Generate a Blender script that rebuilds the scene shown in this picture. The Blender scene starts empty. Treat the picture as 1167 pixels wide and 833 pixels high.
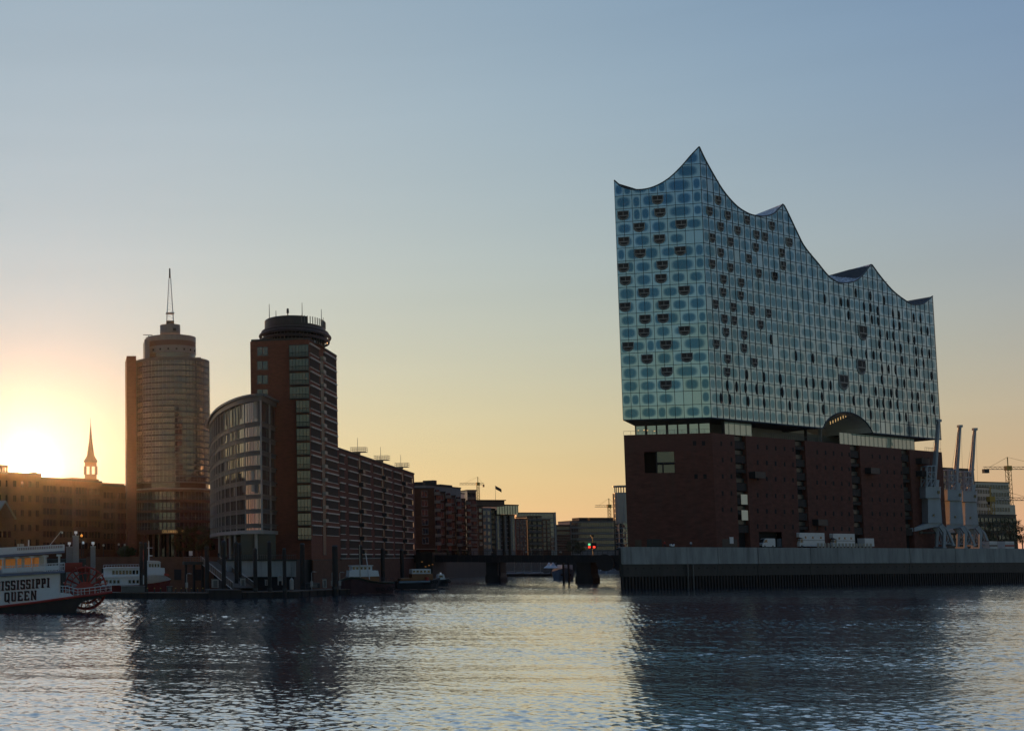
import bpy, bmesh, math, random
from mathutils import Vector, Matrix
random.seed(7)
R = math.radians
SC = bpy.context.scene
COL = SC.collection

# ------------------------------------------------------------------ camera
F_PX, PPX, PPY, CAMZ = 1520.0, 90.0, 492.0, 8.5      # focal length and principal point in pixels of the 1167 wide photograph
PITCH = math.atan(141.0 / F_PX)
cam_d = bpy.data.cameras.new('camera')
cam = bpy.data.objects.new('camera', cam_d); COL.objects.link(cam)
cam.location = (0, 0, CAMZ)
cam.rotation_euler = (R(90) + PITCH, 0, 0)
cam_d.sensor_width = 36.0
cam_d.lens = 36.0 * F_PX / 1167.0
cam_d.shift_x = (583.5 - PPX) / 1167.0
cam_d.shift_y = (PPY - 416.5) / 1167.0
cam_d.clip_start = 0.5
cam_d.clip_end = 8000
SC.camera = cam

# ------------------------------------------------------------------ sky, sun, exposure
SUN_AZ, SUN_EL = R(-2.1), R(3.8)                    # azimuth from +Y towards +X
sun_dir = Vector((math.sin(SUN_AZ) * math.cos(SUN_EL), math.cos(SUN_AZ) * math.cos(SUN_EL), math.sin(SUN_EL)))
W = bpy.data.worlds.new('World'); SC.world = W; W.use_nodes = True
nt = W.node_tree; nt.nodes.clear()
def wn(t, **k):
    n = nt.nodes.new(t)
    for a, b in k.items(): setattr(n, a, b)
    return n
sky = wn('ShaderNodeTexSky', sky_type='NISHITA', sun_disc=False, sun_elevation=SUN_EL, sun_rotation=SUN_AZ,
         altitude=0.0, air_density=2.0, dust_density=0.0, ozone_density=3.0)
bg = wn('ShaderNodeBackground'); out = wn('ShaderNodeOutputWorld')
bg.inputs['Strength'].default_value = 0.085
# warm aureole round the sun (the air's own glow, part of the sky)
tc = wn('ShaderNodeTexCoord')
nrm = wn('ShaderNodeVectorMath', operation='NORMALIZE'); nt.links.new(tc.outputs['Generated'], nrm.inputs[0])
dot = wn('ShaderNodeVectorMath', operation='DOT_PRODUCT'); nt.links.new(nrm.outputs[0], dot.inputs[0]); dot.inputs[1].default_value = sun_dir
def glow(power, col):
    mx = wn('ShaderNodeMath', operation='MAXIMUM'); nt.links.new(dot.outputs['Value'], mx.inputs[0]); mx.inputs[1].default_value = 0.0
    p = wn('ShaderNodeMath', operation='POWER'); nt.links.new(mx.outputs[0], p.inputs[0]); p.inputs[1].default_value = power
    m = wn('ShaderNodeVectorMath', operation='SCALE'); m.inputs[0].default_value = col; nt.links.new(p.outputs[0], m.inputs['Scale'])
    return m
def vmul(a, col):
    m = wn('ShaderNodeVectorMath', operation='MULTIPLY'); nt.links.new(a, m.inputs[0]); m.inputs[1].default_value = col; return m.outputs[0]
def vscale(f, col):
    m = wn('ShaderNodeVectorMath', operation='SCALE'); m.inputs[0].default_value = col; nt.links.new(f, m.inputs['Scale']); return m.outputs[0]
def vadd(a, b):
    m = wn('ShaderNodeVectorMath', operation='ADD'); nt.links.new(a, m.inputs[0]); nt.links.new(b, m.inputs[1]); return m.outputs[0]
def mth(op, a, b=None):
    m = wn('ShaderNodeMath', operation=op)
    if isinstance(a, (int, float)): m.inputs[0].default_value = a
    else: nt.links.new(a, m.inputs[0])
    if b is not None:
        if isinstance(b, (int, float)): m.inputs[1].default_value = b
        else: nt.links.new(b, m.inputs[1])
    return m.outputs[0]
SKY_S = 0.085
sep = wn('ShaderNodeSeparateXYZ'); nt.links.new(nrm.outputs[0], sep.inputs[0])
elev = mth('ARCSINE', mth('MAXIMUM', sep.outputs['Z'], 0.0))
def band(deg): return mth('EXPONENT', mth('MULTIPLY', elev, -1 / R(deg)))
k_ = lambda *c: tuple(x / SKY_S for x in c)
az = wn('ShaderNodeMapRange'); az.inputs['From Min'].default_value = -.3; az.inputs['From Max'].default_value = .72; az.inputs['To Min'].default_value = .30; az.inputs['To Max'].default_value = 1.0
nt.links.new(dot.outputs['Value'], az.inputs['Value'])
acc = vmul(sky.outputs[0], (.16, .68, 2.8))
azn = wn('ShaderNodeMapRange'); azn.inputs['From Min'].default_value = -.2; azn.inputs['From Max'].default_value = .72; azn.inputs['To Min'].default_value = .45; azn.inputs['To Max'].default_value = 1.0
nt.links.new(dot.outputs['Value'], azn.inputs['Value'])
m_ = wn('ShaderNodeVectorMath', operation='SCALE'); nt.links.new(acc, m_.inputs[0]); nt.links.new(azn.outputs[0], m_.inputs['Scale']); acc = m_.outputs[0]
acc = vadd(acc, vscale(mth('MULTIPLY', band(7), az.outputs[0]), k_(.59, 0, 0)))          # dusty horizon
acc = vadd(acc, vscale(band(16), k_(0, .148, .063)))
acc = vadd(acc, vscale(azn.outputs[0], k_(0, .008, .055)))
acc = vadd(acc, vscale(mth('MULTIPLY', band(20), az.outputs[0]), k_(.055, .062, .105)))
bk = wn('ShaderNodeMapRange'); bk.inputs['From Min'].default_value = .55; bk.inputs['From Max'].default_value = -.4; nt.links.new(dot.outputs['Value'], bk.inputs['Value'])
acc = vadd(acc, vscale(mth('MULTIPLY', band(11), bk.outputs[0]), k_(.22, .245, .175)))            # pale sky opposite the sun
GLOWS = [(3, k_(.150, .225, .010)), (6, k_(.145, .130, .055)), (12, k_(.10, 0, 0)), (40, k_(.0, .0, .05)), (150, k_(.0, .0, .09)), (900, k_(.0, .0, .12)), (3500, k_(.4, .26, .12)), (16000, k_(9, 8, 6))]   # the bright sky round the sun
for pw, c in GLOWS: acc = vadd(acc, glow(pw, c).outputs[0])
zen = wn('ShaderNodeMapRange'); zen.interpolation_type = 'SMOOTHSTEP'; zen.inputs['From Min'].default_value = R(25); zen.inputs['From Max'].default_value = R(65); nt.links.new(elev, zen.inputs['Value'])
acc = vadd(acc, vscale(zen.outputs[0], k_(.10, .15, .19)))
acc = vadd(acc, vscale(mth('MULTIPLY', mth('SUBTRACT', band(14), band(5)), az.outputs[0]), k_(.15, .125, .06)))
# faint streaks of high thin cloud
smp = wn('ShaderNodeMapping'); smp.inputs['Scale'].default_value = (2.5, 2.5, 30); nt.links.new(nrm.outputs[0], smp.inputs['Vector'])
snz = wn('ShaderNodeTexNoise'); snz.inputs['Scale'].default_value = 1.0; snz.inputs['Detail'].default_value = 5; nt.links.new(smp.outputs[0], snz.inputs['Vector'])
smr = wn('ShaderNodeMapRange'); smr.inputs['From Min'].default_value = .3; smr.inputs['From Max'].default_value = .7; smr.inputs['To Min'].default_value = .98; smr.inputs['To Max'].default_value = 1.02
nt.links.new(snz.outputs['Fac'], smr.inputs['Value'])
m_ = wn('ShaderNodeVectorMath', operation='SCALE'); nt.links.new(acc, m_.inputs[0]); nt.links.new(smr.outputs[0], m_.inputs['Scale']); acc = m_.outputs[0]
nt.links.new(acc, bg.inputs['Color']); nt.links.new(bg.outputs[0], out.inputs['Surface'])

sl = bpy.data.lights.new('sun', 'SUN'); sl.energy = 3.0; sl.angle = R(0.53); sl.color = (1.0, 0.43, 0.14)
so = bpy.data.objects.new('sun', sl); COL.objects.link(so)
so.rotation_euler = (-sun_dir).to_track_quat('-Z', 'Y').to_euler()
so.location = sun_dir * 900

SC.view_settings.view_transform = 'Standard'; SC.view_settings.look = 'None'
SC.view_settings.exposure = 0.0; SC.view_settings.gamma = 1.0; SC.view_settings.use_curve_mapping = False
W.cycles.sampling_method = 'MANUAL'; W.cycles.sample_map_resolution = 2048
SC.render.engine = 'CYCLES'
SC.cycles.use_denoising = True
SC.cycles.max_bounces = 6; SC.cycles.diffuse_bounces = 2; SC.cycles.glossy_bounces = 4; SC.cycles.transmission_bounces = 3
SC.cycles.volume_bounces = 0; SC.cycles.transparent_max_bounces = 8
SC.cycles.sample_clamp_indirect = 6.0
SC.cycles.caustics_reflective = False; SC.cycles.caustics_refractive = False

# ------------------------------------------------------------------ geometry helpers
CP, SP = math.cos(PITCH), math.sin(PITCH)
def ray(px, py):
    a, c = (px - PPX) / F_PX, (PPY - py) / F_PX
    return Vector((a, CP - c * SP, SP + c * CP))
def at(px, py, Y):
    d = ray(px, py); s = Y / d.y
    return Vector((d.x * s, Y, CAMZ + d.z * s))
def g2(px, Y):                                       # ground point seen at column px (at eye level), depth Y
    p = at(px, 633, Y); return Vector((p.x, p.y))
class Fac:                                           # a facade line from A (left) to B (right); local x along it, local y away from the viewer
    def __init__(s, pa, ya, pb, yb, zb):
        s.A, s.B, s.zb = g2(pa, ya), g2(pb, yb), zb
        d = s.B - s.A; s.L = d.length; s.d = d / s.L; s.n = Vector((-s.d.y, s.d.x)); s.rot = math.atan2(d.y, d.x)
        s.loc = (s.A.x, s.A.y, zb)
    def uz(s, px, py, off=0.0):
        r = ray(px, py); A = s.A + s.n * off
        t = A.dot(s.n) / (r.x * s.n.x + r.y * s.n.y)
        return (Vector((r.x * t, r.y * t)) - A).dot(s.d), CAMZ + r.z * t - s.zb
    def u(s, px, py=633): return s.uz(px, py)[0]

class MB:                                            # collects shapes for ONE mesh object
    def __init__(s): s.v, s.f, s.m, s.uv = [], [], [], {}
    def face(s, pts, mi=0, uv=None):
        b = len(s.v); s.v += [tuple(p) for p in pts]; s.f.append(tuple(range(b, b + len(pts)))); s.m.append(mi)
        if uv: s.uv[len(s.f) - 1] = uv
    def box(s, x0, x1, y0, y1, z0, z1, mi=0):
        b = len(s.v)
        s.v += [(x0, y0, z0), (x1, y0, z0), (x1, y1, z0), (x0, y1, z0), (x0, y0, z1), (x1, y0, z1), (x1, y1, z1), (x0, y1, z1)]
        for q in ((3, 2, 1, 0), (4, 5, 6, 7), (0, 1, 5, 4), (1, 2, 6, 5), (2, 3, 7, 6), (3, 0, 4, 7)):
            s.f.append(tuple(b + i for i in q)); s.m.append(mi)
        return s
    def prism(s, poly, z0, z1, mi=0, cap=True):       # vertical extrusion of a plan polygon (counter-clockwise)
        b = len(s.v); n = len(poly)
        s.v += [(p[0], p[1], z0) for p in poly] + [(p[0], p[1], z1) for p in poly]
        for i in range(n):
            j = (i + 1) % n; s.f.append((b + i, b + j, b + n + j, b + n + i)); s.m.append(mi)
        if cap:
            s.f.append(tuple(b + n + i for i in range(n))); s.m.append(mi)
            s.f.append(tuple(b + i for i in reversed(range(n)))); s.m.append(mi)
        return s
    def extr(s, poly, y0, y1, mi=0):                  # extrusion along y of a profile in x,z
        b = len(s.v); n = len(poly)
        s.v += [(p[0], y0, p[1]) for p in poly] + [(p[0], y1, p[1]) for p in poly]
        for i in range(n):
            j = (i + 1) % n; s.f.append((b + i, b + j, b + n + j, b + n + i)); s.m.append(mi)
        s.f.append(tuple(b + n + i for i in reversed(range(n)))); s.m.append(mi)
        s.f.append(tuple(b + i for i in range(n))); s.m.append(mi)
        return s
    def cyl(s, x, y, z0, z1, r0, r1=None, n=12, mi=0, cap=True):
        r1 = r0 if r1 is None else r1; b = len(s.v)
        for z, r in ((z0, r0), (z1, r1)):
            s.v += [(x + r * math.cos(2 * math.pi * i / n), y + r * math.sin(2 * math.pi * i / n), z) for i in range(n)]
        for i in range(n):
            j = (i + 1) % n; s.f.append((b + i, b + j, b + n + j, b + n + i)); s.m.append(mi)
        if cap:
            s.f.append(tuple(b + n + i for i in range(n))); s.m.append(mi)
            s.f.append(tuple(b + i for i in reversed(range(n)))); s.m.append(mi)
        return s
    def tube(s, pts, r, n=6, mi=0, closed=False, r1=None):
        pts = [Vector(p) for p in pts]; rings = []; N = len(pts)
        for k, p in enumerate(pts):
            if closed: d = pts[(k + 1) % N] - pts[k - 1]
            else: d = pts[min(k + 1, N - 1)] - pts[max(k - 1, 0)]
            d.normalize()
            a = d.cross(Vector((0, 0, 1)) if abs(d.z) < .9 else Vector((1, 0, 0))).normalized(); c = d.cross(a)
            rr = r if r1 is None else r + (r1 - r) * k / (N - 1)
            b = len(s.v); rings.append(b)
            s.v += [tuple(p + (a * math.cos(2 * math.pi * i / n) + c * math.sin(2 * math.pi * i / n)) * rr) for i in range(n)]
        for k in range(N if closed else N - 1):
            p, q = rings[k], rings[(k + 1) % N]
            for i in range(n):
                j = (i + 1) % n; s.f.append((p + j, p + i, q + i, q + j)); s.m.append(mi)
        if not closed:
            s.f.append(tuple(rings[0] + i for i in range(n))); s.m.append(mi)
            s.f.append(tuple(rings[-1] + i for i in reversed(range(n)))); s.m.append(mi)
        return s
    def bar(s, a, b, w, mi=0): return s.tube([a, b], w, 4, mi)
    def build(s, name, mats, parent=None, loc=None, rot=None, smooth=False):
        me = bpy.data.meshes.new(name); me.from_pydata(s.v, [], s.f)
        for m in (mats if isinstance(mats, (list, tuple)) else [mats]): me.materials.append(m)
        me.polygons.foreach_set('material_index', s.m)
        if s.uv:
            L = me.uv_layers.new(name='blob')
            for fi, uv in s.uv.items():
                for k, li in enumerate(me.polygons[fi].loop_indices): L.data[li].uv = uv[k]
        if smooth: me.polygons.foreach_set('use_smooth', [True] * len(me.polygons))
        me.update()
        o = bpy.data.objects.new(name, me); COL.objects.link(o)
        if parent: o.parent = parent
        if loc: o.location = loc
        if rot: o.rotation_euler = rot
        return o
def fixn(o):                                         # consistent outward normals for a closed mesh
    bm = bmesh.new(); bm.from_mesh(o.data); bmesh.ops.recalc_face_normals(bm, faces=bm.faces); bm.to_mesh(o.data); bm.free(); return o
def thing(name, label, cat, loc=(0, 0, 0), rz=0.0, group=None):
    o = bpy.data.objects.new(name, None); COL.objects.link(o); o.empty_display_size = .5
    o.location = loc; o.rotation_euler = (0, 0, rz); o['label'] = label; o['category'] = cat
    if group: o['group'] = group
    return o
def tag(o, label, cat, group=None):
    o['label'] = label; o['category'] = cat
    if group: o['group'] = group
    return o
def kind(o, k): o['kind'] = k; return o
def inst(o, parent, loc, rz=0.0, sc=None, first=None):
    c = o.copy(); COL.objects.link(c); c.parent = parent; c.location = loc; c.rotation_euler = (0, 0, rz)
    if sc: c.scale = sc
    return c
class Proto:                                         # a repeated part: first use moves the built one, later uses copy it
    def __init__(s, o): s.o, s.used = o, False
    def put(s, parent, loc, rz=0.0, sc=None):
        if not s.used: s.used = True; c = s.o
        else: c = s.o.copy(); COL.objects.link(c)
        c.parent = parent; c.location = loc; c.rotation_euler = (0, 0, rz); c.scale = sc or (1, 1, 1)
        return c
def copy_tree(o, parent=None):
    c = o.copy(); COL.objects.link(c)
    if parent: c.parent = parent
    for ch in list(o.children): copy_tree(ch, c)
    return c

# ------------------------------------------------------------------ materials
def mat(name, col, rough=.7, metal=0.0, var=.25, scale=.6, stretch=(1, 1, 1), ior=1.45, bump=0.0, col2=None):
    m = bpy.data.materials.new(name); m.use_nodes = True; t = m.node_tree; b = t.nodes['Principled BSDF']
    b.inputs['Roughness'].default_value = rough; b.inputs['Metallic'].default_value = metal; b.inputs['IOR'].default_value = ior
    c = (*col, 1); c2 = (*(col2 or tuple(x * (1 - var) for x in col)), 1)
    if var or col2:
        tc = t.nodes.new('ShaderNodeTexCoord'); mp = t.nodes.new('ShaderNodeMapping'); mp.inputs['Scale'].default_value = stretch
        nz = t.nodes.new('ShaderNodeTexNoise'); nz.inputs['Scale'].default_value = scale; nz.inputs['Detail'].default_value = 6; nz.inputs['Roughness'].default_value = .65
        rp = t.nodes.new('ShaderNodeValToRGB'); rp.color_ramp.elements[0].position = .32; rp.color_ramp.elements[1].position = .68
        rp.color_ramp.elements[0].color = c2; rp.color_ramp.elements[1].color = c
        t.links.new(tc.outputs['Object'], mp.inputs['Vector']); t.links.new(mp.outputs[0], nz.inputs['Vector'])
        t.links.new(nz.outputs['Fac'], rp.inputs['Fac']); t.links.new(rp.outputs['Color'], b.inputs['Base Color'])
        if bump:
            bp = t.nodes.new('ShaderNodeBump'); bp.inputs['Strength'].default_value = bump; bp.inputs['Distance'].default_value = .1
            t.links.new(nz.outputs['Fac'], bp.inputs['Height']); t.links.new(bp.outputs[0], b.inputs['Normal'])
    else: b.inputs['Base Color'].default_value = c
    return m
def lamp_mat(name, col, s):
    m = bpy.data.materials.new(name); m.use_nodes = True; b = m.node_tree.nodes['Principled BSDF']
    b.inputs['Base Color'].default_value = (*col, 1); b.inputs['Emission Color'].default_value = (*col, 1); b.inputs['Emission Strength'].default_value = s
    return m
def glassmat(name, col=(.02, .025, .03), ior=2.0, rough=.04, tilt=.02, scale=.4):
    m = bpy.data.materials.new(name); m.use_nodes = True; t = m.node_tree; b = t.nodes['Principled BSDF']
    b.inputs['Base Color'].default_value = (*col, 1); b.inputs['Roughness'].default_value = rough; b.inputs['IOR'].default_value = ior
    # panes are never quite plane: a slow tilt of the normal, fixed to the building
    geo = t.nodes.new('ShaderNodeNewGeometry'); nz = t.nodes.new('ShaderNodeTexVoronoi'); nz.inputs['Scale'].default_value = scale
    tc = t.nodes.new('ShaderNodeTexCoord'); t.links.new(tc.outputs['Object'], nz.inputs['Vector'])
    s1 = t.nodes.new('ShaderNodeVectorMath'); s1.operation = 'SUBTRACT'; t.links.new(nz.outputs['Color'], s1.inputs[0]); s1.inputs[1].default_value = (.5, .5, .5)
    s2 = t.nodes.new('ShaderNodeVectorMath'); s2.operation = 'SCALE'; t.links.new(s1.outputs[0], s2.inputs[0]); s2.inputs['Scale'].default_value = tilt
    s3 = t.nodes.new('ShaderNodeVectorMath'); s3.operation = 'ADD'; t.links.new(geo.outputs['Normal'], s3.inputs[0]); t.links.new(s2.outputs[0], s3.inputs[1])
    s4 = t.nodes.new('ShaderNodeVectorMath'); s4.operation = 'NORMALIZE'; t.links.new(s3.outputs[0], s4.inputs[0]); t.links.new(s4.outputs[0], b.inputs['Normal'])
    return m
def streaks(m, amount, freq):                           # rain and rust streaks running down a wall, over the base colour
    t = m.node_tree; b = t.nodes['Principled BSDF']; l = b.inputs['Base Color'].links[0]; src = l.from_socket
    tc = t.nodes.new('ShaderNodeTexCoord'); mp = t.nodes.new('ShaderNodeMapping'); mp.inputs['Scale'].default_value = (freq, freq, .07); t.links.new(tc.outputs['Object'], mp.inputs['Vector'])
    nz = t.nodes.new('ShaderNodeTexNoise'); nz.inputs['Scale'].default_value = 1; nz.inputs['Detail'].default_value = 8; nz.inputs['Roughness'].default_value = .7; t.links.new(mp.outputs[0], nz.inputs['Vector'])
    mr = t.nodes.new('ShaderNodeMapRange'); mr.inputs['From Min'].default_value = .48; mr.inputs['From Max'].default_value = .66; mr.inputs['To Min'].default_value = 0; mr.inputs['To Max'].default_value = amount; t.links.new(nz.outputs['Fac'], mr.inputs['Value'])
    mx = t.nodes.new('ShaderNodeMix'); mx.data_type = 'RGBA'; t.links.new(mr.outputs[0], mx.inputs[0]); t.links.new(src, mx.inputs[6]); mx.inputs[7].default_value = (.09, .075, .06, 1); t.links.new(mx.outputs[2], b.inputs['Base Color'])
M = {}
M['brick'] = mat('dark red brick', (.22, .075, .046), .85, var=.35, scale=.8, stretch=(1, 1, 3))
M['brick_new'] = mat('lighter red brick', (.24, .085, .055), .85, var=.25, scale=.8, stretch=(1, 1, 3))
M['brick_hall'] = mat('brown red warehouse brick', (.19, .073, .053), .9, var=.45, scale=.45, stretch=(1, 1, 2.5))
M['brick_old'] = mat('sooty old brick', (.16, .075, .045), .9, var=.35, scale=.4, stretch=(1, 1, 2))
M['concrete'] = mat('weathered concrete', (.42, .43, .42), .85, var=.45, scale=.35, stretch=(1, 1, .25))
streaks(M['concrete'], .35, .9)
streaks(M['brick_hall'], .30, .5)
M['concrete_dark'] = mat('wet dark concrete', (.045, .045, .04), .6, var=.5, scale=.5, stretch=(1, 1, .3))
M['pile'] = mat('rusty dark steel pile', (.030, .026, .024), .7, var=.5, scale=.9, stretch=(1, 1, .3))
M['steel_dark'] = mat('dark painted steel', (.035, .037, .04), .5, var=.3, scale=1)
M['frame_white'] = mat('pale grey painted metal', (.36, .35, .33), .5, var=.15, scale=.5)
M['frame_grey'] = mat('grey metal', (.14, .14, .135), .5, var=.2, scale=.6)
M['white'] = mat('white paint', (.75, .76, .77), .4, var=.12, scale=.8)
M['cream'] = mat('aged cream paint', (.55, .50, .42), .6, var=.2, scale=.8)
M['glass'] = glassmat('coated window glass')
M['glass_dark'] = glassmat('dark window glass', (.012, .014, .016), 1.6)
M['glass_hi'] = glassmat('mirror window glass', (.02, .03, .035), 3.4)
M['louvre'] = mat('grey louvre panel', (.052, .050, .050), .85, var=.3, scale=.5, stretch=(1, 1, 12))
M['ledge'] = mat('pale stone ledge', (.82, .80, .76), .6, var=.15)
M['roof_dark'] = mat('dark roofing', (.05, .05, .052), .8, var=.3)
M['render_grey'] = mat('grey render', (.28, .28, .28), .8, var=.2, scale=.4)
M['black'] = mat('black void', (.018, .018, .019), .9, var=0)
M['red'] = mat('red paint', (.38, .05, .035), .5, var=.25)
M['red_dark'] = mat('dark red hull paint', (.20, .025, .02), .5, var=.3)
M['wood'] = mat('weathered timber', (.14, .10, .07), .8, var=.4, scale=1.5, stretch=(.3, 1, 1))
M['rubber'] = mat('black rubber', (.02, .02, .02), .8, var=.2)
M['foliage'] = mat('green leaves', (.055, .075, .025), .7, var=.5, scale=.9)
M['bark'] = mat('bark', (.07, .05, .035), .9, var=.4)
M['asphalt'] = mat('quay asphalt', (.06, .06, .06), .9, var=.3, scale=.3)
M['gold'] = lamp_mat('lit gold letters', (1.0, .62, .22), .22)
M['lamp_white'] = lamp_mat('white lamp glass', (.9, .93, 1.0), .12)
M['lamp_orange'] = lamp_mat('orange lamp', (1.0, .35, .06), .9)
M['lamp_dim'] = lamp_mat('dim amber lamp', (1.0, .45, .12), .12)
M['lamp_red'] = lamp_mat('red signal light', (1.0, .06, .03), 1.6)
M['lamp_green'] = lamp_mat('green signal light', (.25, 1.0, .45), .8)
M['lamp_warm'] = lamp_mat('warm ceiling lamp', (1.0, .62, .25), .7)
M['lit'] = lamp_mat('lit window', (.9, .85, .65), .05)
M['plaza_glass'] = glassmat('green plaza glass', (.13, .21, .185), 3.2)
_b = M['plaza_glass'].node_tree.nodes['Principled BSDF']; _b.inputs['Emission Color'].default_value = (.62, .85, .72, 1); _b.inputs['Emission Strength'].default_value = .045  # faint emission added to the panes, as sky brightness showing through the storey
M['crane'] = mat('pale grey crane paint', (.42, .47, .52), .5, var=.25, scale=.35, stretch=(1, 1, .4))
M['crane_yellow'] = mat('yellow crane paint', (.55, .33, .06), .5, var=.2)
M['brown'] = mat('varnished wood', (.24, .10, .04), .4, var=.3)
# ------------------------------------------------------------------ the setting: water, ground, quays
import numpy as np
def water_mat():
    m = bpy.data.materials.new('river water'); m.use_nodes = True; t = m.node_tree; b = t.nodes['Principled BSDF']
    b.inputs['Base Color'].default_value = (.015, .06, .10, 1); b.inputs['Roughness'].default_value = .10; b.inputs['IOR'].default_value = 1.42
    geo = t.nodes.new('ShaderNodeNewGeometry'); acc = geo.outputs['Normal']
    for sx, sy, amp, det in RIPPLES:                  # capillary ripples too fine for the mesh
        mp = t.nodes.new('ShaderNodeMapping'); mp.inputs['Scale'].default_value = (sx, sy, 1); t.links.new(geo.outputs['Position'], mp.inputs['Vector'])
        nz = t.nodes.new('ShaderNodeTexNoise'); nz.inputs['Scale'].default_value = 1.0; nz.inputs['Detail'].default_value = det; nz.inputs['Roughness'].default_value = .6
        t.links.new(mp.outputs[0], nz.inputs['Vector'])
        s1 = t.nodes.new('ShaderNodeVectorMath'); s1.operation = 'SUBTRACT'; t.links.new(nz.outputs['Color'], s1.inputs[0]); s1.inputs[1].default_value = (.5, .5, .5)
        s2 = t.nodes.new('ShaderNodeVectorMath'); s2.operation = 'MULTIPLY'; t.links.new(s1.outputs[0], s2.inputs[0]); s2.inputs[1].default_value = (amp * .6, amp, 0)
        a = t.nodes.new('ShaderNodeVectorMath'); a.operation = 'ADD'; t.links.new(acc, a.inputs[0]); t.links.new(s2.outputs[0], a.inputs[1]); acc = a.outputs[0]
    nn = t.nodes.new('ShaderNodeVectorMath'); nn.operation = 'NORMALIZE'; t.links.new(acc, nn.inputs[0]); t.links.new(nn.outputs[0], b.inputs['Normal'])
    gl = t.nodes.new('ShaderNodeBsdfGlossy'); gl.inputs['Color'].default_value = (.96, .97, .98, 1); gl.inputs['Roughness'].default_value = .10; t.links.new(nn.outputs[0], gl.inputs['Normal'])
    mx = t.nodes.new('ShaderNodeMixShader'); mx.inputs[0].default_value = .68; t.links.new(b.outputs[0], mx.inputs[1]); t.links.new(gl.outputs[0], mx.inputs[2])
    t.links.new(mx.outputs[0], t.nodes['Material Output'].inputs['Surface'])
    return m
RIPPLES = [(4.0, 6.0, .32, 3)]
def make_water():
    # real waves: a fan of rings that is finest where the river is near, heights from many wind waves
    th = np.concatenate([np.linspace(-1.5, -.17, 18)[:-1], np.linspace(-.17, .76, 1250), np.linspace(.76, 1.5, 14)[1:]])
    r = np.concatenate([np.linspace(4, 45, 12)[:-1], np.arange(45, 130, .17), np.arange(130, 310, .36), np.arange(310, 540, 1.1), np.linspace(541, 1420, 24)])
    nt_, nr = len(th), len(r)
    x = (r[:, None] * np.sin(th)[None]).ravel(); y = (r[:, None] * np.cos(th)[None]).ravel()
    rng = np.random.default_rng(4); z = np.zeros_like(x)
    gust = .75 + .35 * np.sin(x * .021 + 1.3 * np.sin(y * .013)) * np.sin(y * .034 + .7 + .8 * np.sin(x * .017)) + .2 * np.sin(y * .11 + x * .02)
    for lam, n, slope in WIND:
        for k in range(n):
            L = lam * rng.uniform(.75, 1.35); a = rng.normal(1.35, .85); kx, ky = 2 * np.pi / L * np.cos(a), 2 * np.pi / L * np.sin(a)
            s = np.sin(kx * x + ky * y + rng.uniform(0, 6.28)); amp = slope * L / (2 * np.pi) / np.sqrt(n)
            z += amp * (s + .25 * s * s) * (gust if lam < 4 else 1)
    edge = np.clip((th + .17) / .03, 0, 1) * np.clip((.76 - th) / .03, 0, 1); rad = np.clip((r - 45) / 10, 0, 1) * np.clip((640 - r) / 100, 0, 1)
    z *= (rad[:, None] * edge[None]).ravel(); 
    co = np.empty(len(x) * 3, np.float32); co[0::3] = x; co[1::3] = y; co[2::3] = z
    i = (np.arange(nr - 1)[:, None] * nt_ + np.arange(nt_ - 1)[None]).ravel()
    q = np.stack([i, i + nt_, i + nt_ + 1, i + 1], 1)[:, ::-1].astype(np.int32).ravel()
    me = bpy.data.meshes.new('water'); me.vertices.add(len(x)); me.vertices.foreach_set('co', co)
    nf = len(q) // 4; me.loops.add(nf * 4); me.loops.foreach_set('vertex_index', q); me.polygons.add(nf); me.polygons.foreach_set('loop_start', np.arange(0, nf * 4, 4, dtype=np.int32))
    me.polygons.foreach_set('use_smooth', np.ones(nf, bool)); me.update(calc_edges=True); me.materials.append(water_mat())
    o = bpy.data.objects.new('water', me); COL.objects.link(o); return kind(o, 'structure')
WIND = [(8.0, 6, .018), (2.6, 12, .055), (1.1, 18, .12), (.55, 20, .16)]
make_water()

def quayD(px): return 1.0 / (1 / 340.0 - (1 / 340.0 - 1 / 430.0) * (px - 708) / 459.0)
QZ, KZ = 10.62, 7.6
QL, QR = g2(708, 340), g2(1330, quayD(1330))
qd = (QR - QL).normalized(); qn = Vector((-qd.y, qd.x))
mb = MB(); mb.prism([QL + qn * .9 + qd * .5, QR + qn * .9, Vector((QR.x + 150, 1200)), g2(730, 1200), g2(717, 520)], -3, QZ)
kind(mb.build('quay_ground', M['asphalt']), 'structure')
KP = [(-420, 380), tuple(g2(-60, 376)), tuple(g2(140, 352)), tuple(g2(236, 334)), tuple(g2(256, 306)), tuple(g2(334, 306)), tuple(g2(352, 312.5)), tuple(g2(356, 313)), tuple(g2(472, 450)), tuple(g2(480, 482)), tuple(g2(560, 562)), tuple(g2(632, 690)), tuple(g2(634, 765)), tuple(g2(726, 765)), tuple(g2(731, 1180)), (1300, 1180), (1300, 1500), (-900, 1500), (-900, 380)]
mb = MB(); mb.prism(KP, -3, KZ)
kind(mb.build('ground', M['concrete_dark']), 'structure')

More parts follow.
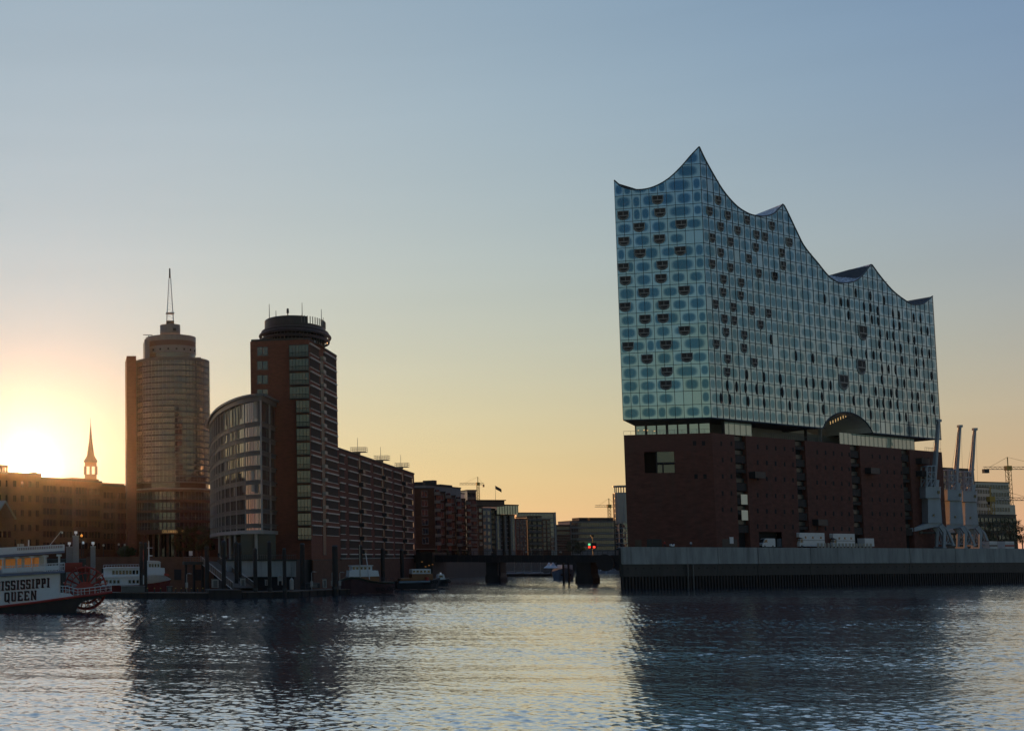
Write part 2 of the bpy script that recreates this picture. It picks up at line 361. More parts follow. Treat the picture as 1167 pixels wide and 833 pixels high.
# the quay wall in front of the concert hall
qrot = math.atan2(qd.y, qd.x); QLEN = (QR - QL).length
class QF(Fac):
    def __init__(s):
        s.A, s.B, s.zb = QL, QR, 0.0; s.d = qd; s.n = qn; s.L = QLEN; s.rot = qrot; s.loc = (QL.x, QL.y, 0)
Q = QF()
qw = thing('quay_wall', 'long grey concrete quay wall on ribbed steel sheet piling below the concert hall', 'quay wall', Q.loc, Q.rot)
ztop = Q.uz(760, 623.2)[1]; zmid = Q.uz(760, 641.5)[1]; zlow = Q.uz(760, 656.5)[1]
edges = [0] + [Q.u(x) for x in (818.5, 864, 924, 1037, 1089, 1133, 1200, 1270)] + [QLEN]
for a, b in zip(edges, edges[1:]):
    mb = MB(); mb.box(a + .12, b - .12, 0, .85, zmid, ztop); mb.box(a + .12, b - .12, -.1, -.003, zmid - .25, zmid + .12)
    mb.build('concrete_panel', M['concrete'], qw)
mb = MB(); mb.box(.1, QLEN, .25, .8, zlow, zmid - .01)
for a in edges: mb.box(a - .1, a + .1, .2, .7, zlow, ztop - .3)
mb.build('lower_wall', M['concrete_dark'], qw)
mb = MB(); x = 0.0
while x < 330:
    mb.extr([(x, -3), (x + .62, -3), (x + .62, zlow), (x, zlow)], .02, .3); mb.extr([(x + .62, -3), (x + 1.24, -3), (x + 1.24, zlow - .05), (x + .62, zlow - .05)], .42, .7); x += 1.24
mb.build('sheet_piling', M['pile'], qw)
for px in (782.5, 788.5):
    u = Q.u(px); MB().box(u - .16, u + .16, -.3, -.02, -1, zmid - .3).build('fender_post', M['frame_grey'], qw)
mb = MB()
for px in range(716, 1160, 9):
    u = Q.u(px); mb.box(u - .16, u + .16, .19, .248, zmid - 1.5, zmid - 1.15)
mb.build('drain_holes', M['black'], qw)
# west end of the same quay
wl = (g2(717, 520) - QL)
qe = thing('quay_end_wall', 'dark end wall of the quay where the bridge lands', 'quay wall', Q.loc, math.atan2(wl.y, wl.x))
MB().box(.4, wl.length, -.35, .0, -3, 6.4).build('lower_wall', M['concrete_dark'], qe)
MB().box(.3, wl.length, -.5, .0, 6.41, ztop - .01).build('parapet', M['concrete'], qe)

# ------------------------------------------------------------------ the concert hall
ZB = QZ
FW, FS = Fac(716, 372, 817.5, 365, ZB), Fac(817.5, 365, 1080.4, 434, ZB)
NB = Vector((FS.B.x - 30, 500.0))                    # hidden north east corner
hall = thing('concert_hall', 'concert hall with wave shaped blue glass storeys on a dark red brick warehouse', 'concert hall', (FS.A.x, FS.A.y, ZB), 0)
def loc2(f, u, z, off=0.0):                           # facade coordinates -> the hall's own coordinates
    p = f.A + f.d * u + f.n * off - FS.A; return Vector((p.x, p.y, z))
ZG = FS.uz(811, 475.8)[1]; ZBR = FS.uz(811.5, 493.2)[1]; RH = FS.uz(811, 460.4)[1] - ZG
def curve_fn(f, segs):
    S = [[f.uz(*p) for p in seg] for seg in segs]
    S[0][0] = (0.0, S[0][0][1]); S[-1][-1] = (f.L, S[-1][-1][1])
    def fn(u):
        for seg in S:
            if u <= seg[-1][0] + 1e-6:
                for i in range(len(seg) - 1):
                    if u <= seg[i + 1][0] + 1e-6:
                        p0, p1, p2, p3 = seg[max(i - 1, 0)], seg[i], seg[i + 1], seg[min(i + 2, len(seg) - 1)]
                        t = max(0, (u - p1[0]) / (p2[0] - p1[0])); h = p2[0] - p1[0]
                        m1 = (p2[1] - p0[1]) / (p2[0] - p0[0]) * h if p2[0] > p0[0] else 0
                        m2 = (p3[1] - p1[1]) / (p3[0] - p1[0]) * h
                        return (2*t**3 - 3*t*t + 1) * p1[1] + (t**3 - 2*t*t + t) * m1 + (-2*t**3 + 3*t*t) * p2[1] + (t**3 - t*t) * m2
        return S[-1][-1][1]
    return fn, [seg[-1][0] for seg in S]
topW, _ = curve_fn(FW, [[(697.6, 206), (709.4, 213.4), (726.7, 216.6), (744, 213.6), (761.3, 204.3), (776.4, 190.2), (787.2, 177.7), (795.6, 167.6)]])
topS, knots = curve_fn(FS, [[(795.6, 167.6), (802.3, 179.4), (811, 195.6), (824, 217.2), (839, 234.5), (852, 243.2), (860.7, 246), (871.5, 246.6), (882.3, 243.2), (892.6, 232.4)],
    [(892.6, 232.4), (898.5, 244), (907, 262), (916, 280), (932, 300), (944, 314.5), (954, 321.5), (962, 322.8), (978, 318.6), (993, 301)],
    [(993, 301), (1004, 316), (1018, 332), (1033, 343.5), (1041, 347.3), (1052, 346.2), (1064, 338)]])
arch0, arch1, archz = FS.u(938.5, 489.5), FS.u(994.5, 497.8), FS.uz(966, 469.5)[1]
def botS(u):
    t = (u - arch0) / (arch1 - arch0) * 2 - 1
    return ZG + (archz - ZG) * max(0, 1 - t * t) ** .7
def hall_glass(inner):
    m = bpy.data.materials.new('printed curved glass'); m.use_nodes = True; t = m.node_tree; b = t.nodes['Principled BSDF']
    b.inputs['Roughness'].default_value = .14; b.inputs['Metallic'].default_value = .85
    uv = t.nodes.new('ShaderNodeUVMap'); uv.uv_map = 'blob'
    sx = t.nodes.new('ShaderNodeSeparateXYZ'); t.links.new(uv.outputs[0], sx.inputs[0])
    def math_(op, a, bv=None):
        n = t.nodes.new('ShaderNodeMath'); n.operation = op
        t.links.new(a, n.inputs[0])
        if bv is not None:
            if isinstance(bv, (int, float)): n.inputs[1].default_value = bv
            else: t.links.new(bv, n.inputs[1])
        return n.outputs[0]
    d = math_('ADD', math_('POWER', math_('ABSOLUTE', sx.outputs[0]), 2.7), math_('POWER', math_('ABSOLUTE', sx.outputs[1]), 2.7))
    mr = t.nodes.new('ShaderNodeMapRange'); mr.interpolation_type = 'SMOOTHSTEP'
    mr.inputs['From Min'].default_value = .22; mr.inputs['From Max'].default_value = 1.12
    t.links.new(d, mr.inputs['Value'])
    at_ = t.nodes.new('ShaderNodeAttribute'); at_.attribute_name = 'jit'
    mx = t.nodes.new('ShaderNodeMix'); mx.data_type = 'RGBA'; mx.inputs[6].default_value = (*inner, 1); mx.inputs[7].default_value = (.47, .60, .67, 1)
    t.links.new(mr.outputs[0], mx.inputs[0])
    hv = t.nodes.new('ShaderNodeHueSaturation'); t.links.new(mx.outputs[2], hv.inputs['Color'])
    sa = t.nodes.new('ShaderNodeSeparateColor'); t.links.new(at_.outputs['Color'], sa.inputs[0])
    v = t.nodes.new('ShaderNodeMapRange'); v.inputs['To Min'].default_value = .90; v.inputs['To Max'].default_value = 1.10; t.links.new(sa.outputs[2], v.inputs['Value']); t.links.new(v.outputs[0], hv.inputs['Value'])
    t.links.new(hv.outputs[0], b.inputs['Base Color'])
    geo = t.nodes.new('ShaderNodeNewGeometry')
    s1 = t.nodes.new('ShaderNodeVectorMath'); s1.operation = 'SUBTRACT'; t.links.new(at_.outputs['Vector'], s1.inputs[0]); s1.inputs[1].default_value = (.5, .5, .5)
    s2 = t.nodes.new('ShaderNodeVectorMath'); s2.operation = 'SCALE'; t.links.new(s1.outputs[0], s2.inputs[0]); s2.inputs['Scale'].default_value = .022
    s3 = t.nodes.new('ShaderNodeVectorMath'); s3.operation = 'ADD'; t.links.new(geo.outputs['Normal'], s3.inputs[0]); t.links.new(s2.outputs[0], s3.inputs[1])
    s4 = t.nodes.new('ShaderNodeVectorMath'); s4.operation = 'NORMALIZE'; t.links.new(s3.outputs[0], s4.inputs[0]); t.links.new(s4.outputs[0], b.inputs['Normal'])
    return m
HGW, HGS = hall_glass((.10, .22, .33)), hall_glass((.16, .31, .40))
M['mullion'] = mat('dark facade joint', (.045, .065, .072), .5, var=0)
def facade(f, top, bot, ncol, nsub, rowh, z0, widths):
    rnd = random.Random(11 if f is FW else 5); mb = MB(); jit = []; cw = f.L / ncol; mull = MB()
    nrow = 22
    for r in range(nrow):
        za, zb = z0 + r * rowh, z0 + (r + 1) * rowh; c = 0; groups = {}
        off = rnd.random() * .4
        while c < ncol:
            w = min(rnd.choice(widths(c / ncol)), ncol - c); kind_ = 0 if rnd.random() < .97 else 1
            g = (c, w, kind_, rnd.uniform(.80, .93), rnd.uniform(.72, .9), rnd.uniform(-.06, .06))
            for k in range(w): groups[c + k] = g
            c += w
        for c in range(ncol):
            j = (rnd.random(), rnd.random(), rnd.random()); st, w, kd, sx, sy, oy = groups[c]
            for k in range(nsub):
                ua, ub = (c + k / nsub) * cw, (c + (k + 1) / nsub) * cw
                pts = []
                lo_a, hi_a, lo_b, hi_b = max(za, bot(ua)), min(zb, top(ua)), max(za, bot(ub)), min(zb, top(ub))
                if hi_a <= lo_a and hi_b <= lo_b: continue
                if hi_a < lo_a: lo_a = hi_a = (za if bot(ua) < za else min(zb, bot(ua)))
                if hi_b < lo_b: lo_b = hi_b = (za if bot(ub) < za else min(zb, bot(ub)))
                pts = [(ua, lo_a), (ub, lo_b), (ub, hi_b), (ua, hi_a)]
                if abs(hi_a - lo_a) < 1e-4: pts = [(ua, lo_a), (ub, lo_b), (ub, hi_b)]
                elif abs(hi_b - lo_b) < 1e-4: pts = [(ua, lo_a), (ub, lo_b), (ua, hi_a)]
                uv = [((((u / cw - st) / w) * 2 - 1) / sx, ((z - za) / rowh * 2 - 1 + oy) / sy) if kd == 0 else (1.0, .72) for u, z in pts]
                mb.face([loc2(f, u, z) for u, z in pts], 0, uv); jit += [j] * len(pts)
            # joints: sill line and left edge of every panel
            um = (c + .5) * cw
            if za > bot(um) - .01 and za < top(um): 
                a, b = loc2(f, c * cw, za, -.07), loc2(f, (c + 1) * cw, za, -.07); mull.bar(a, b, .062)
        for c in range(ncol + 1):
            u = c * cw; lo, hi = max(za, bot(u)), min(zb, top(u))
            if hi > lo + .05: mull.bar(loc2(f, u, lo, -.07), loc2(f, u, hi, -.07), .062)
    o = mb.build('glass_facade', HGW if f is FW else HGS, hall)
    ca = o.data.color_attributes.new('jit', 'FLOAT_COLOR', 'CORNER')
    for i, j in enumerate(jit): ca.data[i].color = (*j, 1)
    n = 150
    mull.tube([loc2(f, f.L * i / n, top(f.L * i / n) + .06, -.02) for i in range(n + 1)], .2, 6)
    mull.tube([loc2(f, f.L * i / n, bot(f.L * i / n) - .06, .0) for i in range(n + 1)], .2, 6)
    mull.build('facade_joints', M['mullion'], hall)
facade(FW, topW, lambda u: ZG, 10, 3, RH, ZG, lambda t: (1, 2, 2, 2) if t < .55 else (2, 2, 3, 3))
facade(FS, topS, botS, 44, 3, RH, ZG, lambda t: (1, 1, 2, 1) if t < .3 else (1, 2, 2, 3))

# hidden rear walls, soffit, roof
def hz(p, z): return Vector((p.x - FS.A.x, p.y - FS.A.y, z))
zl, zr = topW(0), topS(FS.L)
mb = MB(); mb.face([hz(NB, ZG), hz(FW.A, ZG), hz(FW.A, zl), hz(NB, zr)]); mb.face([hz(FS.B, ZG), hz(NB, ZG), hz(NB, zr), hz(FS.B, zr)])
mb.build('rear_glass_wall', M['glass_hi'], hall)
mb = MB()
for k in range(60):
    a, b = FS.L * k / 60, FS.L * (k + 1) / 60
    A2, B2 = FW.A.lerp(NB, k / 60), FW.A.lerp(NB, (k + 1) / 60)
    f0, f1 = loc2(FS, a, topS(a) - .25, .05), loc2(FS, b, topS(b) - .25, .05)
    b0, b1 = hz(A2, min(topS(a) - 5, zl - .5)), hz(B2, min(topS(b) - 5, zl - .5))
    m0, m1 = f0.lerp(b0, .12), f1.lerp(b1, .12); m0.z = min(f0.z, zl - 9); m1.z = min(f1.z, zl - 9)
    mb.face([f0, f1, m1, m0]); mb.face([m0, m1, b1, b0])
mb.build('roof', M['roof_dark'], hall)
def roof_mat():
    m = mat('roof with round white discs', (.05, .055, .065), .6, var=0); t = m.node_tree; b = t.nodes['Principled BSDF']
    tc = t.nodes.new('ShaderNodeTexCoord'); v = t.nodes.new('ShaderNodeTexVoronoi'); v.inputs['Scale'].default_value = .8; v.inputs['Randomness'].default_value = .7
    t.links.new(tc.outputs['Object'], v.inputs['Vector']); rp = t.nodes.new('ShaderNodeValToRGB'); rp.color_ramp.elements[0].position = .36; rp.color_ramp.elements[1].position = .44
    rp.color_ramp.elements[0].color = (.75, .76, .78, 1); rp.color_ramp.elements[1].color = (.26, .27, .29, 1)
    t.links.new(v.outputs['Distance'], rp.inputs['Fac']); t.links.new(rp.outputs[0], b.inputs['Base Color']); return m
RM = roof_mat()
for (v0, pk, dep) in (((859.5, 245.4), (892.8, 232.2), 20), ((943.5, 314.2), (993.2, 300.8), 20), ((1040, 347), (1064, 337.8), 12)):
    mb = MB(); n = 16; uv0, uv1 = FS.u(*v0), min(FS.L, FS.u(*pk)); rows = []
    for i in range(n + 1):
        t = i / n; u = uv0 + (uv1 - uv0) * t; front = loc2(FS, u, topS(u) + .0, .1)
        px, py = v0[0] + (pk[0] - v0[0]) * t, v0[1] + (pk[1] - v0[1]) * t; off = .1 + dep * (1 - t) ** .8
        ub, zb_ = FS.uz(px, py, off); rows.append((front, loc2(FS, ub, zb_, off)))
    for i in range(n): mb.face([rows[i][0], rows[i + 1][0], rows[i + 1][1], rows[i][1]])
    mb.build('roof_slope', RM, hall)

# the brick base: walls with the shaft recesses cut out
M['dim_glass'] = mat('unlit recessed glass', (.03, .04, .04), .35, var=0)
M['brick_top'] = mat('added red brick courses', (.165, .068, .052), .9, var=.25, scale=.7, stretch=(1, 1, 3))
shafts = [(FS.u(843), FS.u(856)), (FS.u(912.5), FS.u(923.8)), (FS.u(975.4), FS.u(986.2)), (FS.u(1034), FS.u(1043.2))]
zsplit = FS.uz(815, 513)[1]
mb = MB(); mt = MB(); cuts = [0] + [x for s in shafts for x in s] + [FS.L]
bw0, bz1 = FW.uz(734, 515); bw1, bz0 = FW.uz(769.5, 538.5)
for i in range(0, len(cuts), 2):
    a, b = cuts[i], cuts[i + 1]
    for z0, z1, m_ in ((-.1, zsplit, mb), (zsplit, ZBR, mt)):
        if i == 2 and m_ is mb:                       # bay with the wide vehicle door
            d0, d1, dz = FS.u(866), FS.u(892), FS.uz(880, 606)[1]
            q = [(a, d0, -.1, dz), (d0, d1, dz, zsplit), (d1, b, -.1, dz), (a, d0, dz, zsplit), (d1, b, dz, zsplit)]
        else: q = [(a, b, z0, z1)]
        for (x0, x1, y0, y1) in q: m_.face([loc2(FS, x0, y0), loc2(FS, x1, y0), loc2(FS, x1, y1), loc2(FS, x0, y1)])
    for x, s in ((a, 1), (b, -1)):
        if 0 < x < FS.L:
            p = [loc2(FS, x, -.1, 0), loc2(FS, x, ZBR, 0), loc2(FS, x, ZBR, 1.6), loc2(FS, x, -.1, 1.6)]; mb.face(p if s > 0 else p[::-1])
for (x0, x1, y0, y1) in ((0, bw0, -.1, zsplit), (bw1, FW.L, -.1, zsplit), (bw0, bw1, -.1, bz0), (bw0, bw1, bz1, zsplit)):
    mb.face([loc2(FW, x0, y0), loc2(FW, x1, y0), loc2(FW, x1, y1), loc2(FW, x0, y1)])
mt.face([loc2(FW, 0, zsplit), loc2(FW, FW.L, zsplit), loc2(FW, FW.L, ZBR), loc2(FW, 0, ZBR)])
for a, b in ((FS.B, NB), (NB, FW.A)): mb.face([hz(a, -.1), hz(b, -.1), hz(b, ZBR), hz(a, ZBR)])
for (p, q) in (((bw0, bz0), (bw0, bz1)), ((bw0, bz1), (bw1, bz1)), ((bw1, bz1), (bw1, bz0)), ((bw1, bz0), (bw0, bz0))):
    mb.face([loc2(FW, *p), loc2(FW, *q), loc2(FW, q[0], q[1], 4), loc2(FW, p[0], p[1], 4)])
mb.build('brick_wall', M['brick_hall'], hall); mt.build('upper_brick_wall', M['brick_top'], hall)
d0, d1, dz = FS.u(866), FS.u(892), FS.uz(880, 606)[1]
MB_ = MB(); MB_.face([loc2(FS, d0 - .1, -.1, 1.5), loc2(FS, d1 + .1, -.1, 1.5), loc2(FS, d1 + .1, dz + .1, 1.5), loc2(FS, d0 - .1, dz + .1, 1.5)]); MB_.build('vehicle_door', M['black'], hall)
mb = MB(); mb.face([hz(FW.A, ZBR - .05), hz(FS.A, ZBR - .05), hz(FS.B, ZBR - .05), hz(NB, ZBR - .05)]); mb.build('plaza_floor', M['render_grey'], hall)
# the large opening in the west wall
bm_ = FW.u(748.5, 526); zc = FW.uz(757, 528)[1]
lo = MB().face([loc2(FW, bw0, bz0, 4), loc2(FW, bw1, bz0, 4), loc2(FW, bw1, bz1, 4), loc2(FW, bw0, bz1, 4)])
mb = MB(); mb.face([loc2(FW, bw0 - .1, bz0 - .1, 3.9), loc2(FW, bw1 + .1, bz0 - .1, 3.9), loc2(FW, bw1 + .1, bz1 + .1, 3.9), loc2(FW, bw0 - .1, bz1 + .1, 3.9)]); mb.build('loggia_back', M['black'], hall)
mb = MB()
for (x0, x1, z0, z1) in ((bm_, bw1, zc + .35, bz1), (bm_, bm_ + (bw1 - bm_) * .33, bz0, zc - .35), (bm_ + (bw1 - bm_) * .36, bw1, bz0, zc - .35)):
    mb.face([loc2(FW, x0, z0, .5), loc2(FW, x1, z0, .5), loc2(FW, x1, z1, .5), loc2(FW, x0, z1, .5)])
mb.build('large_window', M['glass'], hall)
mb = MB()
for (p, q) in (((bm_, zc), (bw1, zc)), ((bm_, bz0), (bm_, bz1)), ((bm_ + (bw1 - bm_) * .345, bz0), (bm_ + (bw1 - bm_) * .345, zc))): mb.bar(loc2(FW, *p, .45), loc2(FW, *q, .45), .22)
mb.build('window_frame', M['steel_dark'], hall)
# shafts: dark infill, landings, windows, balconies
for si, (a, b) in enumerate(shafts):
    mb = MB()
    def fb(x0, x1, z0, z1, o0, o1, m_=None):           # a box on the south wall
        P = [loc2(FS, x, z, o) for z in (z0, z1) for x, o in ((x0, o0), (x1, o0), (x1, o1), (x0, o1))]; k = len((m_ or mb).v)
        (m_ or mb).v.extend(tuple(p) for p in P)
        for q in ((3, 2, 1, 0), (4, 5, 6, 7), (0, 1, 5, 4), (1, 2, 6, 5), (2, 3, 7, 6), (3, 0, 4, 7)): (m_ or mb).f.append(tuple(k + i for i in q)); (m_ or mb).m.append(0)
    mb.face([loc2(FS, a, -.1, 1.55), loc2(FS, b, -.1, 1.55), loc2(FS, b, ZBR, 1.55), loc2(FS, a, ZBR, 1.55)])
    mb.build('shaft_recess', M['black'], hall)
    mb = MB(); fh = (ZBR - 4.2) / 7
    for k in range(7):
        z = 4.2 + fh * k
        if (k + si) % 3 != 1: fb(a + .02, b - .02, z, z + fh * .55, .35, .6)
        else: fb(a + .02, b - .02, z + fh * .3, z + fh * .55, .35, .6)
        mb.build('shaft_panel', M['pile'], hall); mb = MB()
    for k in range(7):
        z = 4.2 + fh * k + fh * .6
        mw = MB(); fb(a + .3, b - .3, z, z + fh * .32, .9, 1.0, mw); mw.build('shaft_window', M['dim_glass'], hall)
def hallbox(name, m_, x0, x1, z0, z1, o0, o1):
    mb = MB(); P = [loc2(FS, x, z, o) for z in (z0, z1) for x, o in ((x0, o0), (x1, o0), (x1, o1), (x0, o1))]
    mb.v = [tuple(p) for p in P]
    mb.f = [(3, 2, 1, 0), (4, 5, 6, 7), (0, 1, 5, 4), (1, 2, 6, 5), (2, 3, 7, 6), (3, 0, 4, 7)]; mb.m = [0] * 6
    return mb.build(name, m_, hall)
for (px, py) in ((848, 569), (848.6, 587)):
    u, z = FS.uz(px, py, .3); o = hallbox('shaft_window', M['lit'], u - 1.5, u + 1.5, z - 1.4, z + 1.4, .2, .3); o['label'] = 'lit pale window in the shaft'
for (px, py) in ((859.7, 541.5), (990.7, 536.7), (1048.3, 525.7), (1048.3, 540), (931.2, 595.3)):
    u, z = FS.uz(px, py); hallbox('balcony', M['steel_dark'], u - 2.6, u + 2.6, z - .9, z + .9, -1.8, -.003)
# small punched windows
pw = MB(); pw.box(-.42, .42, -.03, .05, -.62, .62); pw = Proto(pw.build('small_window', M['black'], hall))
k3 = lambda x, y: (840 + x / 4.167, 440 + y / 4.167)
bays = [([98, 141, 183, 225, 265], [288, 362, 437, 517, 592, 665], 298), ([380, 420, 458, 497, 532], [313, 384, 457, 528, 602, 675], 530), ([642, 678, 713, 746, 780], [333, 403, 468, 538, 605, 675], 780), ([880, 908], [345, 412, 476, 540, 606, 672], 900)]
rz_ = FS.rot; low = MB()
for xs, ys, _ in bays:
    for j, y in enumerate(ys):
        zz = FS.uz(*k3(xs[0], y))[1]
        for x in xs:
            u = FS.u(*k3(x, y))
            if j < 5: pw.put(hall, loc2(FS, u, zz), rz_)
            else: low.face([loc2(FS, u - .42, zz - .62, -.03), loc2(FS, u + .42, zz - .62, -.03), loc2(FS, u + .42, zz + .62, -.03), loc2(FS, u - .42, zz + .62, -.03)])
for y in (165, 232, 300, 370, 437):
    for x in (478 if y < 200 else 484, 520):
        u, z = FS.uz(690 + x / 3.623, 460 + y / 3.623); pw.put(hall, loc2(FS, u, z), rz_)
for (x, y) in ((368, 163), (405, 163), (374, 300), (411, 300)):
    u, z = FW.uz(690 + x / 3.623, 460 + y / 3.623); pw.put(hall, loc2(FW, u, z), FW.rot)
streaks(M['brick_top'], .25, .5)
kind(low.build('lowest_windows', M['black'], hall), 'stuff')
# doors at the foot of the walls
for f, px0, px1, py in ((FW, 723.5, 731, 614.8), (FW, 737, 754, 614.2), (FS, 823, 840, 614)):
    u0, z1 = f.uz(px0, py); u1 = f.u(px1, py); mb = MB()
    mb.face([loc2(f, u0, -.05, -.02), loc2(f, u1, -.05, -.02), loc2(f, u1, z1, -.02), loc2(f, u0, z1, -.02)])
    mb.build('door', M['steel_dark'] if px0 > 730 else M['wood'], hall)
u, z = FS.uz(834, 615.5, -.2); hallbox('notice_board', M['white'], u - .9, u + .9, z - .9, z + .9, -.16, -.08)

# plaza storey: glazing set back, slanted soffit, columns, lamps
zs = ZBR; inW, inS = 7.0, 4.5
cA = FW.A + FW.d * 3.4 + FW.n * 3.0                    # inner north west corner
cC = FS.A + FS.d * 3.2 + FS.n * 2.6
def seg_inner(p, q, z0, z1, m_): m_.face([hz(p, z0), hz(q, z0), hz(q, z1), hz(p, z1)])
sof = MB()
cB = FS.B - FS.d * 14 + FS.n * 4
sof.face([hz(FW.A, ZG - .05), hz(FS.A, ZG - .05), hz(cC, ZG - 1.2), hz(cA, ZG - 1.6)])
n = 40
for k in range(n):
    a, b = FS.L * k / n, FS.L * (k + 1) / n
    if b < arch0 or a > arch1: sof.face([loc2(FS, a, ZG - .05), loc2(FS, b, ZG - .05), loc2(FS, b, ZG - .4, 14), loc2(FS, a, ZG - .4, 14)])
sof.face([hz(FW.A, ZG - .06), hz(cA, ZG - 1.61), hz(NB, ZG - .5)])
sof.build('soffit', M['roof_dark'], hall)
pg = MB(); pf = MB()
P0, P1 = cA, cC; Ln = (P1 - P0).length
for k in range(7):
    a, b = P0.lerp(P1, k / 7), P0.lerp(P1, (k + 1) / 7)
    pass
    x = hz(a, zs); pc = MB(); pc.bar(x, x + Vector((0, 0, ZG - zs - .6)), .38 if k % 2 else .22); pc.build('plaza_column', M['roof_dark'], hall)
    pg.face([hz(a, zs), hz(b, zs), hz(b, ZG - .9), hz(a, ZG - .9)])
pg.build('plaza_glazing', M['plaza_glass'], hall)
for a, b in ((FS.u(836, 487), FS.u(869, 490)), (FS.u(969, 504), FS.u(1054, 506))):
    pg = MB()
    pg.face([loc2(FS, a, zs, 3.2), loc2(FS, b, zs, 3.2), loc2(FS, b, ZG - .3, 3.2), loc2(FS, a, ZG - .3, 3.2)])
    pg.build('plaza_glazing', M['plaza_glass'], hall); m_ = int((b - a) / 2.4)
    for k in range(m_ + 1): u = a + (b - a) * k / m_; pf.bar(loc2(FS, u, zs, 3.1), loc2(FS, u, ZG - .3, 3.1), .05)
mb = MB(); mb.face([loc2(FS, 0, zs - .02, 9), loc2(FS, FS.u(925, 490), zs, 9), loc2(FS, FS.u(925, 490), ZG, 9), loc2(FS, 0, ZG, 9)])
mb.face([loc2(FS, FS.u(925), zs, 13), loc2(FS, FS.u(1068), zs, 13), loc2(FS, FS.u(1068) , ZG, 13), loc2(FS, FS.u(925), ZG, 13)]); mb.face([hz(cA + FW.n * .6, zs), hz(cC + FW.n * .6, zs), hz(cC + FW.n * .6, ZG - .6), hz(cA + FW.n * .6, ZG - .6)])
mb.build('plaza_core_wall', M['render_grey'], hall)
for px in (829, 935, 1063): pass
for u, off in ((FS.u(933.5, 495), 4.0), (FS.u(830, 486), 1.5)): pc = MB(); pc.bar(loc2(FS, u, zs, off), loc2(FS, u, ZG, off), .45); pc.build('plaza_column', M['roof_dark'], hall)
pc = MB(); pc.bar(loc2(FS, FS.u(957, 500), zs, 6), loc2(FS, FS.u(954.5, 483), ZG + 4, 5), .55); pc.build('plaza_column', M['render_grey'], hall)
pf.build('plaza_mullions', M['roof_dark'], hall)
mb = MB()
for a, b in ((FS.u(870, 490), FS.u(938, 495)), (FS.u(1055, 512), FS.L)):
    k = a
    while k < b: mb.bar(loc2(FS, k, zs, .25), loc2(FS, k, zs + 1.15, .25), .04); k += 1.1
    mb.bar(loc2(FS, a, zs + 1.15, .25), loc2(FS, b, zs + 1.15, .25), .05)
for k in range(12): u = FW.L * k / 12; mb.bar(loc2(FW, u, zs, .3), loc2(FW, u, zs + 1.1, .3), .035)
mb.bar(loc2(FW, 0, zs + 1.1, .3), loc2(FW, FW.L, zs + 1.1, .3), .04)
mb.build('railing', M['frame_grey'], hall)
M['vault'] = mat('pale curved vault plaster', (.55, .55, .56), .6, var=.1)
# vault behind the arch
mb = MB(); n = 24; rows = []
for i in range(n + 1):
    u = arch0 + (arch1 - arch0) * i / n; um = (arch0 + arch1) / 2
    rows.append([loc2(FS, u + (um - u) * .18 * s, zs + 3.6 + (botS(u) - zs - 3.6) * (1 - .62 * s * s) , 16 * s) for s in (0, .25, .5, .75, 1)])
for i in range(n):
    for s in range(4): mb.face([rows[i][s], rows[i + 1][s], rows[i + 1][s + 1], rows[i][s + 1]])
mb.face([rows[i][4] for i in range(n + 1)])
mb.build('vault', M['vault'], hall, smooth=True)
lp = MB()
for i in range(7):
    p = (946.5 + i * 2.9, 483.5 - i * 1.35); u, z = FS.uz(*p, 3.0); q = loc2(FS, u, z, 3.0); lp.bar(q, q + Vector((0, 0, .9)), .09)
lp.build('vault_lamps', M['lamp_warm'], hall)
lp = MB()
for (px, py, off) in ((736, 480.5, 2), (741, 479, 2), (745.5, 478, 2), (805, 476.8, 1.2), (794, 477.3, 1.2), (800, 476.5, 1.6), (727.5, 490.5, 2.6), (738, 490.5, 2.6), (746, 491, 2.6), (734, 490, 2.6)):
    u, z = FW.uz(px, py, off); q = loc2(FW, u, z, off); lp.box(q.x - .13, q.x + .13, q.y - .13, q.y + .13, q.z - .12, q.z + .12)
lp.build('ceiling_lamps', M['lamp_warm'], hall)

# D shaped loggias and bulged lens vents in the glass
M['loggia_rim'] = mat('grey loggia rim', (.26, .31, .33), .5, var=0)
M['loggia_bar'] = mat('pale loggia parapet', (.30, .30, .30), .5, var=0)
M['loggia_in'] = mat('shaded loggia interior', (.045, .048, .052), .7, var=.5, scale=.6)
def loggia_proto():
    mb = MB(); w, h = 1.32, 1.25; out = [(-w, h), (-w, -.1)] + [(-w * math.cos(a), -.1 - (h - .15) * math.sin(a)) for a in [math.pi * k / 12 for k in range(1, 12)]] + [(w, -.1), (w, h)]
    P = lambda x, z, y: (x, y, z)
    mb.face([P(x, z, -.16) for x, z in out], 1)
    inner = [(x * 1.16, z * 1.14 - .02) for x, z in out]
    for a, b, c, d in zip(out, out[1:], inner[1:], inner): mb.face([P(*a, -.2), P(*b, -.2), P(*c, -.1), P(*d, -.1)], 0)
    mb.box(-w, w, -.26, -.2, h - .12, h + .06, 0)
    mb.box(-w * .97, w * .97, -.3, -.17, -.22, -.02, 2)
    mb.box(-.06, .06, -.28, -.17, -.05, h * .8, 2)
    low = [(-w * .8 * math.cos(a), -.35 - (h - .55) * math.sin(a)) for a in [math.pi * k / 10 for k in range(11)]]
    for a, b in zip(low, low[1:]):
        mb.bar(P(*a, -.22), P(*b, -.22), .07, 2)
    return mb.build('loggia', [M['loggia_rim'], M['loggia_in'], M['loggia_bar']], hall)
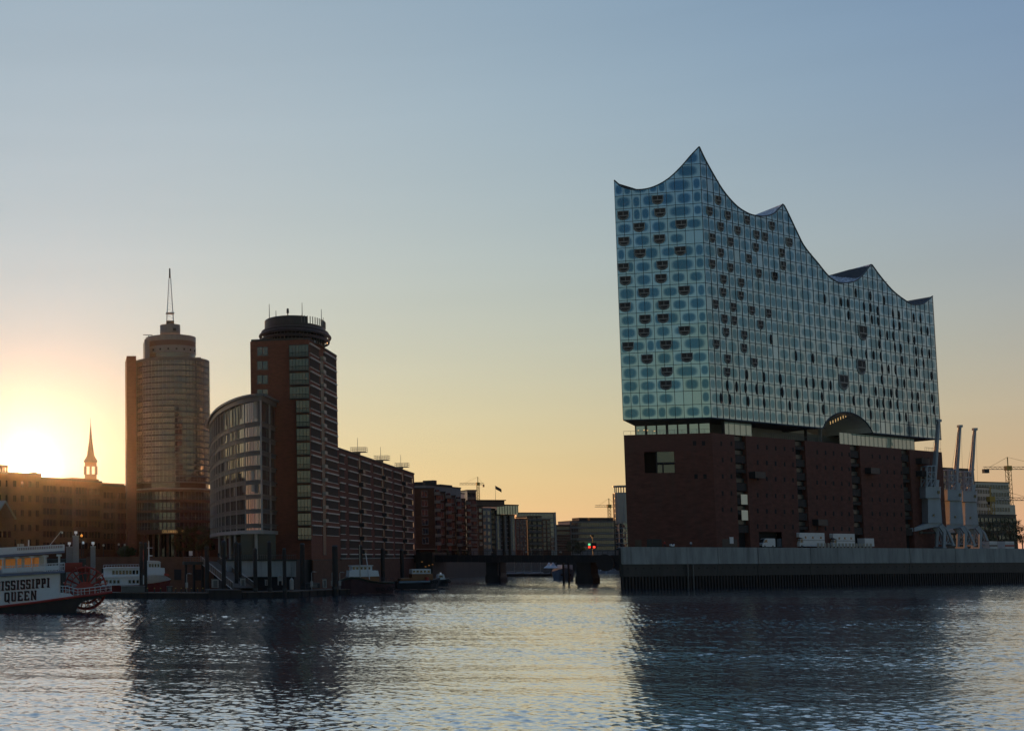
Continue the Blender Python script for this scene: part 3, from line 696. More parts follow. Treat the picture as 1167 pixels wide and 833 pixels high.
def lens_proto():
    mb = MB(); n = 10; w, h = .55, 1.65
    for k in range(n):
        t0, t1 = k / n, (k + 1) / n; z0, z1 = (t0 * 2 - 1) * h, (t1 * 2 - 1) * h
        w0, w1 = w * math.sin(math.pi * t0) ** .75, w * math.sin(math.pi * t1) ** .75
        b0, b1 = -.12 - .14 * math.sin(math.pi * t0), -.12 - .14 * math.sin(math.pi * t1)
        mb.face([(-w0, -.1, z0), (0, b0, z0), (0, b1, z1), (-w1, -.1, z1)], 0); mb.face([(0, b0, z0), (w0, -.1, z0), (w1, -.1, z1), (0, b1, z1)], 1)
    return mb.build('bulged_vent', [M['black'], M['lens_glass']], hall)
M['lens_glass'] = glassmat('blue vent glass', (.03, .10, .17), 2.6, tilt=.0)
LG, LN = Proto(loggia_proto()), Proto(lens_proto())
c6 = lambda x, y: (690 + x / 4.629, 160 + y / 4.629)
c1 = lambda x, y: (690 + x / 4.386, 330 + y / 4.386)
c7 = lambda x, y: (880 + x / 3.471, 280 + y / 3.471)
def snap(z): return ZG + (math.floor((z - ZG) / RH) + .5) * RH
for f, conv, pts in ((FW, c6, [(93,395),(275,315),(288,385),(178,460),(400,445),(97,530),(285,525),(183,597),(395,583),(95,672),(300,655),(105,735),(293,728),(203,800),(415,790)]),
                     (FW, c1, [(98,88),(292,78),(198,145),(288,140),(192,210),(395,200),(113,280),(302,270),(208,340),(407,333),(307,405),(302,470)]),
                     (FS, c6, [(594,325),(549,382),(645,403),(747,430),(878,460),(608,463),(697,485),(797,507),(842,515),(562,518),(659,543),(793,572),(608,598),(930,602),(965,545),(757,630),(563,655),(659,675),(938,668),(808,703),(893,723),(622,733),(716,755),(620,800),(713,810)]),
                     (FS, c1, [(549,72),(637,85),(732,105),(815,118),(594,145),(643,153),(775,175),(602,210),(693,225),(553,270),(692,288),(610,342),(745,360),(608,408)]),
                     (FS, c7, [(37,37),(70,5),(43,85),(10,125)])):
    for p in pts:
        u, z = f.uz(*conv(*p)); LG.put(hall, loc2(f, u, snap(z)), f.rot)
for p in ((358, 345), (352, 480), (282, 540)):
    u, z = FS.uz(*c7(*p)); LG.put(hall, loc2(FS, u, z, -.02), FS.rot, (1.75, 1.2, 1.75))
lens = [c1(*p) for p in ((827,248),(707,418),(792,415),(875,430),(609,473),(655,478),(700,480),(755,488),(790,493),(883,507),(622,540),(713,550),(793,558),(577,530))]
lens += [c7(*p) for p in ((208,215),(273,230),(300,232),(331,195),(389,207),(443,217),(364,248),(390,252),(417,258),(302,278),(367,293),(395,298),(419,300),(478,270),(502,275),(560,287),(587,290),(481,315),(505,318),(590,335),(615,340),(427,350),(455,355),(479,357),(539,370),(563,374),(424,390),(486,403),(509,407),(569,418),(593,421),(622,428),(313,410),(372,418),(401,423),(430,438),(514,453),(571,463),(599,467),(95,447),(162,453),(254,470),(435,487),(461,489),(488,492),(545,500),(572,503),(630,515),(30,513),(135,527),(163,530),(198,535),(230,535),(350,553),(434,530),(496,540),(523,545),(602,555),(40,573),(99,580),(197,592),(267,603),(322,608),(381,615),(409,560),(443,578),(471,583),(492,583),(554,593),(577,596),(633,603),(70,627),(142,637),(202,643),(416,620),(440,623),(469,627),(496,628),(553,640),(581,640),(640,650),(390,663),(443,668),(504,678),(530,678),(613,690),(419,715),(479,720),(503,723),(564,727),(645,738))][:86]
for p in lens:
    u, z = FS.uz(*p); LN.put(hall, loc2(FS, u, snap(z) if p[0] < 1000 else z), FS.rot)
# ------------------------------------------------------------------ the brick tower house with its ring crown and the long warehouse behind it
M['bay_glass'] = glassmat('bay window glass', (.02, .035, .045), 1.95, tilt=.03)
D_T, D_R, D_E = 312.0, 340.0, 447.0
def zpx(px, py, Y): return at(px, py, Y).z
TS = Fac(355, D_T, 387.5, D_R, KZ)                    # right hand (south) face of the tower
TW = Fac(288, 315, 355, D_T, KZ)                      # west face
tower = thing('office_tower', 'tall red brick office tower with bay windows and a dark ring crown on top', 'office tower', TS.loc, TS.rot)
def tl(f, u, z, off=0.0):                             # coordinates in the tower's frame
    p = f.A + f.d * u + f.n * off - TS.A; return Vector((p.dot(TS.d), p.dot(TS.n), z))
TZ = TS.uz(351.5, 387.3)[1]
wn_ = TW.A + TS.d * 30
poly = [tl(TW, 0, 0), Vector((0, 0, 0)), Vector((TS.L, 0, 0)), Vector((TS.L, 20, 0))]
pw_ = tl(TW, 0, 0); poly = [(pw_.x, pw_.y), (0, 0), (TS.L, 0), (TS.L + pw_.x * 0, pw_.y + 4)]
mb = MB(); mb.prism(poly, 0, TZ); fixn(mb.build('brick_wall', M['brick'], tower))
mb = MB(); mb.prism([(poly[0][0] + .1, poly[0][1] - .2), (-.1, -.15), (TS.L + .1, -.1), (TS.L + .1, poly[3][1])], TZ + .002, TZ + .5); mb.build('roof_parapet', M['roof_dark'], tower)
FH = 16.1 / F_PX * D_T
# bay windows on the west face
def bay(w):
    mb = MB(); h = FH * .80
    mb.box(-w / 2, w / 2, -1.0, .0, -.22, 0, 0); mb.box(-w / 2 + .1, w / 2 - .1, -.9, 0, .0, h, 1)
    n = max(3, int(w / .75))
    for k in range(n + 1): x = -w / 2 + .1 + (w - .2) * k / n; mb.box(x - .04, x + .04, -.96, -.88, 0, h, 0)
    mb.box(-w / 2 + .05, w / 2 - .05, -.97, -.87, h * .33, h * .37, 0); mb.box(-w / 2, w / 2, -1.02, 0, h, h + .12, 0)
    k = 0
    for k in range(int(w / .16)): x = -w / 2 + .1 + k * .16; mb.box(x - .012, x + .012, -1.08, -1.05, 0, .95, 0)
    return mb.build('bay_window', [M['steel_dark'], M['bay_glass']], tower)
wu0, wu1, wu2 = TW.u(329.3, 400), TW.u(337.5, 480), TW.u(352.2, 400)
BW, BN = Proto(bay(wu2 - wu0)), Proto(bay(wu2 - wu1))
rw = TW.rot - TS.rot
zb0 = TW.uz(345, 406.5)[1]
for k in range(14):
    z = zb0 - k * FH
    if z < 3: break
    wide = k < 4
    BL = BW if wide else BN; c = (wu0 + wu2) / 2 if wide else (wu1 + wu2) / 2
    BL.put(tower, tl(TW, c, z), rw)
win = MB(); win.box(-.62, .62, -.06, .05, -1.0, 1.0, 0); win.box(-.52, .52, -.09, -.055, -.92, .92, 1); win.box(-.7, .7, -.12, .0, -1.15, -1.02, 0)
WP = Proto(win.build('window', [M['frame_grey'], M['bay_glass']], tower))
for k in range(4):
    for px in (296, 302.3):
        u, z = TW.uz(px, 400.2 + 16.05 * k); WP.put(tower, tl(TW, u, z), rw)
# louvre bands of the south face and of the warehouse
def louvre_band(w, h, name, parent):
    mb = MB(); mb.box(0, w, -.05, .04, 0, h, 0); n = 7
    for k in range(n): z = h * (k + .5) / n; mb.box(0, w, -.12, -.051, z - .05, z + .05, 0)
    mb.box(-.05, w + .05, -.42, .0, h, h + .26, 1); mb.box(-.05, w + .05, -.2, .0, -.12, -.001, 1)
    return mb.build(name, [M['louvre'], M['ledge']], parent)
ub = [(TS.u(356.5), TS.u(367)), (TS.u(372.5), TS.u(386.3))]
LB = [Proto(louvre_band(b - a, 2.0, 'louvre_window', tower)) for a, b in ub]
ztop_l = TS.uz(358, 395.5)[1]
for k in range(14):
    z = ztop_l - 2.0 - k * FH
    if z < 2: break
    for (a, b), P in zip(ub, LB): P.put(tower, (a, 0, z), 0)
us0, us1 = TS.u(368), TS.u(371.5)
MB().box(us0, us1, -.12, .1, 1, TZ - 2.5).build('stair_strip', M['steel_dark'], tower)
lamp = MB(); lamp.box(us0 + .3, us1 - .3, -.9, -.121, -.25, .55)
LP_ = Proto(lamp.build('landing', M['cream'], tower))
for k in range(13): LP_.put(tower, (0, 0, ztop_l - 2.1 - k * FH + .1))
# ring crown: an oval glazed storey, a heavy double ring, a dark drum
ctr = tl(TS, 0, 0); cpt = at(336.5, 385, 324); cu = Vector((cpt.x, cpt.y)) - TS.A
cx, cy = cu.dot(TS.d), cu.dot(TS.n)
def oval(a, b, n=48): return [(cx + a * math.cos(2 * math.pi * k / n), cy + b * math.sin(2 * math.pi * k / n)) for k in range(n)]
A_, B_ = 12.0, 7.6
zr0 = zpx(330, 389, 322) - KZ; zr1 = zpx(330, 381, 322) - KZ; zr2 = zpx(310, 361.5, 316) - KZ
mb = MB(); mb.prism(oval(A_ * .88, B_ * .88), TZ, zr1 - .2); mb.build('crown_glazing', M['bay_glass'], tower)
mb = MB()
for k, p in enumerate(oval(A_ * .89, B_ * .89)): mb.box(p[0] - .08, p[0] + .08, p[1] - .08, p[1] + .08, TZ, zr1 - .2)
mb.build('crown_mullions', M['steel_dark'], tower)
mb = MB()
for z, s, r in ((zr1 - 1.6, 1.02, .34), (zr1 - .5, 1.06, .42), (zr1 + .35, 1.0, .34)): mb.tube([(p[0], p[1], z) for p in oval(A_ * s, B_ * s)], r, 8, 0, True)
mb.prism(oval(A_ * .99, B_ * .99), zr1 - .25, zr1 + .25)
mb.build('crown_ring', M['steel_dark'], tower)
dr = oval(A_ * .93, B_ * .93, 64); mb = MB()
for k in range(64):
    a, b = dr[k], dr[(k + 1) % 64]; ang = 360 * k / 64
    gap = 222 < ang < 262
    h = zr2 if not gap else zr2 - 1.6
    mb.face([(*a, zr1 + .2), (*b, zr1 + .2), (*b, h), (*a, h)])
    mb.face([(b[0] * .985 + cx * .015, b[1] * .985 + cy * .015, zr1 + .2), (a[0] * .985 + cx * .015, a[1] * .985 + cy * .015, zr1 + .2), (a[0] * .985 + cx * .015, a[1] * .985 + cy * .015, h), (b[0] * .985 + cx * .015, b[1] * .985 + cy * .015, h)])
mb.prism(oval(A_ * .9, B_ * .9), zr1 + .2, zr2 - 2.2)
mb.build('crown_drum', M['steel_dark'], tower)
mb = MB()
for k in range(14): p = oval(A_ * .93, B_ * .93, 64)[38 + k]; mb.box(p[0] - .09, p[0] + .09, p[1] - .09, p[1] + .09, zr2 - 1.6, zr2 + .12)
mb.build('crown_railing', M['frame_grey'], tower)
for px, py0, py1 in ((307, 360, 346.5), (314.6, 360, 354), (344.5, 362, 345), (366.5, 369, 352.5), (368.5, 370, 362)):
    Y = 316 + (px - 300) * .22; p = at(px, py0 + 4, Y); q = at(px, py1, Y); d = Vector((p.x, p.y)) - TS.A
    MB().cyl(d.dot(TS.d), d.dot(TS.n), p.z - KZ, q.z - KZ, .11, .06, 6).build('antenna_rod', M['frame_grey'], tower)
p = at(328, 362, 318); d = Vector((p.x, p.y)) - TS.A; x, y, z = d.dot(TS.d), d.dot(TS.n), p.z - KZ
mb = MB(); mb.cyl(x, y, z - 3, z + 1.8, .16, .12, 8); mb.cyl(x, y, z + 1.1, z + 2.2, .32, .26, 8)
for s in (-1, 1): mb.bar((x, y, z - .6), (x + s * .9, y, z + .25), .09); mb.box(x + s * .95 - .15, x + s * .95 + .15, y - .15, y + .15, z - .1, z + .35)
mb.build('camera_mast', M['steel_dark'], tower)

# the long warehouse: same street line, from the tower to the canal bend
WH = Fac(387.5, D_R, 474, D_E, KZ)
ware = thing('warehouse', 'long brown brick warehouse with louvred window bands and three roof platforms along the canal', 'warehouse', WH.loc, WH.rot)
WZ = WH.uz(387.5, 512.5)[1]
MB().box(0.02, WH.L, .001, 24, 0, WZ).build('brick_wall', M['brick_hall'], ware)
MB().box(-.0 + .03, WH.L + .1, -.15, 24, WZ + .002, WZ + .45).build('roof_parapet', M['roof_dark'], ware)
c4 = lambda x: 370 + x / 4.384
cols = [(180, 'a'), (295, 'b'), (395, 'c')]
lv = [(82, 105), (125, 170), (190, 235), (252, 290), (303, 340), (353, 388), (405, 440)]
zt = WH.uz(c4(130), 500 + 97 / 4.384)[1]; FHW = 15.75 / F_PX * 352
for a, b in lv:
    u0, u1 = max(.6, WH.u(c4(a))), min(WH.L - .6, WH.u(c4(b))); P = Proto(louvre_band(u1 - u0, 2.0, 'louvre_window', ware))
    for k in range(8):
        z = zt - 2.0 - k * FHW
        if z > -1: P.put(ware, (u0, 0, z))
mb0 = MB()
for x, _ in cols:
    u = WH.u(c4(x)); MB().box(u - .9, u + .9, -.14, .05, 1, WZ - .6).build('stair_strip', M['steel_dark'], ware)
    b_ = MB(); b_.box(-1.3, 1.9, -1.4, -.141, 0, .12); b_.box(-1.3, 1.9, -1.4, -1.34, .12, 1.05)
    for s in (-1.3, 1.84): b_.box(s, s + .06, -1.34, -.141, .12, 1.05)
    bo = b_.build('balcony', M['steel_dark'], ware); P = Proto(bo)
    for k in range(8):
        z = zt - 3.4 - k * FHW
        if z > 1: P.put(ware, (u, 0, z))
    pl = MB(); ux, yx = 1.7, (-2.1, 1.9)                # roof platform with its railing and a rod
    pl.box(u - ux, u + ux, yx[0], yx[1], WZ + 1.0, WZ + 1.12)
    for k in range(9):
        yy = yx[0] + (yx[1] - yx[0]) * k / 8
        for xx in (u - ux, u + ux): pl.box(xx - .03, xx + .03, yy - .03, yy + .03, WZ + 1.12, WZ + 2.3)
    for zz in (1.7, 2.3):
        for xx in (u - ux, u + ux): pl.box(xx - .04, xx + .04, *yx, WZ + zz - .04, WZ + zz + .04)
        for yy in yx: pl.box(u - ux, u + ux, yy - .04, yy + .04, WZ + zz - .04, WZ + zz + .04)
    pl.box(u - .4, u + .4, -.4, .8, WZ + .45, WZ + 1.0)
    pl.cyl(u + .2, .3, WZ + 1.1, WZ + 5.0, .09, .05, 6)
    pl.build('roof_platform', M['cream'], ware)
bwz = WH.uz(430, 636.5)[1]
MB().box(-WH.L * 0 + .2, WH.L + .3, -.35, .0, -KZ - 1, bwz).build('base_wall', M['brick_old'], ware)
MB().box(-.2, WH.L + .3, -.42, -.001, bwz + .002, bwz + .3).build('base_ledge', M['concrete'], ware)
MB().box(.2 - 1 + 1, TS.L, -.35, .0, -KZ - 1, bwz - .2).build('base_wall', M['brick_old'], tower)
ww = MB(); ww.box(-.5, .5, -.05, .05, -.75, .75)
P = Proto(ww.build('end_window', M['glass_dark'], ware))
for k in range(7): P.put(ware, (WH.u(c4(446)), 0, zt - 1 - k * FHW))

# ------------------------------------------------------------------ the rounded glass wing in front of the tower
wing = thing('office_wing', 'rounded six storey glass office wing on slim columns before the brick tower', 'office building', (g2(299, 300).x, g2(299, 300).y, KZ), 0)
O = g2(299, 300)
pl_ = [(240.6, 377), (241.3, 364), (243.5, 351), (247.5, 339), (254, 327), (263, 317), (274, 308.5), (286, 303), (299, 300)]
ctrl = [g2(*p) - O for p in pl_]; cv = []
for i in range(len(ctrl) - 1):
    p0, p1, p2, p3 = ctrl[max(i - 1, 0)], ctrl[i], ctrl[i + 1], ctrl[min(i + 2, len(ctrl) - 1)]
    for k in range(6):
        t = k / 6; cv.append(.5 * ((2 * p1) + (p2 - p0) * t + (2 * p0 - 5 * p1 + 4 * p2 - p3) * t * t + (3 * p1 - p0 - 3 * p2 + p3) * t ** 3))
cv.append(ctrl[-1])
endp = g2(318.5, 316) - O
line = cv + [ctrl[-1].lerp(endp, .34), ctrl[-1].lerp(endp, .67), endp]
def offs(ln, d):
    r = []
    for i, p in enumerate(ln):
        a = ln[max(i - 1, 0)]; b = ln[min(i + 1, len(ln) - 1)]; t = (b - a).normalized(); n = Vector((t.y, -t.x)); r.append(p + n * d)
    return r
back = [endp + Vector((0, 12)), ctrl[0] + Vector((8, 6))]
def ringprism(mb, d, z0, z1, mi=0):
    L = offs(line, d); mb.prism([tuple(p) for p in L] + [tuple(back[0]), tuple(back[1])], z0, z1, mi)
zc = lambda py: zpx(299, py, 300) - KZ
zroof = zc(448.5); zl0 = zc(605)
floors = [483.7, 500.2, 516.8, 533.4, 550, 566.6, 583.2, 600]
mb = MB(); ringprism(mb, -.35, zl0, zroof - 1.2); mb.build('glazing', M['glass_hi'], wing)
mb = MB(); ringprism(mb, .9, zroof - .55, zroof); ringprism(mb, .35, zroof - 1.6, zroof - .56); mb.build('roof_cornice', M['frame_grey'], wing)
for y in floors:
    z = zc(y); mb = MB(); ringprism(mb, .0, z - .25, z + .55); ringprism(mb, .28, z + .56, z + .74); mb.build('floor_band', M['frame_grey'], wing)
mb = MB(); ringprism(mb, .3, zl0 - .6, zl0 + .25); mb.build('lower_cornice', M['frame_white'], wing)
# mullions: thick at each bay, thin between
dist = [0]
for a, b in zip(line, line[1:]): dist.append(dist[-1] + (b - a).length)
def along(s):
    for i in range(len(line) - 1):
        if s <= dist[i + 1]:
            t = (s - dist[i]) / (dist[i + 1] - dist[i]); p = line[i].lerp(line[i + 1], t); tt = (line[i + 1] - line[i]).normalized(); return p, Vector((tt.y, -tt.x))
    return line[-1], Vector((0, -1))
Lc = dist[len(cv) - 1]; mk = MB(); tk = MB(); nb = 13
for k in range(nb * 5 + 1):
    s = Lc * k / (nb * 5); p, n = along(min(s, Lc - 1e-4)); w = .16 if k % 5 == 0 else .055
    q = p + n * (-.12 if w < .1 else .0); (tk if w > .1 else mk).bar((q.x, q.y, zl0), (q.x, q.y, zroof - 1.5), w)
Ls = dist[-1] - Lc
for k in range(3):
    p, n = along(Lc + Ls * k / 2 - 1e-3 + .01 * (k == 0)); tk.bar((p.x, p.y, zl0), (p.x, p.y, zroof - 1.5), .22)
for k in range(1, 12):
    p, n = along(Lc + Ls * k / 12); q = p - n * .1; mk.bar((q.x, q.y, zl0), (q.x, q.y, zroof - 1.5), .05)
mk.build('window_mullions', M['frame_grey'], wing); tk.build('bay_mullions', M['frame_white'], wing)
# dark backing of the flat end and random drawn blinds
for r in range(8):
    z0 = zc(floors[r]) + .75; z1 = (zc(floors[r - 1]) - .3) if r else zroof - 1.6
    for k in range(nb * 5):
        if random.random() < .14:
            s0, s1 = Lc * k / (nb * 5), Lc * (k + 1) / (nb * 5); (p, n), (q, n2) = along(s0), along(s1); f0, f1 = random.uniform(0, .4), 1
            mbl = MB(); a, b = p - n * .3, q - n2 * .3; mbl.face([(a.x, a.y, z0 + (z1 - z0) * f0), (b.x, b.y, z0 + (z1 - z0) * f0), (b.x, b.y, z1), (a.x, a.y, z1)])
            if r < 6 and k > 20: mbl.build('window_blind', M['cream'] if random.random() < .5 else M['frame_grey'], wing)
for px in (247, 253.5, 259, 265, 276.6, 288.6, 304.4, 312.3):
    best = min(((Lc + Ls) * k / 400 for k in range(401)), key=lambda s: abs((along(s)[0] + O).x / (along(s)[0] + O).y * F_PX - (px + .5 - 90)) + (5 if (along(s)[0] + O).y > 356 else 0))
    p, n = along(best); q = p - n * .5; MB().cyl(q.x, q.y, 0, zl0 - .6, .36, .36, 10).build('column', M['frame_white'], wing)
mb = MB(); ringprism(mb, -5, 0, zl0 - .61); mb.build('entrance_glazing', M['dim_glass'], wing)

# terrace wall and the pale block below it
tz = KZ
pb = Fac(258, 302, 336, 302.5, 0)
block = thing('terrace_block', 'low pale grey concrete block under the columns of the rounded glass wing', 'building', pb.loc, pb.rot)
ztp, zbt = pb.uz(300, 639)[1], pb.uz(300, 657)[1]
MB().box(0, pb.L, -1.2, 3, zbt, ztp).build('wall', M['concrete'], block)
MB().box(-.2, pb.L + .2, -1.4, 3, ztp + .002, ztp + .35).build('roof_slab', M['concrete_dark'], block)
MB().box(.4, pb.L - .4, -.8, 3, -1, zbt - .002).build('dark_base', M['black'], block)
mb = MB()
for k in range(34): x = pb.L * k / 33; mb.bar((x, -1.0, ztp + .35), (x, -1.0, ztp + 1.35), .03)
mb.bar((0, -1, ztp + 1.35), (pb.L, -1, ztp + 1.35), .04); mb.build('railing', M['frame_grey'], block)
rw_ = thing('retaining_wall', 'dark brick retaining wall behind the pontoons below the round tower', 'wall', (*g2(100, 352), 0), 0)
pa, pb_ = g2(100, 352), g2(258, 316); dd = pb_ - pa
rw_.rotation_euler = (0, 0, math.atan2(dd.y, dd.x))
MB().box(0, dd.length, -.6, 0.5, -1, KZ + .6).build('brick_wall', M['brick_old'], rw_)
mb = MB(); u = 6.0
while u < dd.length - 3: mb.box(u, u + 2.4, -.64, -.605, 2.6, 5.2); u += 6.5
mb.build('wall_openings', M['black'], rw_)

# ------------------------------------------------------------------ round glass tower
CT = at(197.0, 633, 432); RT = 12.25; RB = 12.35
rt = thing('round_tower', 'round glass office tower with stepped grey top and lattice mast', 'office tower', (CT.x, CT.y, KZ), 0)
zt_ = lambda py: zpx(197, py, 420) - KZ
def ringwall(mb, r, z0, z1, n=64, mi=0): mb.cyl(0, 0, z0, z1, r, r, n, mi)
M['tower_glass'] = glassmat('grey tower glass', (.03, .03, .028), 2.1, tilt=.035, scale=.55)
zg0, zg1 = zt_(549), zt_(409)
mb = MB(); ringwall(mb, RT - .15, zg0, zg1 - .1, 96); mb.build('curtain_wall', M['tower_glass'], rt)
mb = MB(); n = 60
for k in range(n): a = 2 * math.pi * k / n; x, y = RT * math.cos(a), RT * math.sin(a); mb.bar((x, y, zg0), (x, y, zg1), .06 if k % 3 else .10)
nz = 21
for k in range(2 * nz + 1):
    z = zg0 + (zg1 - zg0) * k / (2 * nz)
    mb.cyl(0, 0, z - (.28 if k % 2 == 0 else .05), z + (.28 if k % 2 == 0 else .05), RT - .08, RT - .08, 72, 0, False)
mb.build('curtain_wall_grid', M['frame_grey'], rt)
mb = MB(); ringwall(mb, RT + .05, zg1 - .05, zg1 + .7, 72); mb.build('parapet', M['frame_grey'], rt)
rs = 8.25; ox = (196 - 197) / F_PX * 420
zt2_ = lambda py: zpx(197, py, 424) - KZ
zt3_ = lambda py: zpx(197, py, 434) - KZ
M['zinc'] = mat('grey metal cladding', (.21, .215, .22), .45, metal=.2, var=.2, scale=.5, stretch=(2, 2, .3))
M['brown_band'] = mat('brown metal band', (.14, .09, .07), .6, var=.2)
mb = MB(); mb.cyl(ox, 0, zg1 + .7, zt2_(401), rs - .2, rs - .2, 64); mb.build('top_glazing', M['tower_glass'], rt)
mb = MB(); mb.cyl(ox, 0, zt2_(401), zt2_(393), rs, rs, 64); mb.cyl(ox, 0, zt2_(387), zt2_(381), rs, rs, 64); mb.build('top_cladding', M['zinc'], rt)
mb = MB(); mb.cyl(ox, 0, zt2_(393), zt2_(387), rs - .06, rs - .06, 64); mb.build('top_band', M['brown_band'], rt)
ho = MB(); ho.cyl(0, 0, -.3, .3, .3, .3, 8); hop = Proto(ho.build('porthole', M['black'], rt))
for k in range(8):
    a = -math.pi * (.14 + .72 * k / 7); hop.put(rt, (ox + rs * math.cos(a) * 1.0, rs * math.sin(a), zt2_(397.5)))
mb = MB(); mb.cyl(ox, 2, zt3_(381), zt3_(371), 3.35, 3.35, 40); mb.build('upper_drum', M['zinc'], rt)
u = (200.3 - 197) / F_PX * 428; MB().box(u - .5, u + .5, -1.75, -1.4, zt3_(379), zt3_(376)).build('hatch', M['steel_dark'], rt)
MB().box(ox - 1.25, ox + 1.25, 1, 3, zt3_(371), zt3_(366)).build('mast_base', M['steel_dark'], rt)
mb = MB(); z0, z1 = zt3_(366), zt3_(317); n = 13
for k in range(n):
    a, b = z0 + (z1 - z0) * k / n, z0 + (z1 - z0) * (k + 1) / n; ra, rb_ = 1.1 - .8 * k / n, 1.1 - .8 * (k + 1) / n
    ca = [(ox + sx * ra, 2 + sy * ra, a) for sx, sy in ((-1, -1), (1, -1), (1, 1), (-1, 1))]; cb = [(ox + sx * rb_, 2 + sy * rb_, b) for sx, sy in ((-1, -1), (1, -1), (1, 1), (-1, 1))]
    for i in range(4): mb.bar(ca[i], cb[i], .085); mb.bar(ca[i], cb[(i + 1) % 4], .03)
mb.box(ox - 1.35, ox + 1.35, .65, 3.35, zt3_(357.6), zt3_(356.6)); mb.build('lattice_mast', M['white'], rt)
MB().cyl(ox, 2, z1, zt3_(306), .3, .22, 8).build('mast_tip', M['steel_dark'], rt)
slabx0, slabx1 = (143.6 - 197) / F_PX * 424, (154.5 - 197) / F_PX * 424
MB().box(slabx0, slabx1, -6.0, 9, 0, zt_(402.5)).build('stair_slab', M['brick'], rt)
x0, x1 = (164.2 - 197) / F_PX * 422, (170 - 197) / F_PX * 422
MB().box(x0, x1, -6.5, 4, zg1 + .7, zt_(383.5)).build('lift_shaft', M['zinc'], rt)
MB().box((224.5 - 197) / F_PX * 424, (230.5 - 197) / F_PX * 424, -3, 3, zg1 + .7, zt_(402.5)).build('roof_plant', M['brown_band'], rt)
mb = MB(); bx = (175 - 197) / F_PX * 424; mb.bar((bx, -3, zt_(383)), (bx - 1.6, -3, zt_(377.5)), .16); mb.bar((bx - 3.3, -3, zt_(376.3)), (bx - .2, -3, zt_(376.6)), .12); mb.box(bx + .6, bx + 2.2, -3.5, -2, zt_(382.5), zt_(377.5))
mb.build('facade_hoist', M['steel_dark'], rt)
# podium: four window rings between brick rings
M['podium_glass'] = glassmat('podium window glass', (.02, .022, .024), 1.9, tilt=.05, scale=.6)
mb = MB(); ringwall(mb, RB - .5, zt_(607), zg0 - .05, 96); mb.build('podium_glazing', M['podium_glass'], rt)
mb = MB(); ringwall(mb, RB - 1.3, zt_(556), zg0, 64); mb.build('recess_ring', M['roof_dark'], rt)
mb = MB(); ringwall(mb, RB + .35, zt_(557.2), zt_(555.8), 96); mb.build('eaves_ring', M['frame_white'], rt)
rows = [(560.0, 569.0), (572.0, 581.0), (583.6, 592.2), (595.0, 603.5)]
tops = [557.3] + [r[1] for r in rows]; 
for (a, b) in ((557.3, 560), (569, 572), (581, 583.6), (592.2, 595), (603.5, 608.4)):
    mb = MB(); ringwall(mb, RB, zt_(b), zt_(a), 96); mb.build('brick_ring', M['brick_old'], rt)
mb = MB(); gl = MB(); n = 56
for a, b in rows:
    for k in range(n): t = 2 * math.pi * k / n; mb.bar((RB * .985 * math.cos(t), RB * .985 * math.sin(t), zt_(b)), (RB * .985 * math.cos(t), RB * .985 * math.sin(t), zt_(a)), .14)
    for k in range(n * 3): t = 2 * math.pi * k / (n * 3); gl.bar((RB * 1.005 * math.cos(t), RB * 1.005 * math.sin(t), zt_(b)), (RB * 1.005 * math.cos(t), RB * 1.005 * math.sin(t), zt_(b) + .9), .03)
    gl.tube([(RB * 1.005 * math.cos(2 * math.pi * k / 60), RB * 1.005 * math.sin(2 * math.pi * k / 60), zt_(b) + .9) for k in range(60)], .05, 5, 0, True)
mb.build('podium_mullions', M['frame_grey'], rt); gl.build('podium_railings', M['frame_grey'], rt)
mb = MB(); ringwall(mb, RB - 4, 0, zt_(608.4), 48); mb.build('lobby_glazing', M['glass_dark'], rt)
for k in range(15):
    a = -math.pi * (k + .5) / 15; MB().cyl((RB - .8) * math.cos(a), (RB - .8) * math.sin(a), 0, zt_(608.4), .4, .4, 10).build('column', M['brick_old'], rt)

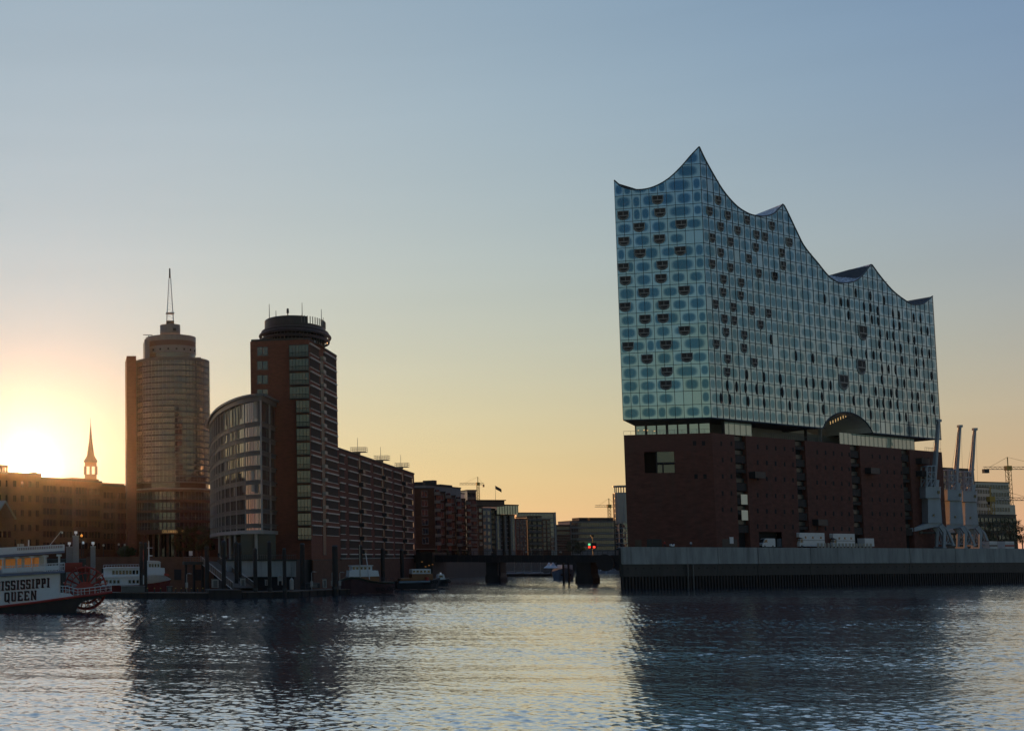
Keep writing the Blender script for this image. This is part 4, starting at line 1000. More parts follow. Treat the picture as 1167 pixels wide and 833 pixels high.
# lettering: block letters with slab serifs, drawn as bars in x,z
def glyph(ch, w=.62, s=.17, serif=True):
    h = 1.0; q = []
    def B(x0, x1, z0, z1): q.append([(x0, z0), (x1, z0), (x1, z1), (x0, z1)])
    def D(x0, z0, x1, z1, t): q.append([(x0, z0), (x0 + t, z0), (x1 + t, z1), (x1, z1)])
    e = .07 if serif else 0; th = .12
    if ch == 'I': w = .30; B(.07, .07 + s, 0, h); B(0, .31, 0, th * .8); B(0, .31, h - th * .8, h); w = .31
    elif ch == 'M':
        w = .86; B(.05, .05 + s * .8, 0, h); B(w - .05 - s * .9, w - .05, 0, h); D(w / 2 - .07, .12, .08, h, s * .8); D(w / 2 - .07, .12, w - .22, h, s * .8); B(0, .27, 0, th * .8); B(w - .29, w, 0, th * .8); B(0, .2, h - th * .8, h); B(w - .2, w, h - th * .8, h)
    elif ch == 'S':
        B(0, w - .02, h - th, h); B(0, s, .5, h); B(0, w, .5 - th / 2, .5 + th / 2); B(w - s, w, 0, .5); B(.02, w, 0, th); B(w - s * .7, w, h - .27, h); B(0, s * .7, 0, .27)
    elif ch == 'P': B(.05, .05 + s, 0, h); B(0, w - .03, h - th, h); B(.05, w - .03, .42, .42 + th); B(w - s, w, .46, h - .03); B(0, .31, 0, th * .8)
    elif ch in 'QO': B(0, s, .08, h - .08); B(w - s, w, .08, h - .08); B(.04, w - .04, h - th, h); B(.04, w - .04, 0, th); 
    elif ch == 'C': B(0, s, .08, h - .08); B(.04, w, h - th, h); B(.04, w, 0, th); B(w - s * .7, w, h - .3, h); B(w - s * .7, w, 0, .3)
    elif ch == 'U': B(.05, .05 + s, .06, h); B(w - s, w - .04, .06, h); B(.09, w - .08, 0, th); B(0, .28, h - th * .8, h); B(w - .22, w, h - th * .8, h)
    elif ch == 'E': B(.05, .05 + s, 0, h); B(0, w, h - th, h); B(0, w, 0, th); B(.05, w * .75, .5 - th / 2, .5 + th / 2); B(w - s * .6, w, h - .27, h); B(w - s * .6, w, 0, .27)
    elif ch == 'N': w = .7; B(.05, .05 + s * .8, 0, h); B(w - .05 - s * .8, w - .05, 0, h); D(w - .24, 0, .07, h, s); B(0, .26, 0, th * .8); B(w - .24, w, h - th * .8, h)
    elif ch == 'L': B(.05, .05 + s, 0, h); B(0, w, 0, th); B(w - s * .6, w, 0, .27); B(0, .3, h - th * .8, h)
    elif ch == 'B': B(.05, .05 + s, 0, h); B(0, w - .04, h - th, h); B(0, w - .04, 0, th); B(.05, w - .06, .5 - th / 2, .5 + th / 2); B(w - s, w, .04, .47); B(w - s, w, .53, h - .04)
    elif ch == 'H': B(.05, .05 + s, 0, h); B(w - .05 - s, w - .05, 0, h); B(.05, w - .05, .5 - th / 2, .5 + th / 2)
    elif ch == 'A': B(.02, .02 + s, 0, .8); B(w - .02 - s, w - .02, 0, .8); B(.08, w - .08, h - th, h); B(.05, w - .05, .42, .42 + th); B(.05, .05 + s, .7, h); B(w - .05 - s, w - .05, .7, h)
    if ch == 'Q': D(w - .12, -.16, w * .5, .2, s * .9)
    return q, w
def word(txt, size, gap=.16, cw=.62):
    x = 0; out_ = []
    for ch in txt:
        if ch == ' ': x += .45; continue
        q, w = glyph(ch, cw); out_.append([[((x + a) * size, b * size) for a, b in poly] for poly in q]); x += w + gap
    return [p for l in out_ for p in l], x * size - gap * size
qs, wd = word('COLUMBUS HAUS', .82, .22)
mb = MB(); a0 = -math.pi / 2 + (182.3 - 197) / F_PX * 420 / RB; k_s = ((209.5 - 182.3) / F_PX * 420) / wd
for q in qs:
    P = []
    for x, z in q: a = a0 + x * k_s / RB; P.append(((RB + .12) * math.cos(a), (RB + .12) * math.sin(a), zt_(607.0) + z))
    mb.face(P)
mb.build('gold_lettering', M['gold'], rt)

# ------------------------------------------------------------------ old brick warehouses on the left, church spire behind
def windows_grid(parent, proto, u0, u1, n, zs):
    for z in zs:
        for k in range(n): proto.put(parent, (u0 + (u1 - u0) * k / max(1, n - 1), 0, z))
def old_house(name, label, pa, ya, pb, yb, ztop, zbase, n, rows, depth=22, cat='warehouse', m='brick_old', proud=0, wsize=(1.0, 1.9), skip=1.5):
    f = Fac(pa, ya, pb, yb, zbase); t = thing(name, label, cat, f.loc, f.rot)
    MB().box(0, f.L, -proud, depth, 0, ztop - zbase).build('brick_wall', M[m], t)
    MB().box(-.0 + .02, f.L - .02, -proud - .3, depth - .02, ztop - zbase + .002, ztop - zbase + .5).build('cornice', M['roof_dark'], t)
    w, h = wsize; mb = MB(); mb.box(-w / 2, w / 2, -proud - .03, .02, -h / 2, h / 2, 0); mb.box(-w / 2 - .1, w / 2 + .1, -proud - .12, .0, h / 2, h / 2 + .18, 1); mb.box(-.05, .05, -proud - .06, -proud - .02, -h / 2, h / 2, 1)
    P = Proto(mb.build('window', [M['glass_dark'], M['brick_old']], t)); H = ztop - zbase
    for r in range(rows):
        z = H - 3.0 - r * (H - 3.5) / rows
        for k in range(n): P.put(t, (skip + (f.L - 2 * skip) * k / max(1, n - 1), 0, z))
    for k in range(1, max(2, int(f.L / 9))):
        u = f.L * k / max(2, int(f.L / 9)); MB().box(u - .35, u + .35, -proud - .25, -proud - .001, 0, H - .8).build('pilaster', M[m], t)
    return f, t
f1, w1 = old_house('brick_warehouse', 'dark brick warehouse with the sun breaking over its roof', -70, 395, 47, 415, zpx(40, 541, 414), KZ, 13, 5)
f2, w2 = old_house('brick_warehouse', 'low sooty brick warehouse between the sun and the church spire', 47, 416, 84, 428, zpx(66, 546.5, 422), KZ, 9, 6)
f3, w3 = old_house('brick_warehouse', 'old brick warehouse whose raised roof block stands before the church spire', 84, 427, 116, 437, zpx(100, 549, 432), KZ, 8, 6)
f4, w4 = old_house('brick_warehouse', 'old brick warehouse tucked against the brick slab of the round tower', 116, 437.5, 147, 447, zpx(130, 554, 441), KZ, 7, 6)
MB().box(.2, f3.L - .3, 1, 18, zpx(100, 549, 432) - KZ + .5, zpx(100, 545, 432) - KZ).build('roof_block', M['brick_old'], w3)
MB().box(f4.L * .18, f4.L, 2, 18, zpx(130, 554, 441) - KZ + .5, zpx(130, 550, 441) - KZ).build('roof_block', M['brick_old'], w4)
MB().box(f1.L - 1.6, f1.L - .3, 2, 5, zpx(40, 541, 414) - KZ, zpx(45, 537.6, 415) - KZ).build('chimney', M['brick_old'], w1)
u0, u1 = f1.u(-4), f1.u(11.5); mb = MB(); zz = zpx(5, 541, 405) - KZ; zt2 = zpx(5, 529, 405) - KZ
mb.box(u0, u1, 2, 6, zz, zz + (zt2 - zz) * .25); mb.box(u0 - .2, u1 + .2, 1.8, 6.2, zz + (zt2 - zz) * .8, zt2)
for k in range(6): u = u0 + (u1 - u0) * k / 5; mb.box(u - .25, u + .25, 2, 2.5, zz, zt2)
mb.build('roof_lantern', M['brick_old'], w1)
# gabled house in front of them, and the spire
f = Fac(-6, 380, 16, 386, KZ); gh = thing('gabled_house', 'small dark gabled house standing before the sunlit warehouse at the edge', 'house', f.loc, f.rot)
ze, zp = zpx(5, 590, 383) - KZ, zpx(5, 572, 383) - KZ
mb = MB(); mb.extr([(0, 0), (f.L, 0), (f.L, ze), (f.L / 2, zp), (0, ze)], 0, 10); mb.build('wall', M['brick_old'], gh)
for s in (0, 1):
    a, b = (-.4, ze - .3) if s == 0 else (f.L + .4, ze - .3), (f.L / 2, zp + .1)
    mb = MB(); mb.extr([a, (a[0], a[1] + .35), (b[0], b[1] + .35), b] if s else [a, b, (b[0], b[1] + .35), (a[0], a[1] + .35)], -.5, 10.3); fixn(mb.build('roof_slope', M['zinc'], gh))
mb = MB(); mb.box(-.6, .6, -.05, .05, -.9, .9); P = Proto(mb.build('window', M['glass_dark'], gh))
for k in range(3): P.put(gh, (f.L * (.25 + .25 * k), 0, ze * .6))
SY = 640.0; sp = at(103.4, 633, SY); zs_ = lambda py: zpx(103.4, py, SY)
spire = thing('church_spire', 'slender church spire with open belfry windows rising behind the old warehouses', 'church spire', (sp.x, sp.y, 5), 0)
mb = MB(); w = 6.7 / F_PX * SY
b0, b1 = zs_(546) - 5, zs_(527) - 5
for sx in (-1, 1):
    for sy in (-1, 1): mb.box(sx * w - (.9 if sx > 0 else 0), sx * w + (.9 if sx < 0 else 0), sy * w - (.9 if sy > 0 else 0), sy * w + (.9 if sy < 0 else 0), b0 + (b1 - b0) * .28, b0 + (b1 - b0) * .78)
    for s2 in (0, 1): pass
for a in (0, 1):
    for s in (-1, 1):
        (mb.box(-.55, .55, s * w - .45, s * w + .45, b0 + (b1 - b0) * .28, b0 + (b1 - b0) * .78) if a == 0 else mb.box(s * w - .45, s * w + .45, -.55, .55, b0 + (b1 - b0) * .28, b0 + (b1 - b0) * .78))
mb.box(-w, w, -w, w, 0, b0 + (b1 - b0) * .28); mb.box(-w, w, -w, w, b0 + (b1 - b0) * .78, b1)
mb.build('belfry', M['brick_old'], spire)
mb = MB(); prof = [(527, 1.08), (525, 1.1), (521.5, .78), (519, .60), (514.5, .50), (503, .28), (485, .07), (480, .02)]
for (a, ra), (b, rb) in zip(prof, prof[1:]): mb.cyl(0, 0, zs_(a) - 5, zs_(b) - 5, ra * w * 1.05, rb * w * 1.05, 8, 0, False)
mb.build('copper_roof', M['roof_dark'], spire)
MB().cyl(0, 0, zs_(480.5) - 5, zs_(476) - 5, .12, .05, 6).build('finial', M['steel_dark'], spire)
# ------------------------------------------------------------------ houses along the canal and across its end
M['glass_blue'] = glassmat('blue window glass', (.03, .05, .065), 2.2, tilt=.06)
M['panel_warm'] = mat('pale balcony panel', (.40, .33, .27), .6, var=.3, scale=.3)
M['metal_clad'] = mat('silver cladding', (.33, .34, .36), .35, metal=.4, var=.15, scale=.3)
def win_proto(parent, w, h, frame, glass, proud=.0):
    mb = MB(); mb.box(-w / 2, w / 2, -.05, .02, -h / 2, h / 2, 1); t = .10
    for a in ((-w / 2 - t, -w / 2), (w / 2, w / 2 + t), (-.05, .05)): mb.box(a[0], a[1], -.12, .0, -h / 2 - t, h / 2 + t, 0)
    mb.box(-w / 2 - t, w / 2 + t, -.13, .0, h / 2, h / 2 + t, 0); mb.box(-w / 2 - t, w / 2 + t, -.2, .0, -h / 2 - t - .1, -h / 2, 0)
    return Proto(mb.build('window', [M[frame], M[glass]], parent))
def block(name, label, cat, pa, ya, pb, yb, ptop, m, depth=18, zb=KZ, cols=0, rows=0, ws=(1.4, 1.9), frame='frame_white', glass='glass_blue', group=None, margin=1.2, parapet='roof_dark', z0=None, bot=4.0):
    if abs(ya - yb) < 5.5 and pb < 640: yb = ya + .15 * (yb < ya)
    f = Fac(pa, ya, pb, yb, zb); t = thing(name, label, cat, f.loc, f.rot, group); H = f.uz(pa, ptop)[1] if z0 is None else z0
    MB().box(0, f.L, 0, depth, -1, H).build('wall', M[m], t)
    MB().box(-.15, f.L + .15, -.2, depth, H + .002, H + .4).build('roof_edge', M[parapet], t)
    if cols:
        P = win_proto(t, ws[0], ws[1], frame, glass); fh = (H - bot) / rows
        for r in range(rows):
            for c in range(cols):
                u = f.L / 2 if cols == 1 else margin + (f.L - 2 * margin) * c / (cols - 1); P.put(t, (u, 0, H - fh * (r + .55)))
    return f, t, H
def bay_strip(t, f, u0, u1, H, n, lo=4.0):           # projecting balcony strip with a pale panel at each storey
    for k in range(n):
        z = H - 1.2 - (H - lo) * k / n; fh = (H - lo) / n
        mb = MB(); mb.box(u0, u1, -2.2, .0, z - fh * .38, z, 0); mb.box(u0, u1, -2.2, 0, z - fh * .42, z - fh * .385, 1); mb.build('balcony', [M['panel_warm'], M['roof_dark']], t)
    MB().box(u0 + .2, u1 - .2, -1.7, 0, 0, H - .4).build('bay_glazing', M['glass_blue'], t)
G1 = 'brick houses in a row along the canal'
labs = ['first brick canal house beside the long warehouse, with white framed windows', 'second brick canal house from the long warehouse', 'third brick canal house from the long warehouse', 'fourth brick canal house, next to the pale glass house']
for (pa, ya, pb, yb, pt, nw), lab in zip(((474, 507, 496.5, 502, 557, 1), (499, 532, 509.2, 529, 561, 1), (511.5, 558, 520.8, 555, 565.2, 1), (523.5, 584, 532, 581, 568.8, 1)), labs):
    f, t, H = block('canal_house', lab, 'house', pa, ya, pb, yb, pt, 'brick_old', 20, cols=nw, rows=6, ws=(2.2, 2.2), group=G1, bot=5.0)
    bay_strip(t, f, f.L, f.L + 1.7, H, 7)
    MB().box(-.1, f.L + 1.8, -.4, -.002, 0, 3.2).build('ground_floor', M['glass_dark'], t)
    MB().box(.2, f.L, -1.4, -.41, 3.2, 3.5).build('canopy', M['panel_warm'], t)
f, t, H = block('glass_house', 'pale glass and metal canal house after the four brick ones', 'house', 534.5, 604, 544.6, 601, 559, 'metal_clad', 20, cols=2, rows=8, ws=(2.0, 2.0), frame='frame_grey')
for k in range(9): MB().box(-.2, f.L + .2, -.9, 0, H - 3.1 * k - .25, H - 3.1 * k).build('balcony_slab', M['panel_warm'], t)
# roof storeys behind the row
f, t, H = block('rooftop_storey', 'grey set back storey with plant boxes above the brick canal houses', 'building', 487, 548, 527, 575, 553, 'render_grey', 14, zb=zpx(500, 575, 550))
for a, b, d in ((.08, .2, 1.2), (.42, .5, 2.4), (.62, .95, 1.0)): MB().box(f.L * a, f.L * b, 3, 8, H + .4, H + .4 + d).build('plant_box', M['roof_dark'], t)
f, t, H = block('rooftop_storey', 'low pale glazed storey above the third and fourth brick houses', 'building', 508.5, 568, 531, 592, 560.2, 'metal_clad', 10, zb=zpx(520, 580, 572), cols=7, rows=1, ws=(1.6, 2.2), frame='frame_grey', bot=1)
f, t, H = block('corner_house', 'canal house half brick and half grey with a red tinted penthouse roof and flag', 'house', 546, 632, 551.5, 628, 577, 'brick_old', 20, cols=1, rows=6, ws=(1.2, 1.6), bot=5)
MB().box(f.L + .02, f.L + 4.2, .5, 20, -1, H - .6).build('grey_wall', M['render_grey'], t)
P = win_proto(t, 1.1, 1.9, 'frame_white', 'glass_blue')
for r in range(6):
    for c in (1.0, 3.0): P.put(t, (f.L + c, .5, H - 3 - 3.2 * r))
MB().box(-1.2, f.L + 13, 6, 18, H + .41, H + 3.0).build('penthouse', M['brown_band'], t)
MB().box(-1.6, f.L + 13.6, 5.4, 18, H + 3.01, H + 3.4).build('penthouse_roof', M['roof_dark'], t)
mb = MB(); mb.cyl(f.L + 9.5, 8, H + 3.4, H + 10.5, .09, .05, 6); mb.build('flag_pole', M['steel_dark'], t)
mb = MB(); pts = [(f.L + 9.6 + k * .5, 8 + .18 * math.sin(k * 1.3), H + 10.3 - k * .28) for k in range(7)]
for a, b in zip(pts, pts[1:]): mb.face([(a[0], a[1], a[2] - 1.6), (b[0], b[1], b[2] - 1.6), b, a]); 
mb.build('flag', M['steel_dark'], t)
f, t, H = block('dark_house', 'narrow dark glass house between the grey house and the glass roofed one', 'house', 559.5, 645, 566, 642, 580, 'steel_dark', 18, cols=2, rows=8, ws=(1.0, 1.6), frame='steel_dark', glass='glass_dark')
f, t, H = block('glass_roofed_house', 'canal house with a glazed top storey that overhangs its slim pale bays', 'house', 566.5, 662, 587.8, 668, 587, 'render_grey', 18, cols=6, rows=8, ws=(1.0, 1.8), frame='frame_white')
MB().box(-1.0, f.L + .8, -1.6, 14, H + .5, H + 4.8).build('top_glazing', M['glass_hi'], t)
MB().box(-1.3, f.L + 1.1, -1.9, 14, H + 4.81, H + 5.4).build('top_roof', M['roof_dark'], t)
mb = MB()
for k in range(9): u = -1.0 + (f.L + 1.8) * k / 8; mb.box(u - .09, u + .09, -1.72, -1.601, H + .5, H + 4.8)
mb.build('top_mullions', M['frame_grey'], t)
for u in (.3, .62): MB().box(f.L * u, f.L * u + .7, -1.2, -.001, 0, H).build('dark_pier', M['steel_dark'], t)
f, t, H = block('red_brick_house', 'slim red brick house with white window strips right of the glass roofed one', 'house', 588.3, 702, 601.5, 697, 591.5, 'brick', 18, cols=3, rows=7, ws=(1.2, 1.8))
f, t, H = block('balcony_house', 'dark house with stacked balconies along the canal', 'house', 602, 722, 618.5, 718, 588.5, 'steel_dark', 18, cols=3, rows=8, ws=(1.6, 1.6), frame='frame_grey', glass='glass_dark')
mb = MB()
for k in range(8): mb.box(.3, f.L - .3, -1.5, -.001, H - 2.4 - k * 3.2, H - 2.15 - k * 3.2); mb.box(.3, f.L - .3, -1.52, -1.46, H - 2.1 - k * 3.2, H - 1.2 - k * 3.2)
mb.build('balconies', M['frame_grey'], t)
f, t, H = block('brown_brick_house', 'last brown brick house of the canal row, before the tall pale block', 'house', 619, 752, 628.5, 748, 592, 'brick_old', 18, cols=2, rows=7, ws=(1.3, 1.7), glass='glass_dark')
f, t, H = block('pale_block', 'tall pale modern block with a white edge frame behind the canal houses', 'building', 590, 800, 634, 796, 584.5, 'metal_clad', 18, cols=13, rows=8, ws=(1.5, 2.2), frame='frame_white')
MB().box(f.L - .7, f.L + .3, -.8, -.003, 0, H + .5).build('edge_frame', M['frame_white'], t)
f, t, H = block('brick_block', 'low dark red block at the head of the canal', 'building', 634.5, 815, 651, 815, 598.5, 'brick_old', 18, cols=6, rows=5, ws=(1.2, 1.7), glass='glass_dark')
f, t, H = block('office_block', 'wide grey office block with rows of square windows across the canal head', 'office building', 650.5, 820, 705, 820, 594, 'render_grey', 20, cols=19, rows=5, ws=(1.15, 2.1), frame='frame_grey', glass='podium_glass', margin=1.5)
for a, b in ((.24, .42), (.46, .99)): MB().box(f.L * a, f.L * b, 3, 15, H + .4, H + 2.4).build('roof_storey', M['roof_dark'], t)
fb_ = MB()
for k in range(5): fb_.box(0, f.L, -.25, -.003, H - (H - 4) * k / 5 - .5, H - (H - 4) * k / 5)
fb_.build('floor_bands', M['render_grey'], t)
# round white tower beside the concert hall
c = at(712, 633, 780); wt_ = thing('round_white_tower', 'slim round white tower with an open crown, half hidden by the concert hall', 'tower', (c.x, c.y, KZ), 0)
zz_ = lambda py: zpx(712, py, 776) - KZ; r = 4.4
MB().cyl(0, 0, 0, zz_(561), r, r, 40).build('wall', M['metal_clad'], wt_)
mb = MB()
for k in range(30): a = 2 * math.pi * k / 30; mb.box(r * math.cos(a) - .09, r * math.cos(a) + .09, r * math.sin(a) - .09, r * math.sin(a) + .09, zz_(595), zz_(561))
for k in range(18): z = zz_(562) - 2.9 * k; mb.cyl(0, 0, z, z + .35, r + .12, r + .12, 40)
mb.build('floor_rings', M['frame_white'], wt_)
mb = MB(); mb.cyl(0, 0, 4, zz_(595), r + .05, r + .05, 40); mb.build('lower_glazing', M['glass_blue'], wt_)
mb = MB()
for k in range(18): a = 2 * math.pi * k / 18; mb.cyl(r * .95 * math.cos(a), r * .95 * math.sin(a), zz_(561), zz_(554.5), .16, .16, 6)
mb.cyl(0, 0, zz_(554.5), zz_(553), r + .9, r + .9, 40); mb.build('open_crown', M['frame_white'], wt_)
MB().box(-r - 1.3, -r - .7, -.4, .4, 0, zz_(562)).build('stair_rail', M['steel_dark'], wt_)

# ------------------------------------------------------------------ cranes on the skyline
def tower_crane(label, px, Y, pybase, pytop, pxa, pxb, m='crane_yellow', group='construction cranes on the skyline'):
    b = at(px, pybase, Y); t = thing('tower_crane', label, 'crane', (b.x, b.y, b.z), 0, group); H = zpx(px, pytop, Y) - b.z; w = .9
    mb = MB(); n = max(4, int(H / 2.2))
    for k in range(n):
        z0, z1 = H * k / n, H * (k + 1) / n
        for sx, sy in ((-1, -1), (1, -1), (1, 1), (-1, 1)): mb.bar((sx * w, sy * w, z0), (sx * w, sy * w, z1), .17)
        mb.bar((-w, -w, z0), (w, -w, z1), .1); mb.bar((w, w, z0), (-w, w, z1), .1); mb.bar((-w, -w, z1), (w, -w, z1), .1)
    mb.build('mast', M[m], t)
    xa, xb = (pxa - px) / F_PX * Y, (pxb - px) / F_PX * Y; mb = MB(); n = max(4, int(abs(xb - xa) / 2.4))
    for k in range(n):
        x0, x1 = xa + (xb - xa) * k / n, xa + (xb - xa) * (k + 1) / n; xm = (x0 + x1) / 2
        mb.bar((x0, -.6, H + .6), (x1, -.6, H + .6), .13); mb.bar((x0, .6, H + .6), (x1, .6, H + .6), .13); mb.bar((x0, 0, H + 1.9), (x1, 0, H + 1.9), .12)
        mb.bar((x0, -.6, H + .6), (xm, 0, H + 1.9), .08); mb.bar((xm, 0, H + 1.9), (x1, -.6, H + .6), .08)
    mb.build('jib', M['steel_dark'], t)
    MB().box(-1.3, 1.3, -1.2, 1.2, H, H + 2.4).build('cab', M[m], t)
    mb = MB(); e = xa if abs(xa) < abs(xb) else xb; mb.box(min(e, e * .8), max(e, e * .8), -.9, .9, H - 1.4, H + .7); mb.build('counterweight', M['concrete_dark'], t)
    mb = MB(); mb.bar((0, 0, H + 2.4), (0, 0, H + 7), .3); mb.bar((0, 0, H + 7), (xa * .7, 0, H + 2), .07); mb.bar((0, 0, H + 7), (xb * .7, 0, H + 2), .07); mb.build('apex_ties', M[m], t)
    return t
tower_crane('distant yellow tower crane above the office block at the canal head', 695, 1000, 600, 578.5, 679, 706)
tower_crane('sunlit tower crane with the long jib behind the harbour cranes', 1152.6, 700, 592, 536, 1124, 1215)
tower_crane('short tower crane standing before the pale twin offices', 1130.5, 640, 590, 571.5, 1128, 1190)
tower_crane('thin distant crane jib above the brick canal houses', 546, 1100, 600, 553, 525, 553)

# ------------------------------------------------------------------ the bridge over the canal mouth
BR = Fac(474, 441, 716, 404, 0)
br = thing('bridge', 'low dark steel road bridge on piers across the canal mouth', 'bridge', BR.loc, BR.rot)
bt, bb = BR.uz(600, 632.3)[1], BR.uz(600, 640.6)[1]
mb = MB(); mb.box(-1, BR.L + 1, 0, 11, bt - .5, bt); mb.box(-1, BR.L + 1, .2, .7, bb, bt - .501); mb.box(-1, BR.L + 1, 10, 10.5, bb, bt - .501)
for k in range(30): u = BR.L * k / 29; mb.box(u - .08, u + .08, .05, .198, bb, bt - .5)
mb.build('girder', M['steel_dark'], br)
mb = MB()
for k in range(46): u = BR.L * k / 45; mb.box(u - .05, u + .05, .1, .2, bt, bt + 1.15)
mb.box(-1, BR.L + 1, .1, .2, bt + 1.1, bt + 1.2); mb.box(-1, BR.L + 1, .12, .18, bt + .5, bt + .56); mb.build('railing', M['steel_dark'], br)
def pier(pa, pb, m='concrete_dark', flare=0, y0=1, y1=10, zt=None):
    u0, u1 = BR.u(pa), BR.u(pb); mb = MB(); zt = bb if zt is None else zt
    mb.extr([(u0 - flare, -2), (u1 + flare, -2), (u1 + flare, 1.5), (u1, 3), (u1, zt - .01), (u0, zt - .01), (u0, 3), (u0 - flare, 1.5)], y0, y1)
    return mb.build('pier', M[m], br)
pier(552.5, 565.5, flare=.4); pier(655.5, 672, flare=.5)
for px in (568.5, 641, 647): pier(px - .9, px + .9, 'pile', y0=.2, y1=.9)
u = BR.u(690); mb = MB(); mb.cyl(0, 0, -.5, .5, 2.6, 2.6, 28); o = mb.build('pivot_drum', M['steel_dark'], br, (u, -.4, bb + .0), (R(90), 0, 0))
u0, u1 = BR.u(476.5), BR.u(495); MB().box(u0, u1, -2, 12, -1, bt + .9).build('abutment', M['concrete_dark'], br)
mb = MB()
for px, py in ((481, 640), (485, 645.5), (489, 644), (493, 643)): u, z = BR.uz(px, py, -2.1); mb.box(u - .2, u + .2, -2.25, -2.003, z - .15, z + .15)
mb.build('abutment_lamps', M['lamp_dim'], br)
p = at(676, 632, 409); sg = thing('signal_mast', 'traffic signal mast with two red lights and a green one on the bridge', 'traffic signal', p, BR.rot)
mb = MB(); mb.cyl(0, 0, -.3, 5.5, .12, .1, 8); mb.box(-1.5, 1.1, -.3, .0, 1.8, 3.6); mb.cyl(0, 0, 5.5, 6.0, .5, .5, 10); mb.build('mast', M['steel_dark'], sg)
for x, z, m in ((-.95, 2.35, 'lamp_red'), (.45, 2.35, 'lamp_red'), (-.95, 3.15, 'lamp_green')):
    MB().box(x - .34, x + .34, -.36, -.302, z - .3, z + .3).build('signal_light', M[m], sg)
def street_lamp(name, label, px, pytop, pybase, Y, group, r=.32, m='lamp_white', pole='steel_dark', lit=True):
    b = at(px, pybase, Y); t = thing(name, label, 'street lamp', b, 0, group); H = zpx(px, pytop, Y) - b.z
    MB().cyl(0, 0, 0, H, .09, .06, 8).build('pole', M[pole], t)
    mb = MB(); mb.cyl(0, 0, H - .1, H + .25, r * .8, r, 10); mb.cyl(0, 0, H + .25, H + .5, r, r * .4, 10); mb.build('lamp_head', M[m], t); return t
for px, lab in ((560, 'bridge lamp over the square caisson pier'), (639, 'bridge lamp near the twin round piers'), (600, 'bridge lamp halfway between the piers')):
    street_lamp('street_lamp', lab, px, 629.5, 632, BR.A.y - (px - 474) / 242 * 37 + 5, 'small lamps along the bridge', .45, 'cream')

# ------------------------------------------------------------------ right hand background
f, t, H = block('glass_office', 'dark gridded glass office tower behind the harbour cranes', 'office building', 1070, 482, 1116, 494, 533.5, 'steel_dark', 20, zb=QZ, cols=10, rows=9, ws=(1.15, 2.1), frame='frame_grey', glass='glass_hi')
f, t, H = block('twin_office', 'pale twin office block beyond the trees, left half lower', 'office building', 1115, 640, 1133, 646, 555.5, 'metal_clad', 20, zb=QZ, cols=6, rows=8, ws=(1.0, 1.5), frame='frame_grey', glass='glass_blue')
f, t, H = block('twin_office', 'pale twin office block with the taller stepped roof beyond the trees', 'office building', 1116.5, 660, 1155, 668, 549.5, 'metal_clad', 20, zb=QZ, cols=12, rows=8, ws=(.95, 1.6), frame='frame_grey', glass='glass_blue')
MB().box(f.L + .02, f.L + 3.4, 0, 16, 0, H * .68).build('side_wing', M['metal_clad'], t)
f, t, H = block('low_office', 'low dark office with a blue glazed top behind the quay trees', 'building', 1096, 560, 1161, 572, 586.5, 'steel_dark', 20, zb=QZ, cols=14, rows=3, ws=(1.5, 1.6), frame='frame_grey', glass='glass_blue')
# ------------------------------------------------------------------ trees
def tree(label, px, Y, zb, H, Rr, seed, group, slim=1.0, name='broadleaf_tree'):
    rnd = random.Random(seed); p = g2(px, Y); t = thing(name, label, 'tree', (p.x, p.y, zb), rnd.random() * 6, group)
    mb = MB(); mb.tube([(0, 0, -.2), (.1, .05, H * .3), (0, .1, H * .62)], .22, 7, 0, False, .1)
    for k in range(6):
        a = k * 1.05 + rnd.random(); mb.tube([(0, 0, H * (.28 + .05 * k)), (math.cos(a) * Rr * .55, math.sin(a) * Rr * .55, H * (.5 + .06 * k))], .1, 5, 0, False, .04)
    mb.build('trunk', M['bark'], t)
    mb = MB(); cl = []
    for k in range(26):
        a = rnd.random() * 6.28; h = rnd.random(); rr = Rr * (.25 + .7 * math.sin(math.pi * (.12 + .8 * h))) * rnd.uniform(.4, 1) * slim
        cl.append((rr * math.cos(a), rr * math.sin(a), H * (.26 + .70 * h), Rr * rnd.uniform(.22, .42)))
    for cx, cy, cz, cr in cl:
        for j in range(70):
            d = Vector((rnd.gauss(0, 1), rnd.gauss(0, 1), rnd.gauss(0, .8))).normalized() * cr * rnd.random() ** .45; s = rnd.uniform(.12, .26)
            c = Vector((cx, cy, cz)) + d; u = Vector((rnd.gauss(0, 1), rnd.gauss(0, 1), rnd.gauss(0, 1))).normalized(); v = u.orthogonal().normalized()
            mb.face([c - u * s, c + v * s * .6, c + u * s, c - v * s * .6])
    mb.build('crown', M['foliage'], t)
gq = 'trees behind the harbour cranes'
for i, (px, Y, H, r_, lab) in enumerate(((1112, 520, 10.5, 3.4, 'leafy tree close behind the rightmost harbour crane'), (1124, 505, 11.5, 4.2, 'wide leafy tree over the left white container'), (1139, 512, 12, 4.4, 'tallest leafy tree over the containers'), (1153, 500, 12.5, 4.0, 'leafy tree below the sunlit tower crane'), (1166, 492, 9.5, 3.6, 'leafy tree right of the containers at the end of the quay'))):
    tree(lab, px, Y, QZ, H, r_, 20 + i, gq)
gl_ = 'slim trees before the round tower entrance'
for i, (px, Y, H, r_, lab) in enumerate(((204, 398, 9.5, 1.9, 'slim tree left of the entrance trees, by the gold lettering'), (212, 400, 10, 2.0, 'second slim entrance tree of the round tower'), (221, 396, 9.8, 2.2, 'third slim entrance tree of the round tower'), (230, 394, 10.2, 2.2, 'fourth slim entrance tree of the round tower'), (238, 398, 9.2, 1.9, 'slim tree between the round tower and the glass wing'))):
    tree(lab, px, Y, KZ, H, r_, 40 + i, gl_)
